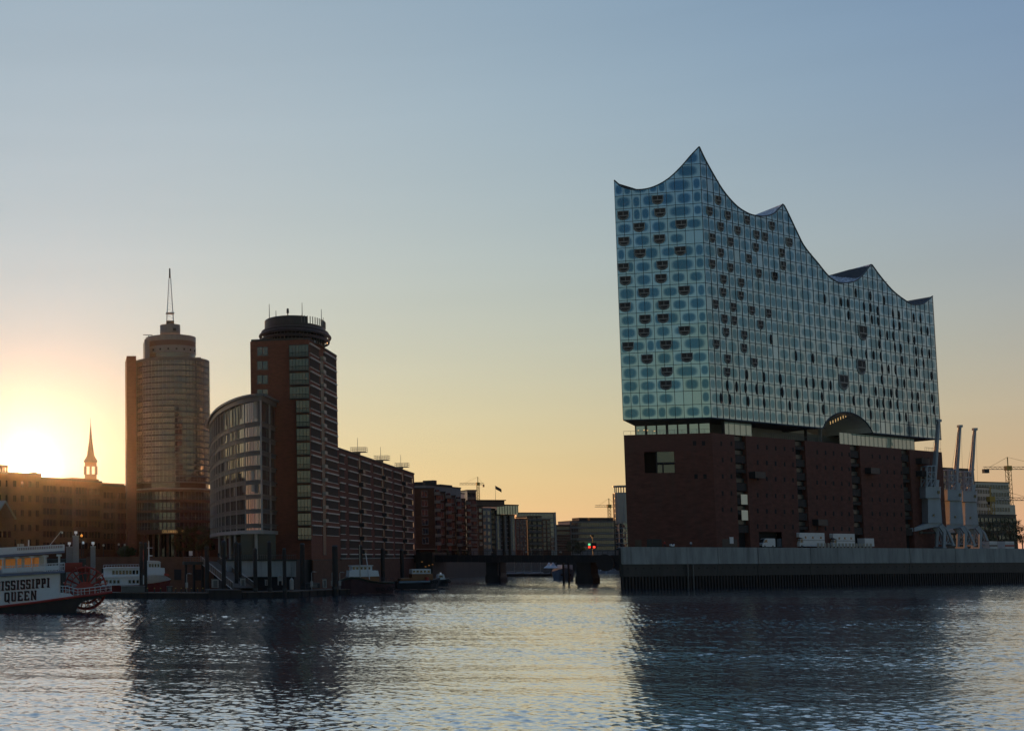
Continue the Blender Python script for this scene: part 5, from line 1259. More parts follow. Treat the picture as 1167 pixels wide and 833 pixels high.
for i, (px, Y, H, r_, lab) in enumerate(((653, 740, 10, 4.5, 'round tree at the canal head above the main bridge pier'), (662, 745, 8.5, 3.8, 'smaller round tree beside the signal mast at the canal head'))):
    tree(lab, px, Y, KZ, H, r_, 60 + i, 'trees at the canal head')
for i, (px, lab) in enumerate(((140, 'low bush on the promenade left of the ferry mast'), (147, 'low bush on the promenade right above the ferry cabin'))):
    tree(lab, px, 352, KZ, 3.2, 1.7, 80 + i, 'bushes on the promenade', name='bush')

# dark hall behind the round tower's ground floor
f = Fac(150, 470, 262, 450, KZ); bk = thing('rear_building', 'dark brick building closing the view behind the round tower and glass wing', 'building', f.loc, f.rot)
MB().box(0, f.L, 0, 15, 0, 17).build('wall', M['brick_old'], bk)
mb = MB(); mb.box(-.7, .7, -.04, .02, -1, 1); P = Proto(mb.build('window', M['glass_dark'], bk))
for k in range(9):
    for z in (4, 8, 12): P.put(bk, (2 + (f.L - 4) * k / 8, 0, z))

# ------------------------------------------------------------------ three old harbour cranes
def qxy(px, off): 
    u, _ = Q.uz(px, 633, off); p = Q.A + Q.d * u + Q.n * off; return p
CRY = 412.0
def harbour_crane(label):
    p = qxy(1076.5, 9.0); t = thing('harbour_crane', label, 'harbour crane', (p.x, p.y, QZ), 0, 'old harbour cranes on the quay'); Y = p.y
    X = lambda px: (px - 1076.5) / F_PX * Y * 1.004
    Zc = lambda py: zpx(1076.5, py, Y) - QZ
    # A shaped leg on the quay edge
    mb = MB()
    for y in (-1.8, 1.8):
        mb.extr([(X(1066), Zc(600)), (X(1070), Zc(597)), (X(1074.5), Zc(605)), (X(1073.2), Zc(624)), (X(1070.6), Zc(624)), (X(1071), Zc(607))], y - .3, y + .3)
        mb.extr([(X(1070), Zc(597)), (X(1078), Zc(605)), (X(1083.5), Zc(620)), (X(1082), Zc(621)), (X(1075.8), Zc(606))], y - .3, y + .3)
        mb.bar((X(1073), y, Zc(619.5)), (X(1082), y, Zc(619.5)), .16); mb.bar((X(1075), y, Zc(607)), (X(1078.5), y, Zc(619)), .1); mb.bar((X(1079), y, Zc(609)), (X(1075), y, Zc(619)), .1)
    mb.box(X(1070), X(1074), -2.3, 2.3, Zc(624.5), Zc(622.8)); mb.box(X(1080.5), X(1084), -2.3, 2.3, Zc(621.8), Zc(620.2))
    mb.build('portal_leg', M['crane'], t)
    mb = MB(); mb.extr([(X(1028), Zc(606.2)), (X(1028), Zc(603.6)), (X(1042), Zc(600.5)), (X(1056), Zc(596)), (X(1070), Zc(595.5)), (X(1073), Zc(601)), (X(1062), Zc(600.5)), (X(1050), Zc(603.2)), (X(1040), Zc(605.5))], -1.6, 1.6)
    mb.build('portal_beam', M['crane'], t)
    mb = MB(); mb.cyl(X(1050), 0, Zc(608), Zc(605), .5, .5, 10); mb.bar((X(1034), 0, Zc(607)), (X(1066), 0, Zc(607)), .3); mb.build('beam_walkway', M['frame_grey'], t)
    mb = MB(); a0, a1 = X(1054.3), X(1070.2); b0, b1 = X(1054.8), X(1068.8)
    mb.v = [(a0, -1.9, Zc(596)), (a1, -1.9, Zc(596)), (a1, 1.9, Zc(596)), (a0, 1.9, Zc(596)), (b0, -1.6, Zc(568)), (b1, -1.6, Zc(568)), (b1, 1.6, Zc(568)), (b0, 1.6, Zc(568))]
    mb.f = [(3, 2, 1, 0), (4, 5, 6, 7), (0, 1, 5, 4), (1, 2, 6, 5), (2, 3, 7, 6), (3, 0, 4, 7)]; mb.m = [0] * 6
    mb.box(X(1059.6), X(1061.4), -2.0, -1.86, Zc(588.5), Zc(586), 1); mb.build('tower_shaft', [M['crane'], M['glass_dark']], t)
    mb = MB(); mb.prism([(X(1051.2), -2.1), (X(1066), -2.3), (X(1069.4), -1.6), (X(1069.4), 1.6), (X(1066), 2.3), (X(1051.2), 2.1)], Zc(567.8), Zc(555.8)); mb.prism([(X(1051), -2.2), (X(1066.2), -2.4), (X(1069.6), -1.7), (X(1069.6), 1.7), (X(1066.2), 2.4), (X(1051), 2.2)], Zc(555.7), Zc(554.8)); mb.box(X(1064), X(1066.5), -2.42, -2.2, Zc(563), Zc(559.5), 1)
    mb.build('machine_house', [M['crane'], M['glass_dark']], t)
    mb = MB()
    for y in (-1.5, 1.5):
        for x in (1054, 1059, 1064): mb.bar((X(x), y, Zc(555)), (X(x + (.6 if x < 1060 else -.6)), y, Zc(531.5)), .24)
        for a, b in (((1054, 555), (1059, 545)), ((1059, 545), (1054.3, 538)), ((1059, 555), (1064, 546)), ((1064, 546), (1059.2, 538))): mb.bar((X(a[0]), y, Zc(a[1])), (X(b[0]), y, Zc(b[1])), .16)
        for py in (531.5, 538.5, 546): mb.bar((X(1054.2), y, Zc(py)), (X(1064), y, Zc(py)), .2)
    for px in (1054.4, 1063.6): mb.bar((X(px), -1.5, Zc(531.5)), (X(px), 1.5, Zc(531.5)), .2)
    mb.build('lattice_frame', M['crane'], t)
    mb = MB(); mb.extr([(X(1062.8), Zc(552)), (X(1066), Zc(546.5)), (X(1069.6), Zc(547)), (X(1068.6), Zc(556)), (X(1065), Zc(558.5))], -.9, .9); mb.build('counter_lever', M['crane'], t)
    mb = MB()
    for y in (-.55, .55): mb.tube([(X(1064.6), y, Zc(551)), (X(1068), y * .8, Zc(515)), (X(1071), y * .5, Zc(480))], .55, 8, 0, False, .34)
    for k in range(12): s = k / 12; x = X(1064.6 + 6.4 * s); z = Zc(551 - 71 * s); mb.bar((x, -.5, z), (x + .2, .5, z + 1.2), .1)
    mb.build('jib', M['crane'], t)
    mb = MB(); mb.box(X(1069), X(1073.4), -.6, .6, Zc(480.8), Zc(478)); mb.cyl(X(1071.2), 0, Zc(482.5), Zc(480.8), .5, .5, 8); mb.build('jib_head', M['crane'], t)
    mb = MB(); mb.bar((X(1069.5), 0, Zc(480)), (X(1061), 0, Zc(532)), .035); mb.bar((X(1072.8), 0, Zc(480)), (X(1074.5), 0, Zc(570)), .03); mb.build('hoist_cables', M['steel_dark'], t)
    for ch in t.children:                              # pixel columns lean with height in the wide photograph: undo that lean
        for v in ch.data.vertices: v.co.x += .053 * v.co.z
    return t
hc = harbour_crane('leftmost of the three pale harbour cranes, its beam reaching to the brick wall')
for (px, off, sc, lab) in ((1100.6, 12.5, .985, 'middle one of the three pale harbour cranes'), (1117.6, 16, .985, 'rightmost of the three pale harbour cranes, nearest the trees')):
    c = copy_tree(hc); p = qxy(px, off); c.location = (p.x, p.y, QZ); c['label'] = lab; c.scale = (sc, sc, sc)

# ------------------------------------------------------------------ vehicles on the quay
def veh(name, label, cat, pxc, off, flip=False):
    p = qxy(pxc, off); t = thing(name, label, cat, (p.x, p.y, QZ), Q.rot); t.scale = (-1.12 if flip else 1.12, 1.12, 1.12); return t
wh = MB(); wh.cyl(0, 0, -.12, .12, .36, .36, 14); whr = MB(); 
def wheels(t, xs, w, r=.36):
    for x in xs:
        for y in (-w, w):
            mb = MB(); mb.cyl(0, 0, -.13, .13, r, r, 14, 0); mb.cyl(0, 0, -.14, .14, r * .55, r * .55, 10, 1); mb.build('wheel', [M['rubber'], M['frame_grey']], t, (x, y, r), (R(90), 0, 0))
def van(name, label, px, off, paint, flip=False):
    t = veh(name, label, 'van', px, off, flip)
    prof = [(-2.6, .35), (2.55, .35), (2.6, 1.0), (2.55, 2.35), (2.3, 2.45), (-1.1, 2.45), (-1.45, 2.3), (-2.15, 1.3), (-2.6, 1.05)]
    mb = MB(); mb.extr(prof, -.95, .95); fixn(mb.build('body', paint, t))
    mb = MB(); mb.extr([(-2.02, 1.42), (-1.32, 1.42), (-.55, 1.42), (-.55, 2.12), (-1.42, 2.12)], -.965, .965); fixn(mb.build('side_window', M['glass_dark'], t))
    mb = MB(); mb.face([(-2.12, -.85, 1.38), (-2.12, .85, 1.38), (-1.52, .8, 2.25), (-1.52, -.8, 2.25)]); o = mb.build('windscreen', M['glass_blue'], t); o.location = (-.035, 0, .03)
    for y in (-.72, .72): MB().box(-2.66, -2.57, y - .16, y + .16, .8, 1.0).build('headlight', M['lamp_white'] if False else M['frame_white'], t)
    MB().box(-2.7, -2.55, -.9, .9, .35, .6).build('bumper', M['steel_dark'], t); wheels(t, (-1.65, 1.55), .82)
    return t
M['van_grey'] = mat('grey van paint', (.30, .34, .39), .35, var=.05)
van('parked_van', 'white panel van with its windscreen to the left, first in the row on the quay', 873, 7.5, M['white'])
van('parked_van', 'dark grey van parked nose right behind the white van', 893, 8.5, M['van_grey'], True)
def motorhome(label, px, L, H, off):
    t = veh('motorhome', label, 'motorhome', px, off); h = L / 2
    prof = [(-h + 1.5, .5), (h, .5), (h, H), (-h + .15, H), (-h, H - .25), (-h, H - 1.15), (-h + 1.1, H - 1.35), (-h + 1.5, H - 1.5)]
    mb = MB(); mb.extr(prof, -1.2, 1.2); fixn(mb.build('box_body', M['white'], t))
    mb = MB(); mb.extr([(-h + .1, .5), (-h + 1.49, .5), (-h + 1.49, H - 1.52), (-h + .75, H - 1.55), (-h + .15, 1.35)], -1.1, 1.1); fixn(mb.build('cab', M['white'], t))
    mb = MB(); mb.extr([(-h + .45, 1.45), (-h + 1.4, 1.45), (-h + 1.4, H - 1.62), (-h + .8, H - 1.62)], -1.115, 1.115); fixn(mb.build('cab_window', M['glass_dark'], t))
    for x in (-h + 2.6, .3, h - 1.6): MB().box(x - .35, x + .35, -1.22, -1.19, H - 1.5, H - .95).build('side_window', M['glass_dark'], t)
    MB().box(-h + .05, h, -1.21, 1.21, H * .5, H * .5 + .12).build('stripe', M['frame_grey'], t)
    wheels(t, (-h + 1.0, h - 2.6, h - 1.7), 1.0, .42); return t
motorhome('large white motorhome with an overhanging cab, left of the other one', 921.5, 10.6, 4.0, 8)
motorhome('shorter white motorhome behind the crowd barriers', 958, 9.4, 3.9, 9)
t = veh('box_trailer', 'small low white box trailer right of the motorhomes', 'trailer', 987.5, 9)
MB().box(-2.1, 2.1, -1, 1, .6, 2.75).build('box', M['white'], t); MB().box(-2.15, 2.15, -1.02, 1.02, .45, .6).build('chassis', M['steel_dark'], t); mb = MB(); mb.bar((2.1, 0, .5), (3.3, 0, .5), .08); mb.build('drawbar', M['steel_dark'], t); wheels(t, (-.3, .5), .95, .33)
# crowd barriers, each one a piece
bar_ = None
for k in range(16):
    px = 933 + k * 4.0; p = qxy(px, 3.2)
    if bar_ is None:
        mb = MB(); mb.box(-.5, .5, -.02, .02, 1.2, 1.3); mb.box(-.5, .5, -.02, .02, .25, .31)
        for j in range(6): mb.box(-.5 + j * .19, -.42 + j * .19, -.03, .03, .0, 1.5)
        mb.box(-.5, -.4, -.3, .3, 0, .05); bar_ = mb.build('crowd_barrier', M['cream']); o = bar_
    else: o = bar_.copy(); COL.objects.link(o)
    o.location = (p.x, p.y, QZ); o.rotation_euler = (0, 0, Q.rot); tag(o, 'upright slatted crowd barrier in the line before the motorhomes', 'barrier', 'crowd barriers along the quay edge')
def container(label, px, L, off, m2):
    p = qxy(px, off); t = thing('container', label, 'container', (p.x, p.y, QZ), Q.rot)
    mb = MB(); mb.box(-L / 2, L / 2, -1.2, 1.2, .1, 2.6)
    for k in range(int(L / .3)): mb.box(-L / 2 + .1 + k * .3, -L / 2 + .25 + k * .3, -1.26, -1.201, .3, 2.4)
    mb.build('body', M['white'], t); MB().box(-L / 2 - .02, L / 2 + .02, -1.28, -1.18, .9, 1.5).build('stripe', m2, t); MB().box(-L / 2, L / 2, -1.22, 1.22, 2.601, 2.75).build('roof_rim', M['frame_grey'], t)
container('white site container with a grey stripe behind the right crane leg', 1128.5, 4.6, 14, M['frame_grey']); container('longer white site container with a red stripe at the quay end', 1147, 5.4, 13, M['red'])
# people on the quay and the terrace
def person(label, pos, rot, top, legs, h=1.74, sit=False):
    J = {'pelvis': (0, 0, .93), 'chest': (0, 0, 1.28), 'neck': (0, 0, 1.48), 'head': (0, -.02, 1.64), 'hl': (-.1, 0, .88), 'kl': (-.11, -.03, .48), 'al': (-.11, .02, .07), 'fl': (-.11, -.15, .03), 'hr': (.1, 0, .88), 'kr': (.11, -.08, .49), 'ar': (.11, .04, .07), 'fr': (.11, -.12, .03),
         'sl': (-.19, 0, 1.4), 'el': (-.25, .02, 1.12), 'wl': (-.24, -.08, .88), 'ml': (-.235, -.12, .79), 'sr': (.19, 0, 1.4), 'er': (.25, .02, 1.12), 'wr': (.22, -.12, .9), 'mr': (.21, -.17, .82)}
    E = [('pelvis', 'chest'), ('chest', 'neck'), ('neck', 'head'), ('pelvis', 'hl'), ('hl', 'kl'), ('kl', 'al'), ('al', 'fl'), ('pelvis', 'hr'), ('hr', 'kr'), ('kr', 'ar'), ('ar', 'fr'), ('chest', 'sl'), ('sl', 'el'), ('el', 'wl'), ('wl', 'ml'), ('chest', 'sr'), ('sr', 'er'), ('er', 'wr'), ('wr', 'mr')]
    Rd = dict(pelvis=.15, chest=.16, neck=.06, head=.105, hl=.095, kl=.06, al=.042, fl=.04, hr=.095, kr=.06, ar=.042, fr=.04, sl=.07, el=.045, wl=.033, ml=.03, sr=.07, er=.045, wr=.033, mr=.03)
    ks = list(J); me = bpy.data.meshes.new('person'); me.from_pydata([tuple(c * h / 1.74 for c in J[k]) for k in ks], [(ks.index(a), ks.index(b)) for a, b in E], [])
    o = bpy.data.objects.new('person', me); COL.objects.link(o); o.location = pos; o.rotation_euler = (0, 0, rot)
    sk = o.modifiers.new('skin', 'SKIN')
    for k, v in zip(ks, me.skin_vertices[0].data): v.radius = (Rd[k], Rd[k]); v.use_root = (k == 'pelvis')
    o.modifiers.new('sub', 'SUBSURF').render_levels = 1
    m = bpy.data.materials.new('clothes'); m.use_nodes = True; t = m.node_tree; b = t.nodes['Principled BSDF']; b.inputs['Roughness'].default_value = .8
    tc = t.nodes.new('ShaderNodeTexCoord'); sp = t.nodes.new('ShaderNodeSeparateXYZ'); t.links.new(tc.outputs['Object'], sp.inputs[0])
    rp = t.nodes.new('ShaderNodeValToRGB'); rp.color_ramp.interpolation = 'CONSTANT'; mr = t.nodes.new('ShaderNodeMath'); mr.operation = 'DIVIDE'; mr.inputs[1].default_value = 1.8; t.links.new(sp.outputs['Z'], mr.inputs[0]); t.links.new(mr.outputs[0], rp.inputs[0])
    e = rp.color_ramp.elements; e[0].color = (.02, .02, .02, 1); e[0].position = 0; e[1].position = .05; e[1].color = (*legs, 1)
    for p_, c in ((.53, top), (.83, (.45, .28, .2)), (.925, (.05, .03, .02))): q = e.new(p_); q.color = (*c, 1)
    t.links.new(rp.outputs[0], b.inputs['Base Color']); me.materials.append(m)
    return tag(o, label, 'person')
p = qxy(758, 2.2); person('person in a red jacket standing at the quay wall', (p.x, p.y, QZ), .3, (.45, .04, .03), (.03, .03, .05), 1.75)
p = qxy(788, 2.0); person('person in a pale jacket standing alone at the quay wall', (p.x, p.y, QZ), -.5, (.55, .56, .58), (.05, .06, .08), 1.7)
p = at(249, 633, 312); person('person in dark clothes standing on the terrace by the gangway', (p.x, p.y, KZ), .5, (.04, .04, .05), (.03, .03, .04), 1.75)
p = qxy(766.5, 2.4); sc_ = thing('motor_scooter', 'pale motor scooter parked beside the person in red', 'scooter', (p.x, p.y, QZ), Q.rot)
mb = MB(); mb.extr([(-.75, .35), (.5, .3), (.75, .55), (.8, .95), (.55, .85), (.2, .55), (-.2, .55), (-.3, .95), (-.85, .9)], -.2, .2); fixn(mb.build('body', M['white'], sc_))
for x in (-.62, .72):
    mb = MB(); mb.cyl(0, 0, -.07, .07, .25, .25, 12); mb.build('wheel', M['rubber'], sc_, (x, 0, .25), (R(90), 0, 0))
mb = MB(); mb.bar((.75, 0, .8), (.6, 0, 1.25), .04); mb.bar((.58, -.3, 1.25), (.58, .3, 1.25), .03); mb.build('handlebar', M['steel_dark'], sc_)
mb = MB(); mb.box(-.85, -.2, -.17, .17, .95, 1.05); mb.build('seat', M['rubber'], sc_)
# ------------------------------------------------------------------ paddle steamer at the left edge
Y0 = 201.0
sp0 = at(68, 697, Y0)
ship = thing('paddle_steamer', 'white stern wheel paddle steamer with red trim and a red paddle wheel', 'paddle steamer', (sp0.x, Y0, 0), 0)
def S_(px, py): p = at(px, py, Y0); return (p.x - sp0.x, p.z)
BW_ = 8.6
def poly_px(pts): return [S_(*p) for p in pts]
rail = [(-90, 700.5), (-40, 696), (0, 691), (40, 686.3), (68, 682.3), (85, 680), (110, 677), (128, 674.4)]
mb = MB(); mb.extr(poly_px([(-90, 700.5), (-90, 706), (60, 704), (84, 702), (89, 690), (96, 684.5), (112, 681), (128.4, 676.2)] + rail[::-1][:-1]), -.0, BW_); fixn(mb.build('hull', M['hull_dark'] if 'hull_dark' in M else M['pile'], ship))
mb = MB(); mb.tube([(S_(*p)[0], -.06, S_(*p)[1]) for p in rail], .2, 6); mb.build('red_rail', M['red'], ship)
mb = MB(); mb.face([(S_(*p)[0], y, S_(*p)[1] + .05) for p, y in [(rail[4], 0), (rail[-1], 0), (rail[-1], BW_), (rail[4], BW_)]]); mb.build('stern_deck', M['wood'], ship)
M['boat_white'] = mat('white boat paint', (.72, .75, .78), .45, var=.10, scale=.6)
M['blue_grey'] = mat('blue grey trim', (.16, .19, .28), .5, var=.1)
side = [(-90, 661.8), (0, 656.8), (68, 652.9), (68, 681.9), (40, 686), (0, 690.6), (-90, 700.2)]
mb = MB(); mb.extr(poly_px(side), .05, BW_ - .05); fixn(mb.build('deckhouse', M['boat_white'], ship))
mb = MB(); mb.extr(poly_px([(68.1, 675), (80, 676.2), (86, 679.6), (68.1, 681.9)]), .06, .18); fixn(mb.build('bulwark', M['boat_white'], ship))
mb = MB(); mb.extr(poly_px([(-90, 661.7), (-90, 658.5), (0, 654.2), (73.5, 650.2), (73.5, 652.4), (0, 656.7)]), -.5, BW_ + .4); fixn(mb.build('upper_deck', M['blue_grey'], ship))
mb = MB(); mb.extr(poly_px([(-60, 660.8), (56, 654.6), (56, 655.4), (-60, 661.6)]), -.03, .04); fixn(mb.build('eaves_strip', M['boat_white'], ship))
def slope(px, base): return base - .056 * px
# lettering
qs, wd = word('MISSISSIPPI', 1.0, .16, .5)
lx0, lx1 = S_(-8.5, 671)[0], S_(56.2, 665)[0]
mb = MB(); mb2 = MB(); sc = (lx1 - lx0) / wd
for q in qs:
    P = []; P2 = []
    for x, z in q:
        X = lx0 + x * sc; zb_ = S_(0, 672.6)[1] + .072 * (X - S_(0, 672)[0]); z_ = zb_ + z * 1.36; P.append((X, -.045, z_)); P2.append((X + .09, -.025, z_ - .09))
    mb.face(P); mb2.face(P2)
qs, wd = word('QUEEN', 1.0, .20); lx0, lx1 = S_(4.8, 680)[0], S_(41.2, 678)[0]; sc = (lx1 - lx0) / wd
for q in qs:
    P = []; P2 = []
    for x, z in q:
        X = lx0 + x * sc; zb_ = S_(4.8, 685.3)[1] + .072 * (X - lx0); z_ = zb_ + z * 1.36; P.append((X, -.045, z_)); P2.append((X + .09, -.025, z_ - .09))
    mb.face(P); mb2.face(P2)
M['letter'] = mat('black lettering', (.018, .016, .018), .6, var=0)
mb2.build('lettering_shadow', M['red_dark'], ship); mb.build('lettering', M['letter'], ship)
# upper cabin, set back, amber glow put into its panes for sunset light behind
M['amber'] = lamp_mat('amber window with sunset glow', (1.0, .38, .09), .075)
mb = MB(); mb.extr(poly_px([(-90, 640), (51.5, 632.5), (51.5, 652), (-90, 659.8)]), 1.4, BW_ - 1.4); fixn(mb.build('upper_cabin', M['boat_white'], ship))
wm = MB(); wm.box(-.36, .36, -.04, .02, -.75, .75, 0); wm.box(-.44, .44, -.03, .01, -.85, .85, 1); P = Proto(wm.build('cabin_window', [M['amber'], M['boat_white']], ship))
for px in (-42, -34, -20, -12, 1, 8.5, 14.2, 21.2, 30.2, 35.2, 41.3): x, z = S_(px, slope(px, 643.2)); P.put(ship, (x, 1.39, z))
def railing(y, pts, hpx, n, name='railing'):
    mb = MB()
    L0 = [S_(*p) for p in pts]; L1 = [S_(p[0], p[1] - hpx) for p in pts]; Lm = [S_(p[0], p[1] - hpx * .55) for p in pts]
    for L, r in ((L1, .06), (Lm, .035)): mb.tube([(a, y, b) for a, b in L], r, 5)
    for k in range(n + 1):
        t = k / n * (len(pts) - 1); i = min(int(t), len(pts) - 2); f_ = t - i
        a = (L0[i][0] + (L0[i + 1][0] - L0[i][0]) * f_, L0[i][1] + (L0[i + 1][1] - L0[i][1]) * f_); b = (L1[i][0] + (L1[i + 1][0] - L1[i][0]) * f_, L1[i][1] + (L1[i + 1][1] - L1[i][1]) * f_)
        mb.bar((a[0], y, a[1]), (b[0], y, b[1]), .04)
    return mb.build(name, M['boat_white'], ship)
railing(-.4, [(-90, 658.5), (0, 654), (73, 650)], 8.6, 70); railing(BW_ + .3, [(-90, 658.5), (0, 654), (73, 650)], 8.6, 40)
mb = MB()
for px0, px1 in ((-20, -3), (3, 18.5), (20, 35.5), (37.5, 50.5), (52.5, 66.5)):
    mb.extr(poly_px([(px0, slope(px0, 652.8)), (px1, slope(px1, 652.8)), (px1, slope(px1, 647.6)), (px0, slope(px0, 647.6))]), -.43, -.38)
mb.build('rail_panels', M['boat_white'], ship)
for px in (-38, -20, -3.5, 3.2, 19.2, 36, 51.2, 67): 
    for y in (-.38, BW_ + .2):
        a, b = S_(px, slope(px, 653.5)), S_(px, slope(px, 635.2)); mb = MB(); mb.cyl(a[0], y, a[1], b[1], .09, .09, 8); mb.box(a[0] - .35, a[0] + .35, y - .09, y + .09, b[1] - .3, b[1]); mb.build('deck_post', M['boat_white'], ship)
mb = MB(); mb.extr(poly_px([(-90, 639.6), (0, 635), (73, 629.5), (73, 627.3), (0, 632.2), (-90, 637)]), -.7, BW_ + .6); fixn(mb.build('roof', M['blue_grey'], ship))
mb = MB(); mb.extr(poly_px([(-90, 636.9), (0, 632.1), (73, 627.2), (73, 620.2), (0, 624), (-90, 628.5)]), -.72, -.62); mb.extr(poly_px([(72.4, 627.2), (73, 627.2), (73, 620.2), (72.4, 620.2)]), -.62, BW_ + .5); fixn(mb.build('roof_parapet', M['boat_white'], ship))
M['faded'] = mat('faded red pattern', (.33, .26, .25), .6, var=.4, scale=3)
mb = MB()
for k in range(26): px = 20 + k * 2; mb.extr(poly_px([(px, slope(px, 628.2)), (px + 1.2, slope(px + 1.2, 628.2)), (px + 1.2, slope(px, 625.2)), (px, slope(px, 625.2))]), -.74, -.721)
mb.build('fretwork', M['faded'], ship)
mb = MB(); a, b = S_(32.5, 622), S_(32.5, 615); mb.cyl(a[0], .5, a[1], b[1], .10, .10, 8); mb.build('stack_pipe', M['boat_white'], ship)
mb = MB(); a, b = S_(56.5, 621), S_(69.5, 604.8); mb.bar((a[0], 2, a[1]), (b[0], 2, b[1]), .05); mb.cyl(b[0] + .15, 2, b[1] - .35, b[1] - .05, .12, .12, 8); mb.build('boom', M['boat_white'], ship)
mb = MB(); 
for px in (20, 23, 25.5): a = S_(px, 622); mb.box(a[0] - .15, a[0] + .15, 2, 2.5, a[1] - .4, a[1] + .35)
mb.build('roof_gear', M['cream'], ship)
# stern wheel
wc = S_(97.5, 670.5); RW = 3.15
wheel = bpy.data.objects.new('paddle_wheel', None); COL.objects.link(wheel); wheel.parent = ship; wheel.location = (wc[0], 0, wc[1])
for y in (1.2, 4.2, 7.2):
    mb = MB(); mb.tube([(RW * math.cos(2 * math.pi * k / 40), y, RW * math.sin(2 * math.pi * k / 40)) for k in range(40)], .11, 6, 0, True)
    mb.tube([(RW * .72 * math.cos(2 * math.pi * k / 40), y, RW * .72 * math.sin(2 * math.pi * k / 40)) for k in range(40)], .07, 6, 0, True)
    for k in range(14): a = 2 * math.pi * k / 14; mb.bar((.5 * math.cos(a), y, .5 * math.sin(a)), (RW * math.cos(a), y, RW * math.sin(a)), .07)
    mb.build('wheel_ring', M['red'], wheel)
M['paddle'] = mat('red paddle boards', (.42, .09, .07), .5, var=.3)
for k in range(14):
    a = 2 * math.pi * (k + .5) / 14; c, s = math.cos(a), math.sin(a); mb = MB()
    P = [(c * r - s * w_, y, s * r + c * w_) for y in (1.0, 7.4) for r, w_ in ((RW * .70, -.05), (RW * 1.10, -.05), (RW * 1.10, .05), (RW * .70, .05))]
    mb.v = P; mb.f = [(0, 1, 2, 3), (7, 6, 5, 4), (0, 4, 5, 1), (1, 5, 6, 2), (2, 6, 7, 3), (3, 7, 4, 0)]; mb.m = [0] * 6
    mb.build('paddle_board', M['paddle'], wheel)
mb = MB(); mb.extr([(1.75 * math.cos(math.pi * k / 14), 1.75 * math.sin(math.pi * k / 14) - .75) for k in range(15)], .7, 1.15); mb.tube([(0, .6, 0), (0, 7.8, 0)], .3, 10)
mb.build('wheel_hub', M['red'], wheel)
mb = MB(); mb.extr(poly_px([(73.5, 652.5), (73.5, 641.5), (94, 641), (94, 646), (101, 646.5), (101, 652)]), BW_ - 1.0, BW_ - .6); mb.build('wheel_guard', M['red'], ship)
railing(.15, [(68.5, 675), (76, 675.5), (88, 678.5), (97, 677.8), (112, 676), (127, 674)], 7.6, 12)
railing(BW_ - .1, [(76, 675.5), (127, 674)], 7.6, 8)

# ------------------------------------------------------------------ white ferry at the pontoon
YF = 290.0; fo = at(150, 673, YF)
fer = thing('ferry', 'white two deck harbour ferry with a red hull behind the pontoon', 'ferry', (fo.x, YF, 0), 0)
def T_(px, py, Y=None): p = at(px, py, YF); return (p.x - fo.x, p.z)
def pp(pts): return [T_(*p) for p in pts]
def fx(name, m_, pts, y0, y1, par=fer): mb = MB(); mb.extr(pp(pts), y0, y1); return fixn(mb.build(name, m_, par))
def hull_loft(par, origin_fn, bot, top, beam, bowx, mats, name='hull', bow_len=.3, stern_len=.12):
    # side outline (bottom and top lines from stern to bow) swept to a pointed bow in plan
    mb = MB(); n = len(top); rows = []
    x0, x1 = top[0][0], top[-1][0]
    for (bx, bz), (tx, tz) in zip(bot, top):
        t = (tx - x0) / (x1 - x0); w = beam / 2 * (min(1, .72 + t / max(stern_len, 1e-3) * .28)) * (1 - max(0, (t - (1 - bow_len)) / bow_len) ** 2.2)
        w = max(w, .06); rows.append([(bx, beam / 2 - w * .62, bz), (tx, beam / 2 - w, tz), (tx, beam / 2 + w, tz), (bx, beam / 2 + w * .62, bz)])
    for a, b in zip(rows, rows[1:]):
        mb.face([a[0], b[0], b[1], a[1]], 0); mb.face([b[3], a[3], a[2], b[2]], 0); mb.face([a[1], b[1], b[2], a[2]], 1); mb.face([a[3], b[3], b[0], a[0]], 0)
    mb.face([rows[0][i] for i in (0, 1, 2, 3)], 0); mb.face([rows[-1][i] for i in (3, 2, 1, 0)], 0)
    return mb.build(name, mats, par)
top = pp([(112, 666.5), (130, 667), (150, 667), (168, 665.2), (182, 663.4), (196, 660.6)]); bot = pp([(113, 676), (130, 677), (150, 677), (168, 677), (182, 677), (191, 677)])
hull_loft(fer, None, bot, top, 6.5, 1, [M['red_dark'], M['wood']])
top = pp([(166, 656), (175, 655), (184, 655.2), (191, 657), (196.2, 660)]); bot = pp([(166, 665.3), (175, 664.4), (184, 663), (191, 661.8), (195.8, 660.9)])
hull_loft(fer, None, bot, top, 6.6, 1, [M['boat_white'], M['wood']], 'bulwark', .55, .01)
fx('lower_cabin', M['boat_white'], [(116, 667.2), (116, 657.8), (168, 656.8), (168, 666)], .5, 6.0)
fx('upper_cabin', M['boat_white'], [(118.5, 657.2), (118.5, 648.6), (122, 647.2), (159.5, 646.6), (159.5, 656.6)], .9, 5.6)
fx('roof', M['boat_white'], [(117.5, 647.9), (121, 646.4), (160.5, 645.8), (160.5, 646.7), (121, 647.5)], .5, 6.0)
fx('deck_edge', M['boat_white'], [(113, 658.3), (113, 657), (168, 655.9), (168, 657)], .2, 6.3)
fx('wheelhouse', M['boat_white'], [(167.5, 656), (167.5, 640.6), (181.5, 640.2), (183.2, 641), (183.2, 646.8), (188, 647.2), (188.5, 655.5)], 1.2, 5.3)
fx('wheelhouse_roof', M['boat_white'], [(167, 640.3), (168.5, 638.6), (181.5, 639), (184.2, 640.8), (181.5, 640.1)], .9, 5.6)
wm = MB(); wm.box(-.22, .22, -.03, .02, -.36, .36); P = Proto(wm.build('cabin_window', M['glass_dark'], fer))
for k in range(8): x, z = T_(129.5 + k * 3.85, 652.2 - k * .05); P.put(fer, (x, .88, z), 0, (1.25, 1, 1.2))
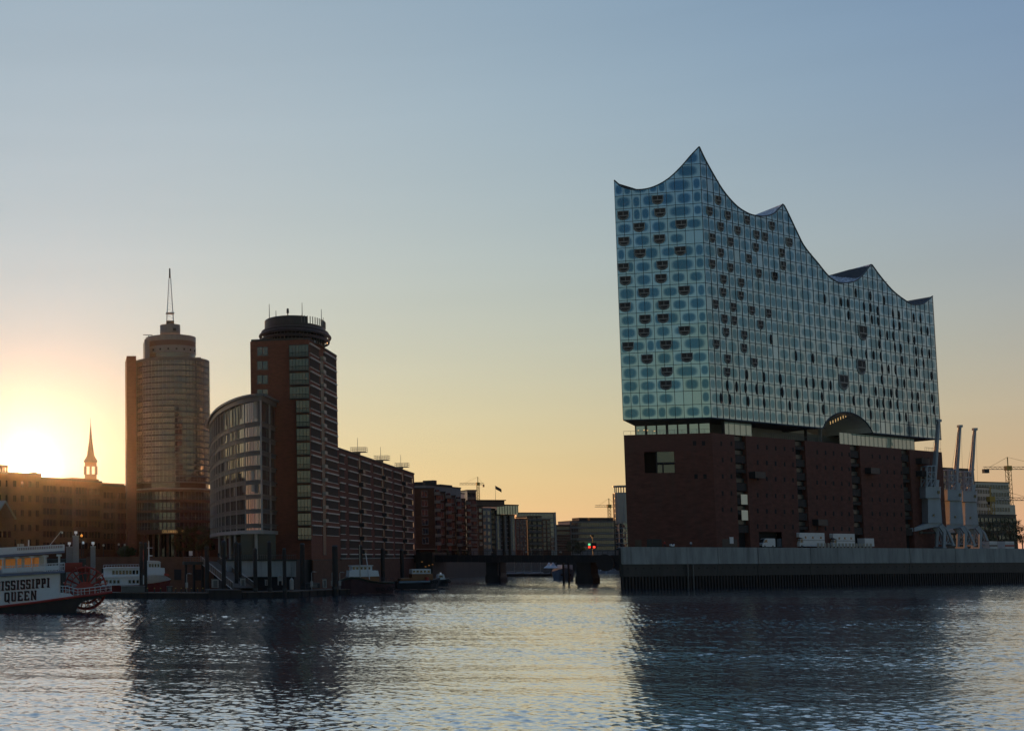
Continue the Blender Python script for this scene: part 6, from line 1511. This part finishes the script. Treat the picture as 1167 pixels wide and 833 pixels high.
for px in (121.5, 126, 130.5, 135, 148, 152.5, 157): x, z = T_(px, 662.6); P.put(fer, (x, .48, z), 0, (1.25, 1, 1.0))
for px in (171.2, 174.4, 177.6, 180.8): x, z = T_(px, 644.2); P.put(fer, (x, 1.18, z), 0, (1.0, 1, 1.0))
mb = MB(); a = T_(170.5, 639)[1]; x = T_(170.5, 639)[0]; mb.cyl(x, 3.2, a, T_(170, 616)[1], .13, .06, 8); mb.bar((x - .6, 3.2, T_(170, 624)[1]), (x + .9, 3.2, T_(170, 624)[1]), .05); mb.bar((x, 3.2, T_(0, 633)[1]), (x + .8, 3.2, T_(0, 633)[1]), .12); mb.build('mast', M['boat_white'], fer)
mb = MB()
for k in range(14): px = 118 + k * 3.1; p, q = T_(px, 646.8), T_(px, 643.6); mb.bar((p[0], .7, p[1]), (q[0], .7, q[1]), .03)
p, q = T_(118, 643.6), T_(158.5, 643); mb.bar((p[0], .7, p[1]), (q[0], .7, q[1]), .035); mb.build('railing', M['boat_white'], fer)
fx('life_raft', M['red'], [(187.5, 655.6), (187.5, 653.2), (192, 653.6), (193.5, 655.2), (193, 656.4)], .9, 2.0)
mb = MB(); x, z = T_(163.4, 640); mb.bar((x, .9, z), (x, .9, T_(163, 626)[1]), .05); mb.face([(x + .05, .9, T_(0, 637)[1]), (x + .5, .95, T_(0, 637.4)[1]), (x + .45, .9, T_(0, 628)[1]), (x + .05, .9, T_(0, 627)[1])]); mb.build('red_flag', M['red'], fer)

# ------------------------------------------------------------------ tug and workboats below the warehouse
def boat_frame(name, label, cat, px, py, Y):
    o = at(px, py, Y); t = thing(name, label, cat, (o.x, Y, 0), 0)
    T = lambda a, b: (at(a, b, Y).x - o.x, at(a, b, Y).z)
    def fxx(n_, m_, pts, y0, y1): mb = MB(); mb.extr([T(*p) for p in pts], y0, y1); return fixn(mb.build(n_, m_, t))
    return t, T, fxx
M['maroon'] = mat('faded maroon hull', (.10, .05, .055), .6, var=.3)
M['steel_blue'] = mat('blue grey bulwark', (.20, .26, .31), .5, var=.2)
tug, T, fx2 = boat_frame('tugboat', 'old tugboat with a maroon hull, white wheelhouse and two masts', 'tugboat', 420, 674, 297)
xs = [450.5, 440, 430, 420, 410, 401, 394, 389]
topc = [T(*p) for p in ((450.8, 665.2), (440, 665.4), (430, 664.8), (420, 663.4), (410, 660.8), (401, 659.6), (394, 661.2), (388.4, 664))]; botc = [T(x, 676) for x in (449.5, 440, 430, 420, 410, 401, 395, 391.5)]
hull_loft(tug, None, botc, topc, 5.6, -1, [M['maroon'], M['wood']], 'hull', .3, .2)
topb = [T(*p) for p in ((450.8, 662.8), (440, 663), (430, 662.5), (420, 661), (410, 658), (401, 657), (394, 659.2), (388, 662.8))]
hull_loft(tug, None, topc, topb, 5.7, -1, [M['steel_blue'], M['wood']], 'bulwark', .3, .2)
fx2('deckhouse', M['brown'], [(410, 662), (410, 656.7), (433.5, 656.7), (433.5, 662)], 1.2, 4.4)
fx2('lower_wheelhouse', M['boat_white'], [(398.8, 657.5), (399.5, 650), (432, 650), (433.5, 656.6)], 1.0, 4.6)
fx2('wheelhouse', M['boat_white'], [(402.4, 650), (402.4, 645.2), (425.6, 644.8), (425.6, 650)], 1.3, 4.3)
fx2('roof', M['boat_white'], [(401.5, 645.1), (401.5, 644.3), (426.6, 643.9), (426.6, 644.7)], 1.0, 4.6)
wm = MB(); wm.box(-.26, .26, -.03, .02, -.28, .28); P = Proto(wm.build('window', M['glass_dark'], tug))
for px in (404.6, 408.5, 413.3, 417.6, 422): x, z = T(px, 647.4); P.put(tug, (x, 1.28, z))
mb = MB(); a, b = T(411.5, 658), T(411, 620.5); mb.cyl(a[0], .9, a[1], b[1], .12, .07, 8); mb.build('fore_mast', M['cream'], tug)
mb = MB(); a, b = T(422, 660), T(417.6, 630); mb.bar((a[0], .8, a[1]), (b[0], .8, b[1]), .10); mb.build('derrick', M['boat_white'], tug)
def tyres(t, T, pts, y=-.25, r=.34):
    for i, p in enumerate(pts):
        x, z = T(*p); mb = MB(); mb.tube([(x + r * math.cos(k * math.pi / 8), y, z + r * math.sin(k * math.pi / 8)) for k in range(16)], .12, 6, 0, True); mb.build('tyre_fender', M['rubber'], t)
tyres(tug, T, ((430.5, 671.2), (436.2, 671), (443.6, 670.4), (448.2, 670.2)), -.05)
mb = MB()
for px in (436, 441, 446): a, b = T(px, 663), T(px, 658.4); mb.bar((a[0], .5, a[1]), (b[0], .5, b[1]), .03)
a, b = T(434, 658.4), T(449, 658.8); mb.bar((a[0], .5, a[1]), (b[0], .5, b[1]), .03); mb.build('railing', M['steel_dark'], tug)
wb, T, fx3 = boat_frame('workboat', 'long dark workboat with a brown cabin and a small white wheelhouse', 'workboat', 478, 669, 332)
topc = [T(*p) for p in ((453, 662), (462, 661.6), (472, 661.6), (482, 661.4), (492, 660.8), (500, 659.4), (505, 657.8))]; botc = [T(x, 671) for x in (454, 462, 472, 482, 492, 498, 502)]
hull_loft(wb, None, botc, topc, 4.8, 1, [M['steel_dark'], M['wood']], 'hull', .3, .2)
mb = MB(); hb_ = [T(p[0], p[1] + 1.4) for p in ((455, 662), (472, 661.6), (490, 661))]; mb.tube([(a, .0, b) for a, b in hb_], .28, 6); mb.build('rubbing_strake', M['steel_blue'], wb)
fx3('cabin', M['brown'], [(470.5, 661.6), (470.5, 654), (494.5, 653.6), (494.5, 661)], .8, 4.0)
fx3('wheelhouse', M['boat_white'], [(470.6, 653.8), (470.6, 648.6), (492, 648.2), (492, 653.5)], .9, 3.9)
fx3('hold_cover', M['brown'], [(457.5, 661.8), (457.5, 658.8), (470, 658.6), (470, 661.6)], .8, 4.0)
wm = MB(); wm.box(-.3, .3, -.03, .02, -.28, .28); P = Proto(wm.build('window', M['glass_dark'], wb))
for px in (473, 477, 481.2, 485.4, 489.6): x, z = T(px, 651); P.put(wb, (x, .88, z))
tyres(wb, T, ((484, 664.5), (488.5, 664), (493, 663.4), (497.5, 662.6)), .0, .3)
mb = MB(); x, z = T(487, 659.4); mb.cyl(x, .3, z - .45, z + .45, .5, .5, 12); mb.build('red_buoy', M['lamp_red'] if False else M['red'], wb)
mb = MB(); x, z = T(480, 648.4); mb.cyl(x, 2, z, z + 2.2, .06, .04, 6); mb.build('mast', M['steel_dark'], wb)
lb, T, fx4 = boat_frame('launch', 'small white launch with tyre fenders moored past the workboat', 'launch', 508, 666, 352)
topc = [T(*p) for p in ((497.5, 660.6), (503, 660.4), (508, 660), (512, 659), (515, 657.8))]; botc = [T(x, 668) for x in (498.5, 503, 508, 511, 513)]
hull_loft(lb, None, botc, topc, 3.2, 1, [M['steel_dark'], M['wood']], 'hull', .4, .2)
fx4('cabin', M['boat_white'], [(499.5, 660.5), (500.2, 654.6), (506.5, 654.2), (508.5, 660)], .6, 2.6)
wm = MB(); wm.box(-.5, .5, -.03, .02, -.25, .25); P = Proto(wm.build('window', M['glass_dark'], lb)); x, z = T(503.2, 656.6); P.put(lb, (x, .58, z))
tyres(lb, T, ((504, 663.6), (508, 663), (512, 662.2)), .0, .28)
mb = MB(); x, z = T(503.5, 653.6); mb.cyl(x, 1.2, z - .1, z + .3, .25, .2, 8); mb.build('deck_light', M['lamp_white'], lb)
# barge and small craft behind the bridge
bg_, T, fx5 = boat_frame('barge', 'pale blunt bowed barge moored behind the twin bridge piers', 'barge', 645, 663, 470)
topc = [T(*p) for p in ((656, 650), (650, 648), (645, 647), (639, 648.5), (634, 651.5))]; botc = [T(x, 664) for x in (656, 650, 645, 640, 637)]
hull_loft(bg_, None, botc, topc, 9, -1, [M['steel_blue'], M['wood']], 'hull', .5, .2)
fx5('deckhouse', M['boat_white'], [(643, 648), (643, 643.5), (655, 643.5), (655, 649.5)], 2, 7)
for px in (641, 649): x, z = T(px, 655); MB().box(x - .5, x + .5, -.1, .4, z - .3, z + .3).build('hawse_hole', M['black'], bg_)
for i, (px, Y, w, lab) in enumerate(((681, 640, 7, 'white yacht nearest the main bridge pier behind the bridge'), (690, 660, 8, 'middle white yacht of the three behind the bridge'), (700, 650, 7, 'white yacht nearest the quay end behind the bridge'))):
    t, T, fxx = boat_frame('yacht', lab, 'yacht', px, 646, Y); t['group'] = 'white yachts behind the bridge'
    s = 1520 / Y; topc = [(-w / 2, 1.1), (0, 1.1), (w * .3, 1.25), (w / 2, 1.5)]; botc = [(-w / 2 + .2, -.4), (0, -.4), (w * .25, -.4), (w * .38, -.4)]
    hull_loft(t, None, botc, topc, 2.6, 1, [M['boat_white'], M['wood']], 'hull', .5, .2)
    mb = MB(); mb.extr([(-w * .25, 1.1), (-w * .2, 2.2), (w * .05, 2.2), (w * .2, 1.2)], .5, 2.1); fixn(mb.build('cabin', M['boat_white'], t))
    mb = MB(); mb.extr([(-w * .2, 1.55), (-w * .19, 1.95), (w * .04, 1.95), (w * .09, 1.55)], .48, 2.12); fixn(mb.build('window_strip', M['glass_dark'], t))
def sailing_boat(lab, px, Y, hull_m, L=9):
    o = at(px, 650, Y); t = thing('sailing_boat', lab, 'sailing boat', (o.x, Y, 0), 0, 'moored sailing boats in the canal')
    topc = [(-L / 2, 1.0), (0, .9), (L * .3, 1.05), (L / 2, 1.3)]; botc = [(-L / 2 + .5, -.4), (0, -.5), (L * .25, -.4), (L * .38, -.4)]
    hull_loft(t, None, botc, topc, 2.6, 1, [M[hull_m], M['wood']], 'hull', .5, .2)
    mb = MB(); mb.cyl(.5, 1.3, .9, 11.5, .1, .06, 6); mb.bar((.5, 1.3, 2.0), (-L * .4, 1.3, 2.1), .07); mb.bar((.5, 1.3, 11.3), (L / 2, 1.3, 1.3), .02); mb.bar((.5, 1.3, 11.3), (-L / 2, 1.3, 1.1), .02); mb.build('mast', M['cream'], t)
    mb = MB(); mb.extr([(-L * .3, .95), (-L * .28, 1.5), (L * .12, 1.45), (L * .2, 1.0)], .6, 2.0); fixn(mb.build('cabin', M['boat_white'], t))
    return t
for px, Y, hm_, lab in ((586, 560, 'steel_dark', 'dark hulled sailing boat left of the bridge middle'), (597, 570, 'boat_white', 'white hulled sailing boat under the middle of the bridge'), (606, 565, 'steel_blue', 'blue hulled sailing boat under the middle of the bridge'), (616, 575, 'boat_white', 'white hulled sailing boat right of the blue hulled one')): sailing_boat(lab, px, Y, hm_)
def tent(lab, px, Y):
    o = at(px, 652, Y); t = thing('pavilion_tent', lab, 'tent', (o.x, Y, 1.3), 0, 'white peaked tents on the canal pontoon'); mb = MB(); 
    n = 12; pr = [(2.2, 2.2), (1.0, 3.2), (.15, 4.6)]
    for (r0, z0), (r1, z1) in zip(pr, pr[1:]): mb.cyl(0, 0, z0, z1, r0, r1, n, 0, False)
    mb.build('canopy', M['white'], t); mb = MB()
    for k in range(4): a = math.pi / 4 + k * math.pi / 2; mb.bar((2 * math.cos(a), 2 * math.sin(a), 0), (2 * math.cos(a), 2 * math.sin(a), 2.25), .05)
    mb.build('poles', M['frame_grey'], t)
tent('white peaked tent further left on the canal pontoon', 626, 545); tent('white peaked tent beside the pale barge', 630.5, 540)

# ------------------------------------------------------------------ pontoons, gangway, mooring piles, kiosks, lamps
def pontoon(lab, pa, ya, pb, yb, w, h, m='wood', group='floating pontoons'):
    f = Fac(pa, ya, pb, yb, 0); t = thing('pontoon', lab, 'pontoon', f.loc, f.rot, group)
    MB().box(0, f.L, 0, w, -.8, h - .15).build('float', M['pile'], t); MB().box(-.1, f.L + .1, -.12, w + .1, h - .149, h).build('deck', M[m], t)
    mb = MB(); k = 1.0
    while k < f.L: mb.box(k - .15, k + .15, -.2, -.13, .1, h - .05); k += 3.2
    mb.build('fender_boards', M['rubber'], t); return f, t
PO1, p1 = pontoon('long ferry pontoon before the white ferry', 108, 271, 240, 268.5, 6, 1.1)
PO2, p2 = pontoon('thick dark pontoon section below the gangway', 238, 268, 275, 268, 7, 1.7, 'steel_dark')
PO3, p3 = pontoon('pontoon with kiosks below the pale concrete block', 276, 271, 340, 276, 6, 1.2)
PO4, p4 = pontoon('pontoon running to the tugboat bow', 331, 277, 398, 296, 5, 1.2)
PO5, p5 = pontoon('long low pontoon of the sailing boats in the canal', 578, 552, 636, 556, 5, 1.0, 'wood', 'floating pontoons')
pl_ = [('mooring pile nearest the gangway foot on the ferry pontoon', 235.8, 624, 278, .75), ('mooring pile standing before the gangway', 254.8, 617.5, 276, .75), ('left one of two close piles right of the gangway', 269.2, 619, 283, .72), ('right one of two close piles right of the gangway', 273.4, 620.2, 286, .6), ('mooring pile left of the kiosk tank before the pale block', 290.7, 626, 274, .72), ('mooring pile in the middle of the pale block', 307, 618, 276, .72), ('slim mooring pile at the right end of the pale block', 324, 626, 273, .66), ('thick mooring pile between the pale block and the tugboat', 344.5, 620.2, 292, .9), ('thick mooring pile at the tugboat bow', 381.7, 622.6, 288, 1.05), ('mooring pile behind the tugboat masts', 411, 622.5, 318, .8), ('mooring pile between tugboat and workboat', 436, 626, 330, .85), ('mooring pile behind the workboat hold', 458, 627, 345, .85), ('left pile of the pair before the ferry', 160.8, 619, 275, .62), ('right pile of the pair before the ferry', 165.9, 619.4, 275.6, .58)]
for lab, px, pyt, Y, r in pl_:
    p = at(px, 633, Y); H = zpx(px, pyt, Y); t = thing('mooring_pile', lab, 'mooring pile', (p.x, Y, 0), random.random() * 3, 'mooring piles along the pontoons')
    mb = MB(); mb.cyl(0, 0, -2, H, r * .58, r * .58, 18); mb.build('shaft', M['pile'], t)
    mb = MB(); mb.cyl(0, 0, H + .002, H + .3, r * .62, r * .35, 18); mb.build('cap', M['steel_dark'], t)
    mb = MB(); mb.cyl(0, 0, 1.3, 1.9, r * .72, r * .72, 18); mb.build('guide_ring', M['steel_dark'], t)
for lab, px, pyt, Y, w in (('tallest lamp topped dolphin pile left of the ferry', 86.4, 611.5, 262, 1.05), ('lamp topped dolphin pile left of the tallest one', 79, 624, 264, 1.1), ('lamp topped dolphin pile nearest the ferry stern', 106, 623.5, 266, .85)):
    p = at(px, 633, Y); H = zpx(px, pyt, Y); t = thing('dolphin_pile', lab, 'mooring pile', (p.x, Y, 0), 0, 'lamp topped dolphin piles by the steamer')
    mb = MB(); mb.box(-w * .58, w * .58, -w * .58, w * .58, -2, H); mb.build('shaft', M['render_grey'], t)
    MB().box(-w * .62, w * .62, -w * .62, w * .62, H + .001, H + .25).build('cap', M['concrete'], t)
    mb = MB(); mb.cyl(0, 0, H + .25, H + .6, .07, .07, 8); mb.cyl(0, 0, H + .6, H + 1.1, .3, .3, 12); mb.build('lamp', M['lamp_white'], t)
for px, pyt, Y, lab, m in ((93, 611, 330, 'small orange lamp on a pole behind the dolphin piles', 'lamp_orange'), (94.8, 619.2, 300, 'white lamp on a pole between the two right dolphin piles', 'lamp_white'), (135.4, 621, 350, 'promenade lamp left of the two above the ferry cabin', 'cream'), (142.2, 621.5, 350, 'promenade lamp right of the two above the ferry cabin', 'cream'), (160, 619.5, 352, 'promenade lamp above the pair of ferry piles', 'cream'), (118, 622, 350, 'promenade lamp above the paddle wheel side of the ferry', 'cream')):
    street_lamp('street_lamp', lab, px, pyt, 634.4, Y, 'street lamps on the left promenade', .28, m)
def pontoon_lamp(lab, px, pyt, Y):
    p = at(px, 633, Y); t = thing('pontoon_lamp', lab, 'lamp post', (p.x, Y, 1.1), 0, 'bent lamp posts on the pontoons'); H = zpx(px, pyt, Y) - 1.1
    mb = MB(); mb.tube([(0, 0, 0), (0, 0, H - .3), (.12, 0, H - .08), (.7, 0, H)], .08, 6); mb.build('post', M['frame_white'], t)
    MB().box(.5, 1.0, -.12, .12, H - .16, H - .04).build('lamp_head', M['frame_white'], t); MB().box(-.25, .25, -.1, .1, .9, 2.0).build('switch_box', M['frame_white'], t)
for px, pyt, Y, lab in ((212.6, 653, 272, 'bent lamp post on the ferry pontoon right of the ferry bow'), (354.8, 651, 286, 'bent lamp post between the two thick piles'), (378, 651.2, 290, 'bent lamp post left of the tugboat bow pile'), (386.8, 651.5, 293, 'bent lamp post right of the tugboat bow pile')): pontoon_lamp(lab, px, pyt, Y)
def kiosk(name, lab, cat, px, py0, py1, wpx, Y, m='frame_white', kind_='box'):
    p = at(px, py1, Y); t = thing(name, lab, cat, (p.x, Y, p.z), 0); H = zpx(px, py0, Y) - p.z; w = wpx / F_PX * Y
    if kind_ == 'tank':
        mb = MB(); mb.cyl(0, 0, 0, H * .8, w / 2, w / 2, 16); mb.cyl(0, 0, H * .8, H * .95, w / 2, w * .2, 16); mb.build('tank', M[m], t); mb = MB(); mb.cyl(0, 0, H * .95, H * 1.9, .06, .06, 6); mb.build('vent_pipe', M['frame_grey'], t)
    elif kind_ == 'frame':
        mb = MB()
        for x in (-w / 2, w / 2): mb.bar((x, 0, 0), (x, 0, H * .85), .12); mb.bar((x, 0, H * .85), (0, 0, H), .12)
        mb.bar((-w / 2, 0, H * .45), (w / 2, 0, H * .45), .1); mb.build('frame', M[m], t); MB().box(-w * .35, w * .35, .1, .16, H * .5, H * .8).build('notice', M['frame_white'], t)
    else:
        MB().box(-w / 2, w / 2, 0, w * .8, 0, H * .92).build('cabinet', M[m], t); MB().box(-w / 2 - .1, w / 2 + .1, -.1, w * .8 + .1, H * .921, H).build('roof', M['frame_grey'], t); MB().box(-w * .3, w * .3, -.04, -.001, .1, H * .8).build('door', M['frame_grey'], t)
kiosk('kiosk', 'tall white cabinet on the pontoon at the left end of the pale block', 'kiosk', 277, 658, 670.5, 5.6, 279); kiosk('water_tank', 'white round tank with a vent pipe on the pontoon', 'tank', 332.5, 658, 671.5, 4.6, 280, 'frame_white', 'tank')
kiosk('notice_frame', 'white gabled notice frame on the pontoon', 'notice board', 319.3, 655, 666.5, 4.4, 281, 'frame_white', 'frame'); kiosk('service_cabinet', 'low white service cabinet near the middle pile', 'cabinet', 303.6, 660, 667, 2.6, 281); kiosk('service_cabinet', 'pale service cabinet between the two thick piles', 'cabinet', 370.2, 659, 669.5, 4.2, 288); kiosk('pump_hut', 'white pump hut at the foot of the gangway', 'hut', 245.5, 659.5, 669.5, 7.5, 277.5)
kiosk('service_box', 'grey box barrier on the ferry pontoon before the ferry hull', 'cabinet', 152, 667.5, 674.5, 26, 273, 'frame_grey'); kiosk('rubbish_bin', 'dark lidded bin on the ferry pontoon right of the ferry bow', 'bin', 193.5, 667.8, 674, 6, 273, 'steel_dark'); kiosk('equipment_box', 'long dark equipment box between the thick piles', 'box', 357.5, 664, 669.8, 14, 288, 'steel_dark')
bo = None
for px in (168, 183, 200, 206.5, 212, 218, 225, 231, 176):
    p = at(px, 633, 271.2 + .0 * px)
    if bo is None:
        mb = MB(); mb.cyl(0, 0, 0, .75, .11, .11, 8, 0); mb.cyl(0, 0, .75, .95, .13, .1, 8, 1); bo = mb.build('mooring_bollard', [M['steel_dark'], M['crane_yellow']]); o = bo
    else: o = bo.copy(); COL.objects.link(o)
    o.location = (p.x, 271.6, 1.1); tag(o, 'yellow topped bollard along the edge of the ferry pontoon', 'bollard', 'yellow topped bollards on the ferry pontoon')
# sloping gangway from the terrace platform down to the pontoon, and its platform
ga, gb_ = at(229, 637, 318), at(266, 671, 276)
gw = thing('gangway', 'wide sloping gangway with white handrails from the terrace down to the pontoon', 'gangway', (ga.x, ga.y, 0), 0)
d = Vector((gb_.x - ga.x, gb_.y - ga.y, 0)); n_ = Vector((d.y, -d.x, 0)).normalized() * -1
if n_.x < 0: n_ = -n_
za, zb_ = 7.2, 1.9; V = lambda t, s, dz: Vector((d.x * t, d.y * t, za + (zb_ - za) * t + dz)) + n_ * s
mb = MB(); mb.face([V(0, 0, 0), V(1, 0, 0), V(1, 4.2, 0), V(0, 4.2, 0)]); mb.face([V(0, 0, -.5), V(0, 4.2, -.5), V(1, 4.2, -.5), V(1, 0, -.5)])
for s in (0, 4.2): mb.face([V(0, s, -.5), V(1, s, -.5), V(1, s, .9), V(0, s, .9)])
mb.build('ramp', M['wood'], gw)
mb = MB()
for s in (-.06, 4.26):
    mb.bar(V(0, s, 1.15), V(1, s, 1.15), .08); mb.bar(V(0, s, -.45), V(1, s, -.45), .1)
    for k in range(16): mb.bar(V(k / 15, s, -.4), V(k / 15, s, 1.1), .035)
mb.build('handrail', M['frame_white'], gw)
gp = at(219.5, 640, 317); pt = thing('landing_stage', 'raised dark landing platform on piles at the head of the gangway', 'platform', (gp.x, gp.y, 0), 0)
MB().box(-2.2, 3.4, -2, 3, 6.4, 7.1).build('deck', M['steel_dark'], pt)
for x in (-1.7, .2, 2.2):
    mb = MB(); mb.cyl(x, -1, -1, 6.4, .3, .3, 10); mb.build('leg', M['pile'], pt)
mb = MB()
for k in range(9): x = -2.2 + 5.6 * k / 8; mb.bar((x, -1.95, 7.1), (x, -1.95, 8.2), .035)
mb.bar((-2.2, -1.95, 8.2), (3.4, -1.95, 8.2), .05); mb.bar((-2.2, -1.95, 7.6), (3.4, -1.95, 7.6), .03); mb.build('railing', M['frame_grey'], pt)
p = at(217.4, 636, 316); t = thing('sign_post', 'small pale blue sign on a post above the landing platform', 'sign', (p.x, p.y, 7.1), 0)
mb = MB(); mb.cyl(0, 0, 0, 2.3, .05, .05, 6); mb.build('post', M['frame_grey'], t); MB().box(-.42, .42, -.06, .0, 1.4, 2.5).build('sign_board', M['white'], t)
# ------------------------------------------------------------------ pieces of parts hang from their part
REL = {'parked_van': {'side_window': 'body', 'windscreen': 'body', 'headlight': 'body'}, 'motorhome': {'cab_window': 'cab', 'side_window': 'box_body', 'stripe': 'box_body'},
       'ferry': {'cabin_window': 'upper_cabin', 'wheelhouse_roof': 'wheelhouse', 'roof': 'upper_cabin'}, 'tugboat': {'window': 'wheelhouse', 'roof': 'wheelhouse'}, 'workboat': {'window': 'wheelhouse'}, 'launch': {'window': 'cabin'}, 'yacht': {'window_strip': 'cabin'},
       'paddle_steamer': {'cabin_window': 'upper_cabin', 'lettering': 'deckhouse', 'lettering_shadow': 'deckhouse', 'roof_parapet': 'roof', 'rail_panels': 'upper_deck'}, 'office_tower': {'crown_mullions': 'crown_glazing', 'crown_railing': 'crown_drum'},
       'round_tower': {'curtain_wall_grid': 'curtain_wall', 'porthole': 'top_cladding', 'podium_mullions': 'podium_glazing', 'mast_tip': 'lattice_mast', 'hatch': 'upper_drum'}, 'office_wing': {'window_blind': 'glazing', 'window_mullions': 'glazing'},
       'church_spire': {'finial': 'copper_roof'}, 'concert_hall': {'vault_lamps': 'vault', 'window_frame': 'large_window'}, 'dolphin_pile': {'lamp': 'cap'}, 'glass_roofed_house': {'top_mullions': 'top_glazing', 'top_roof': 'top_glazing'},
       'corner_house': {'penthouse_roof': 'penthouse', 'flag': 'flag_pole'}, 'round_white_tower': {'floor_rings': 'wall'}, 'brick_warehouse': {'chimney': 'cornice', 'roof_lantern': 'cornice'}, 'container': {'stripe': 'body'}, 'warehouse': {'end_window': 'brick_wall'}}
for root in [o for o in SC.objects if o.parent is None and 'category' in o]:
    rel = REL.get(root.name.split('.')[0])
    if not rel: continue
    kids = list(root.children); by = {}
    for k in kids: by.setdefault(k.name.split('.')[0], k)
    for k in kids:
        p = by.get(rel.get(k.name.split('.')[0], ''))
        if p and p is not k: k.parent = p
# ------------------------------------------------------------------ thin air between the camera and the far bank
HAZE_D, HAZE_G = 1.45e-5, .945
hm = bpy.data.materials.new('thin morning haze'); hm.use_nodes = True; t = hm.node_tree; t.nodes.clear()
o_ = t.nodes.new('ShaderNodeOutputMaterial'); pv = t.nodes.new('ShaderNodeVolumePrincipled')
pv.inputs['Color'].default_value = (.92, .94, .97, 1); pv.inputs['Density'].default_value = HAZE_D; pv.inputs['Anisotropy'].default_value = HAZE_G
t.links.new(pv.outputs[0], o_.inputs['Volume'])
hb = MB(); hb.box(-1460, 1460, -160, 1560, -4.5, 150)
kind(hb.build('haze', hm), 'stuff')
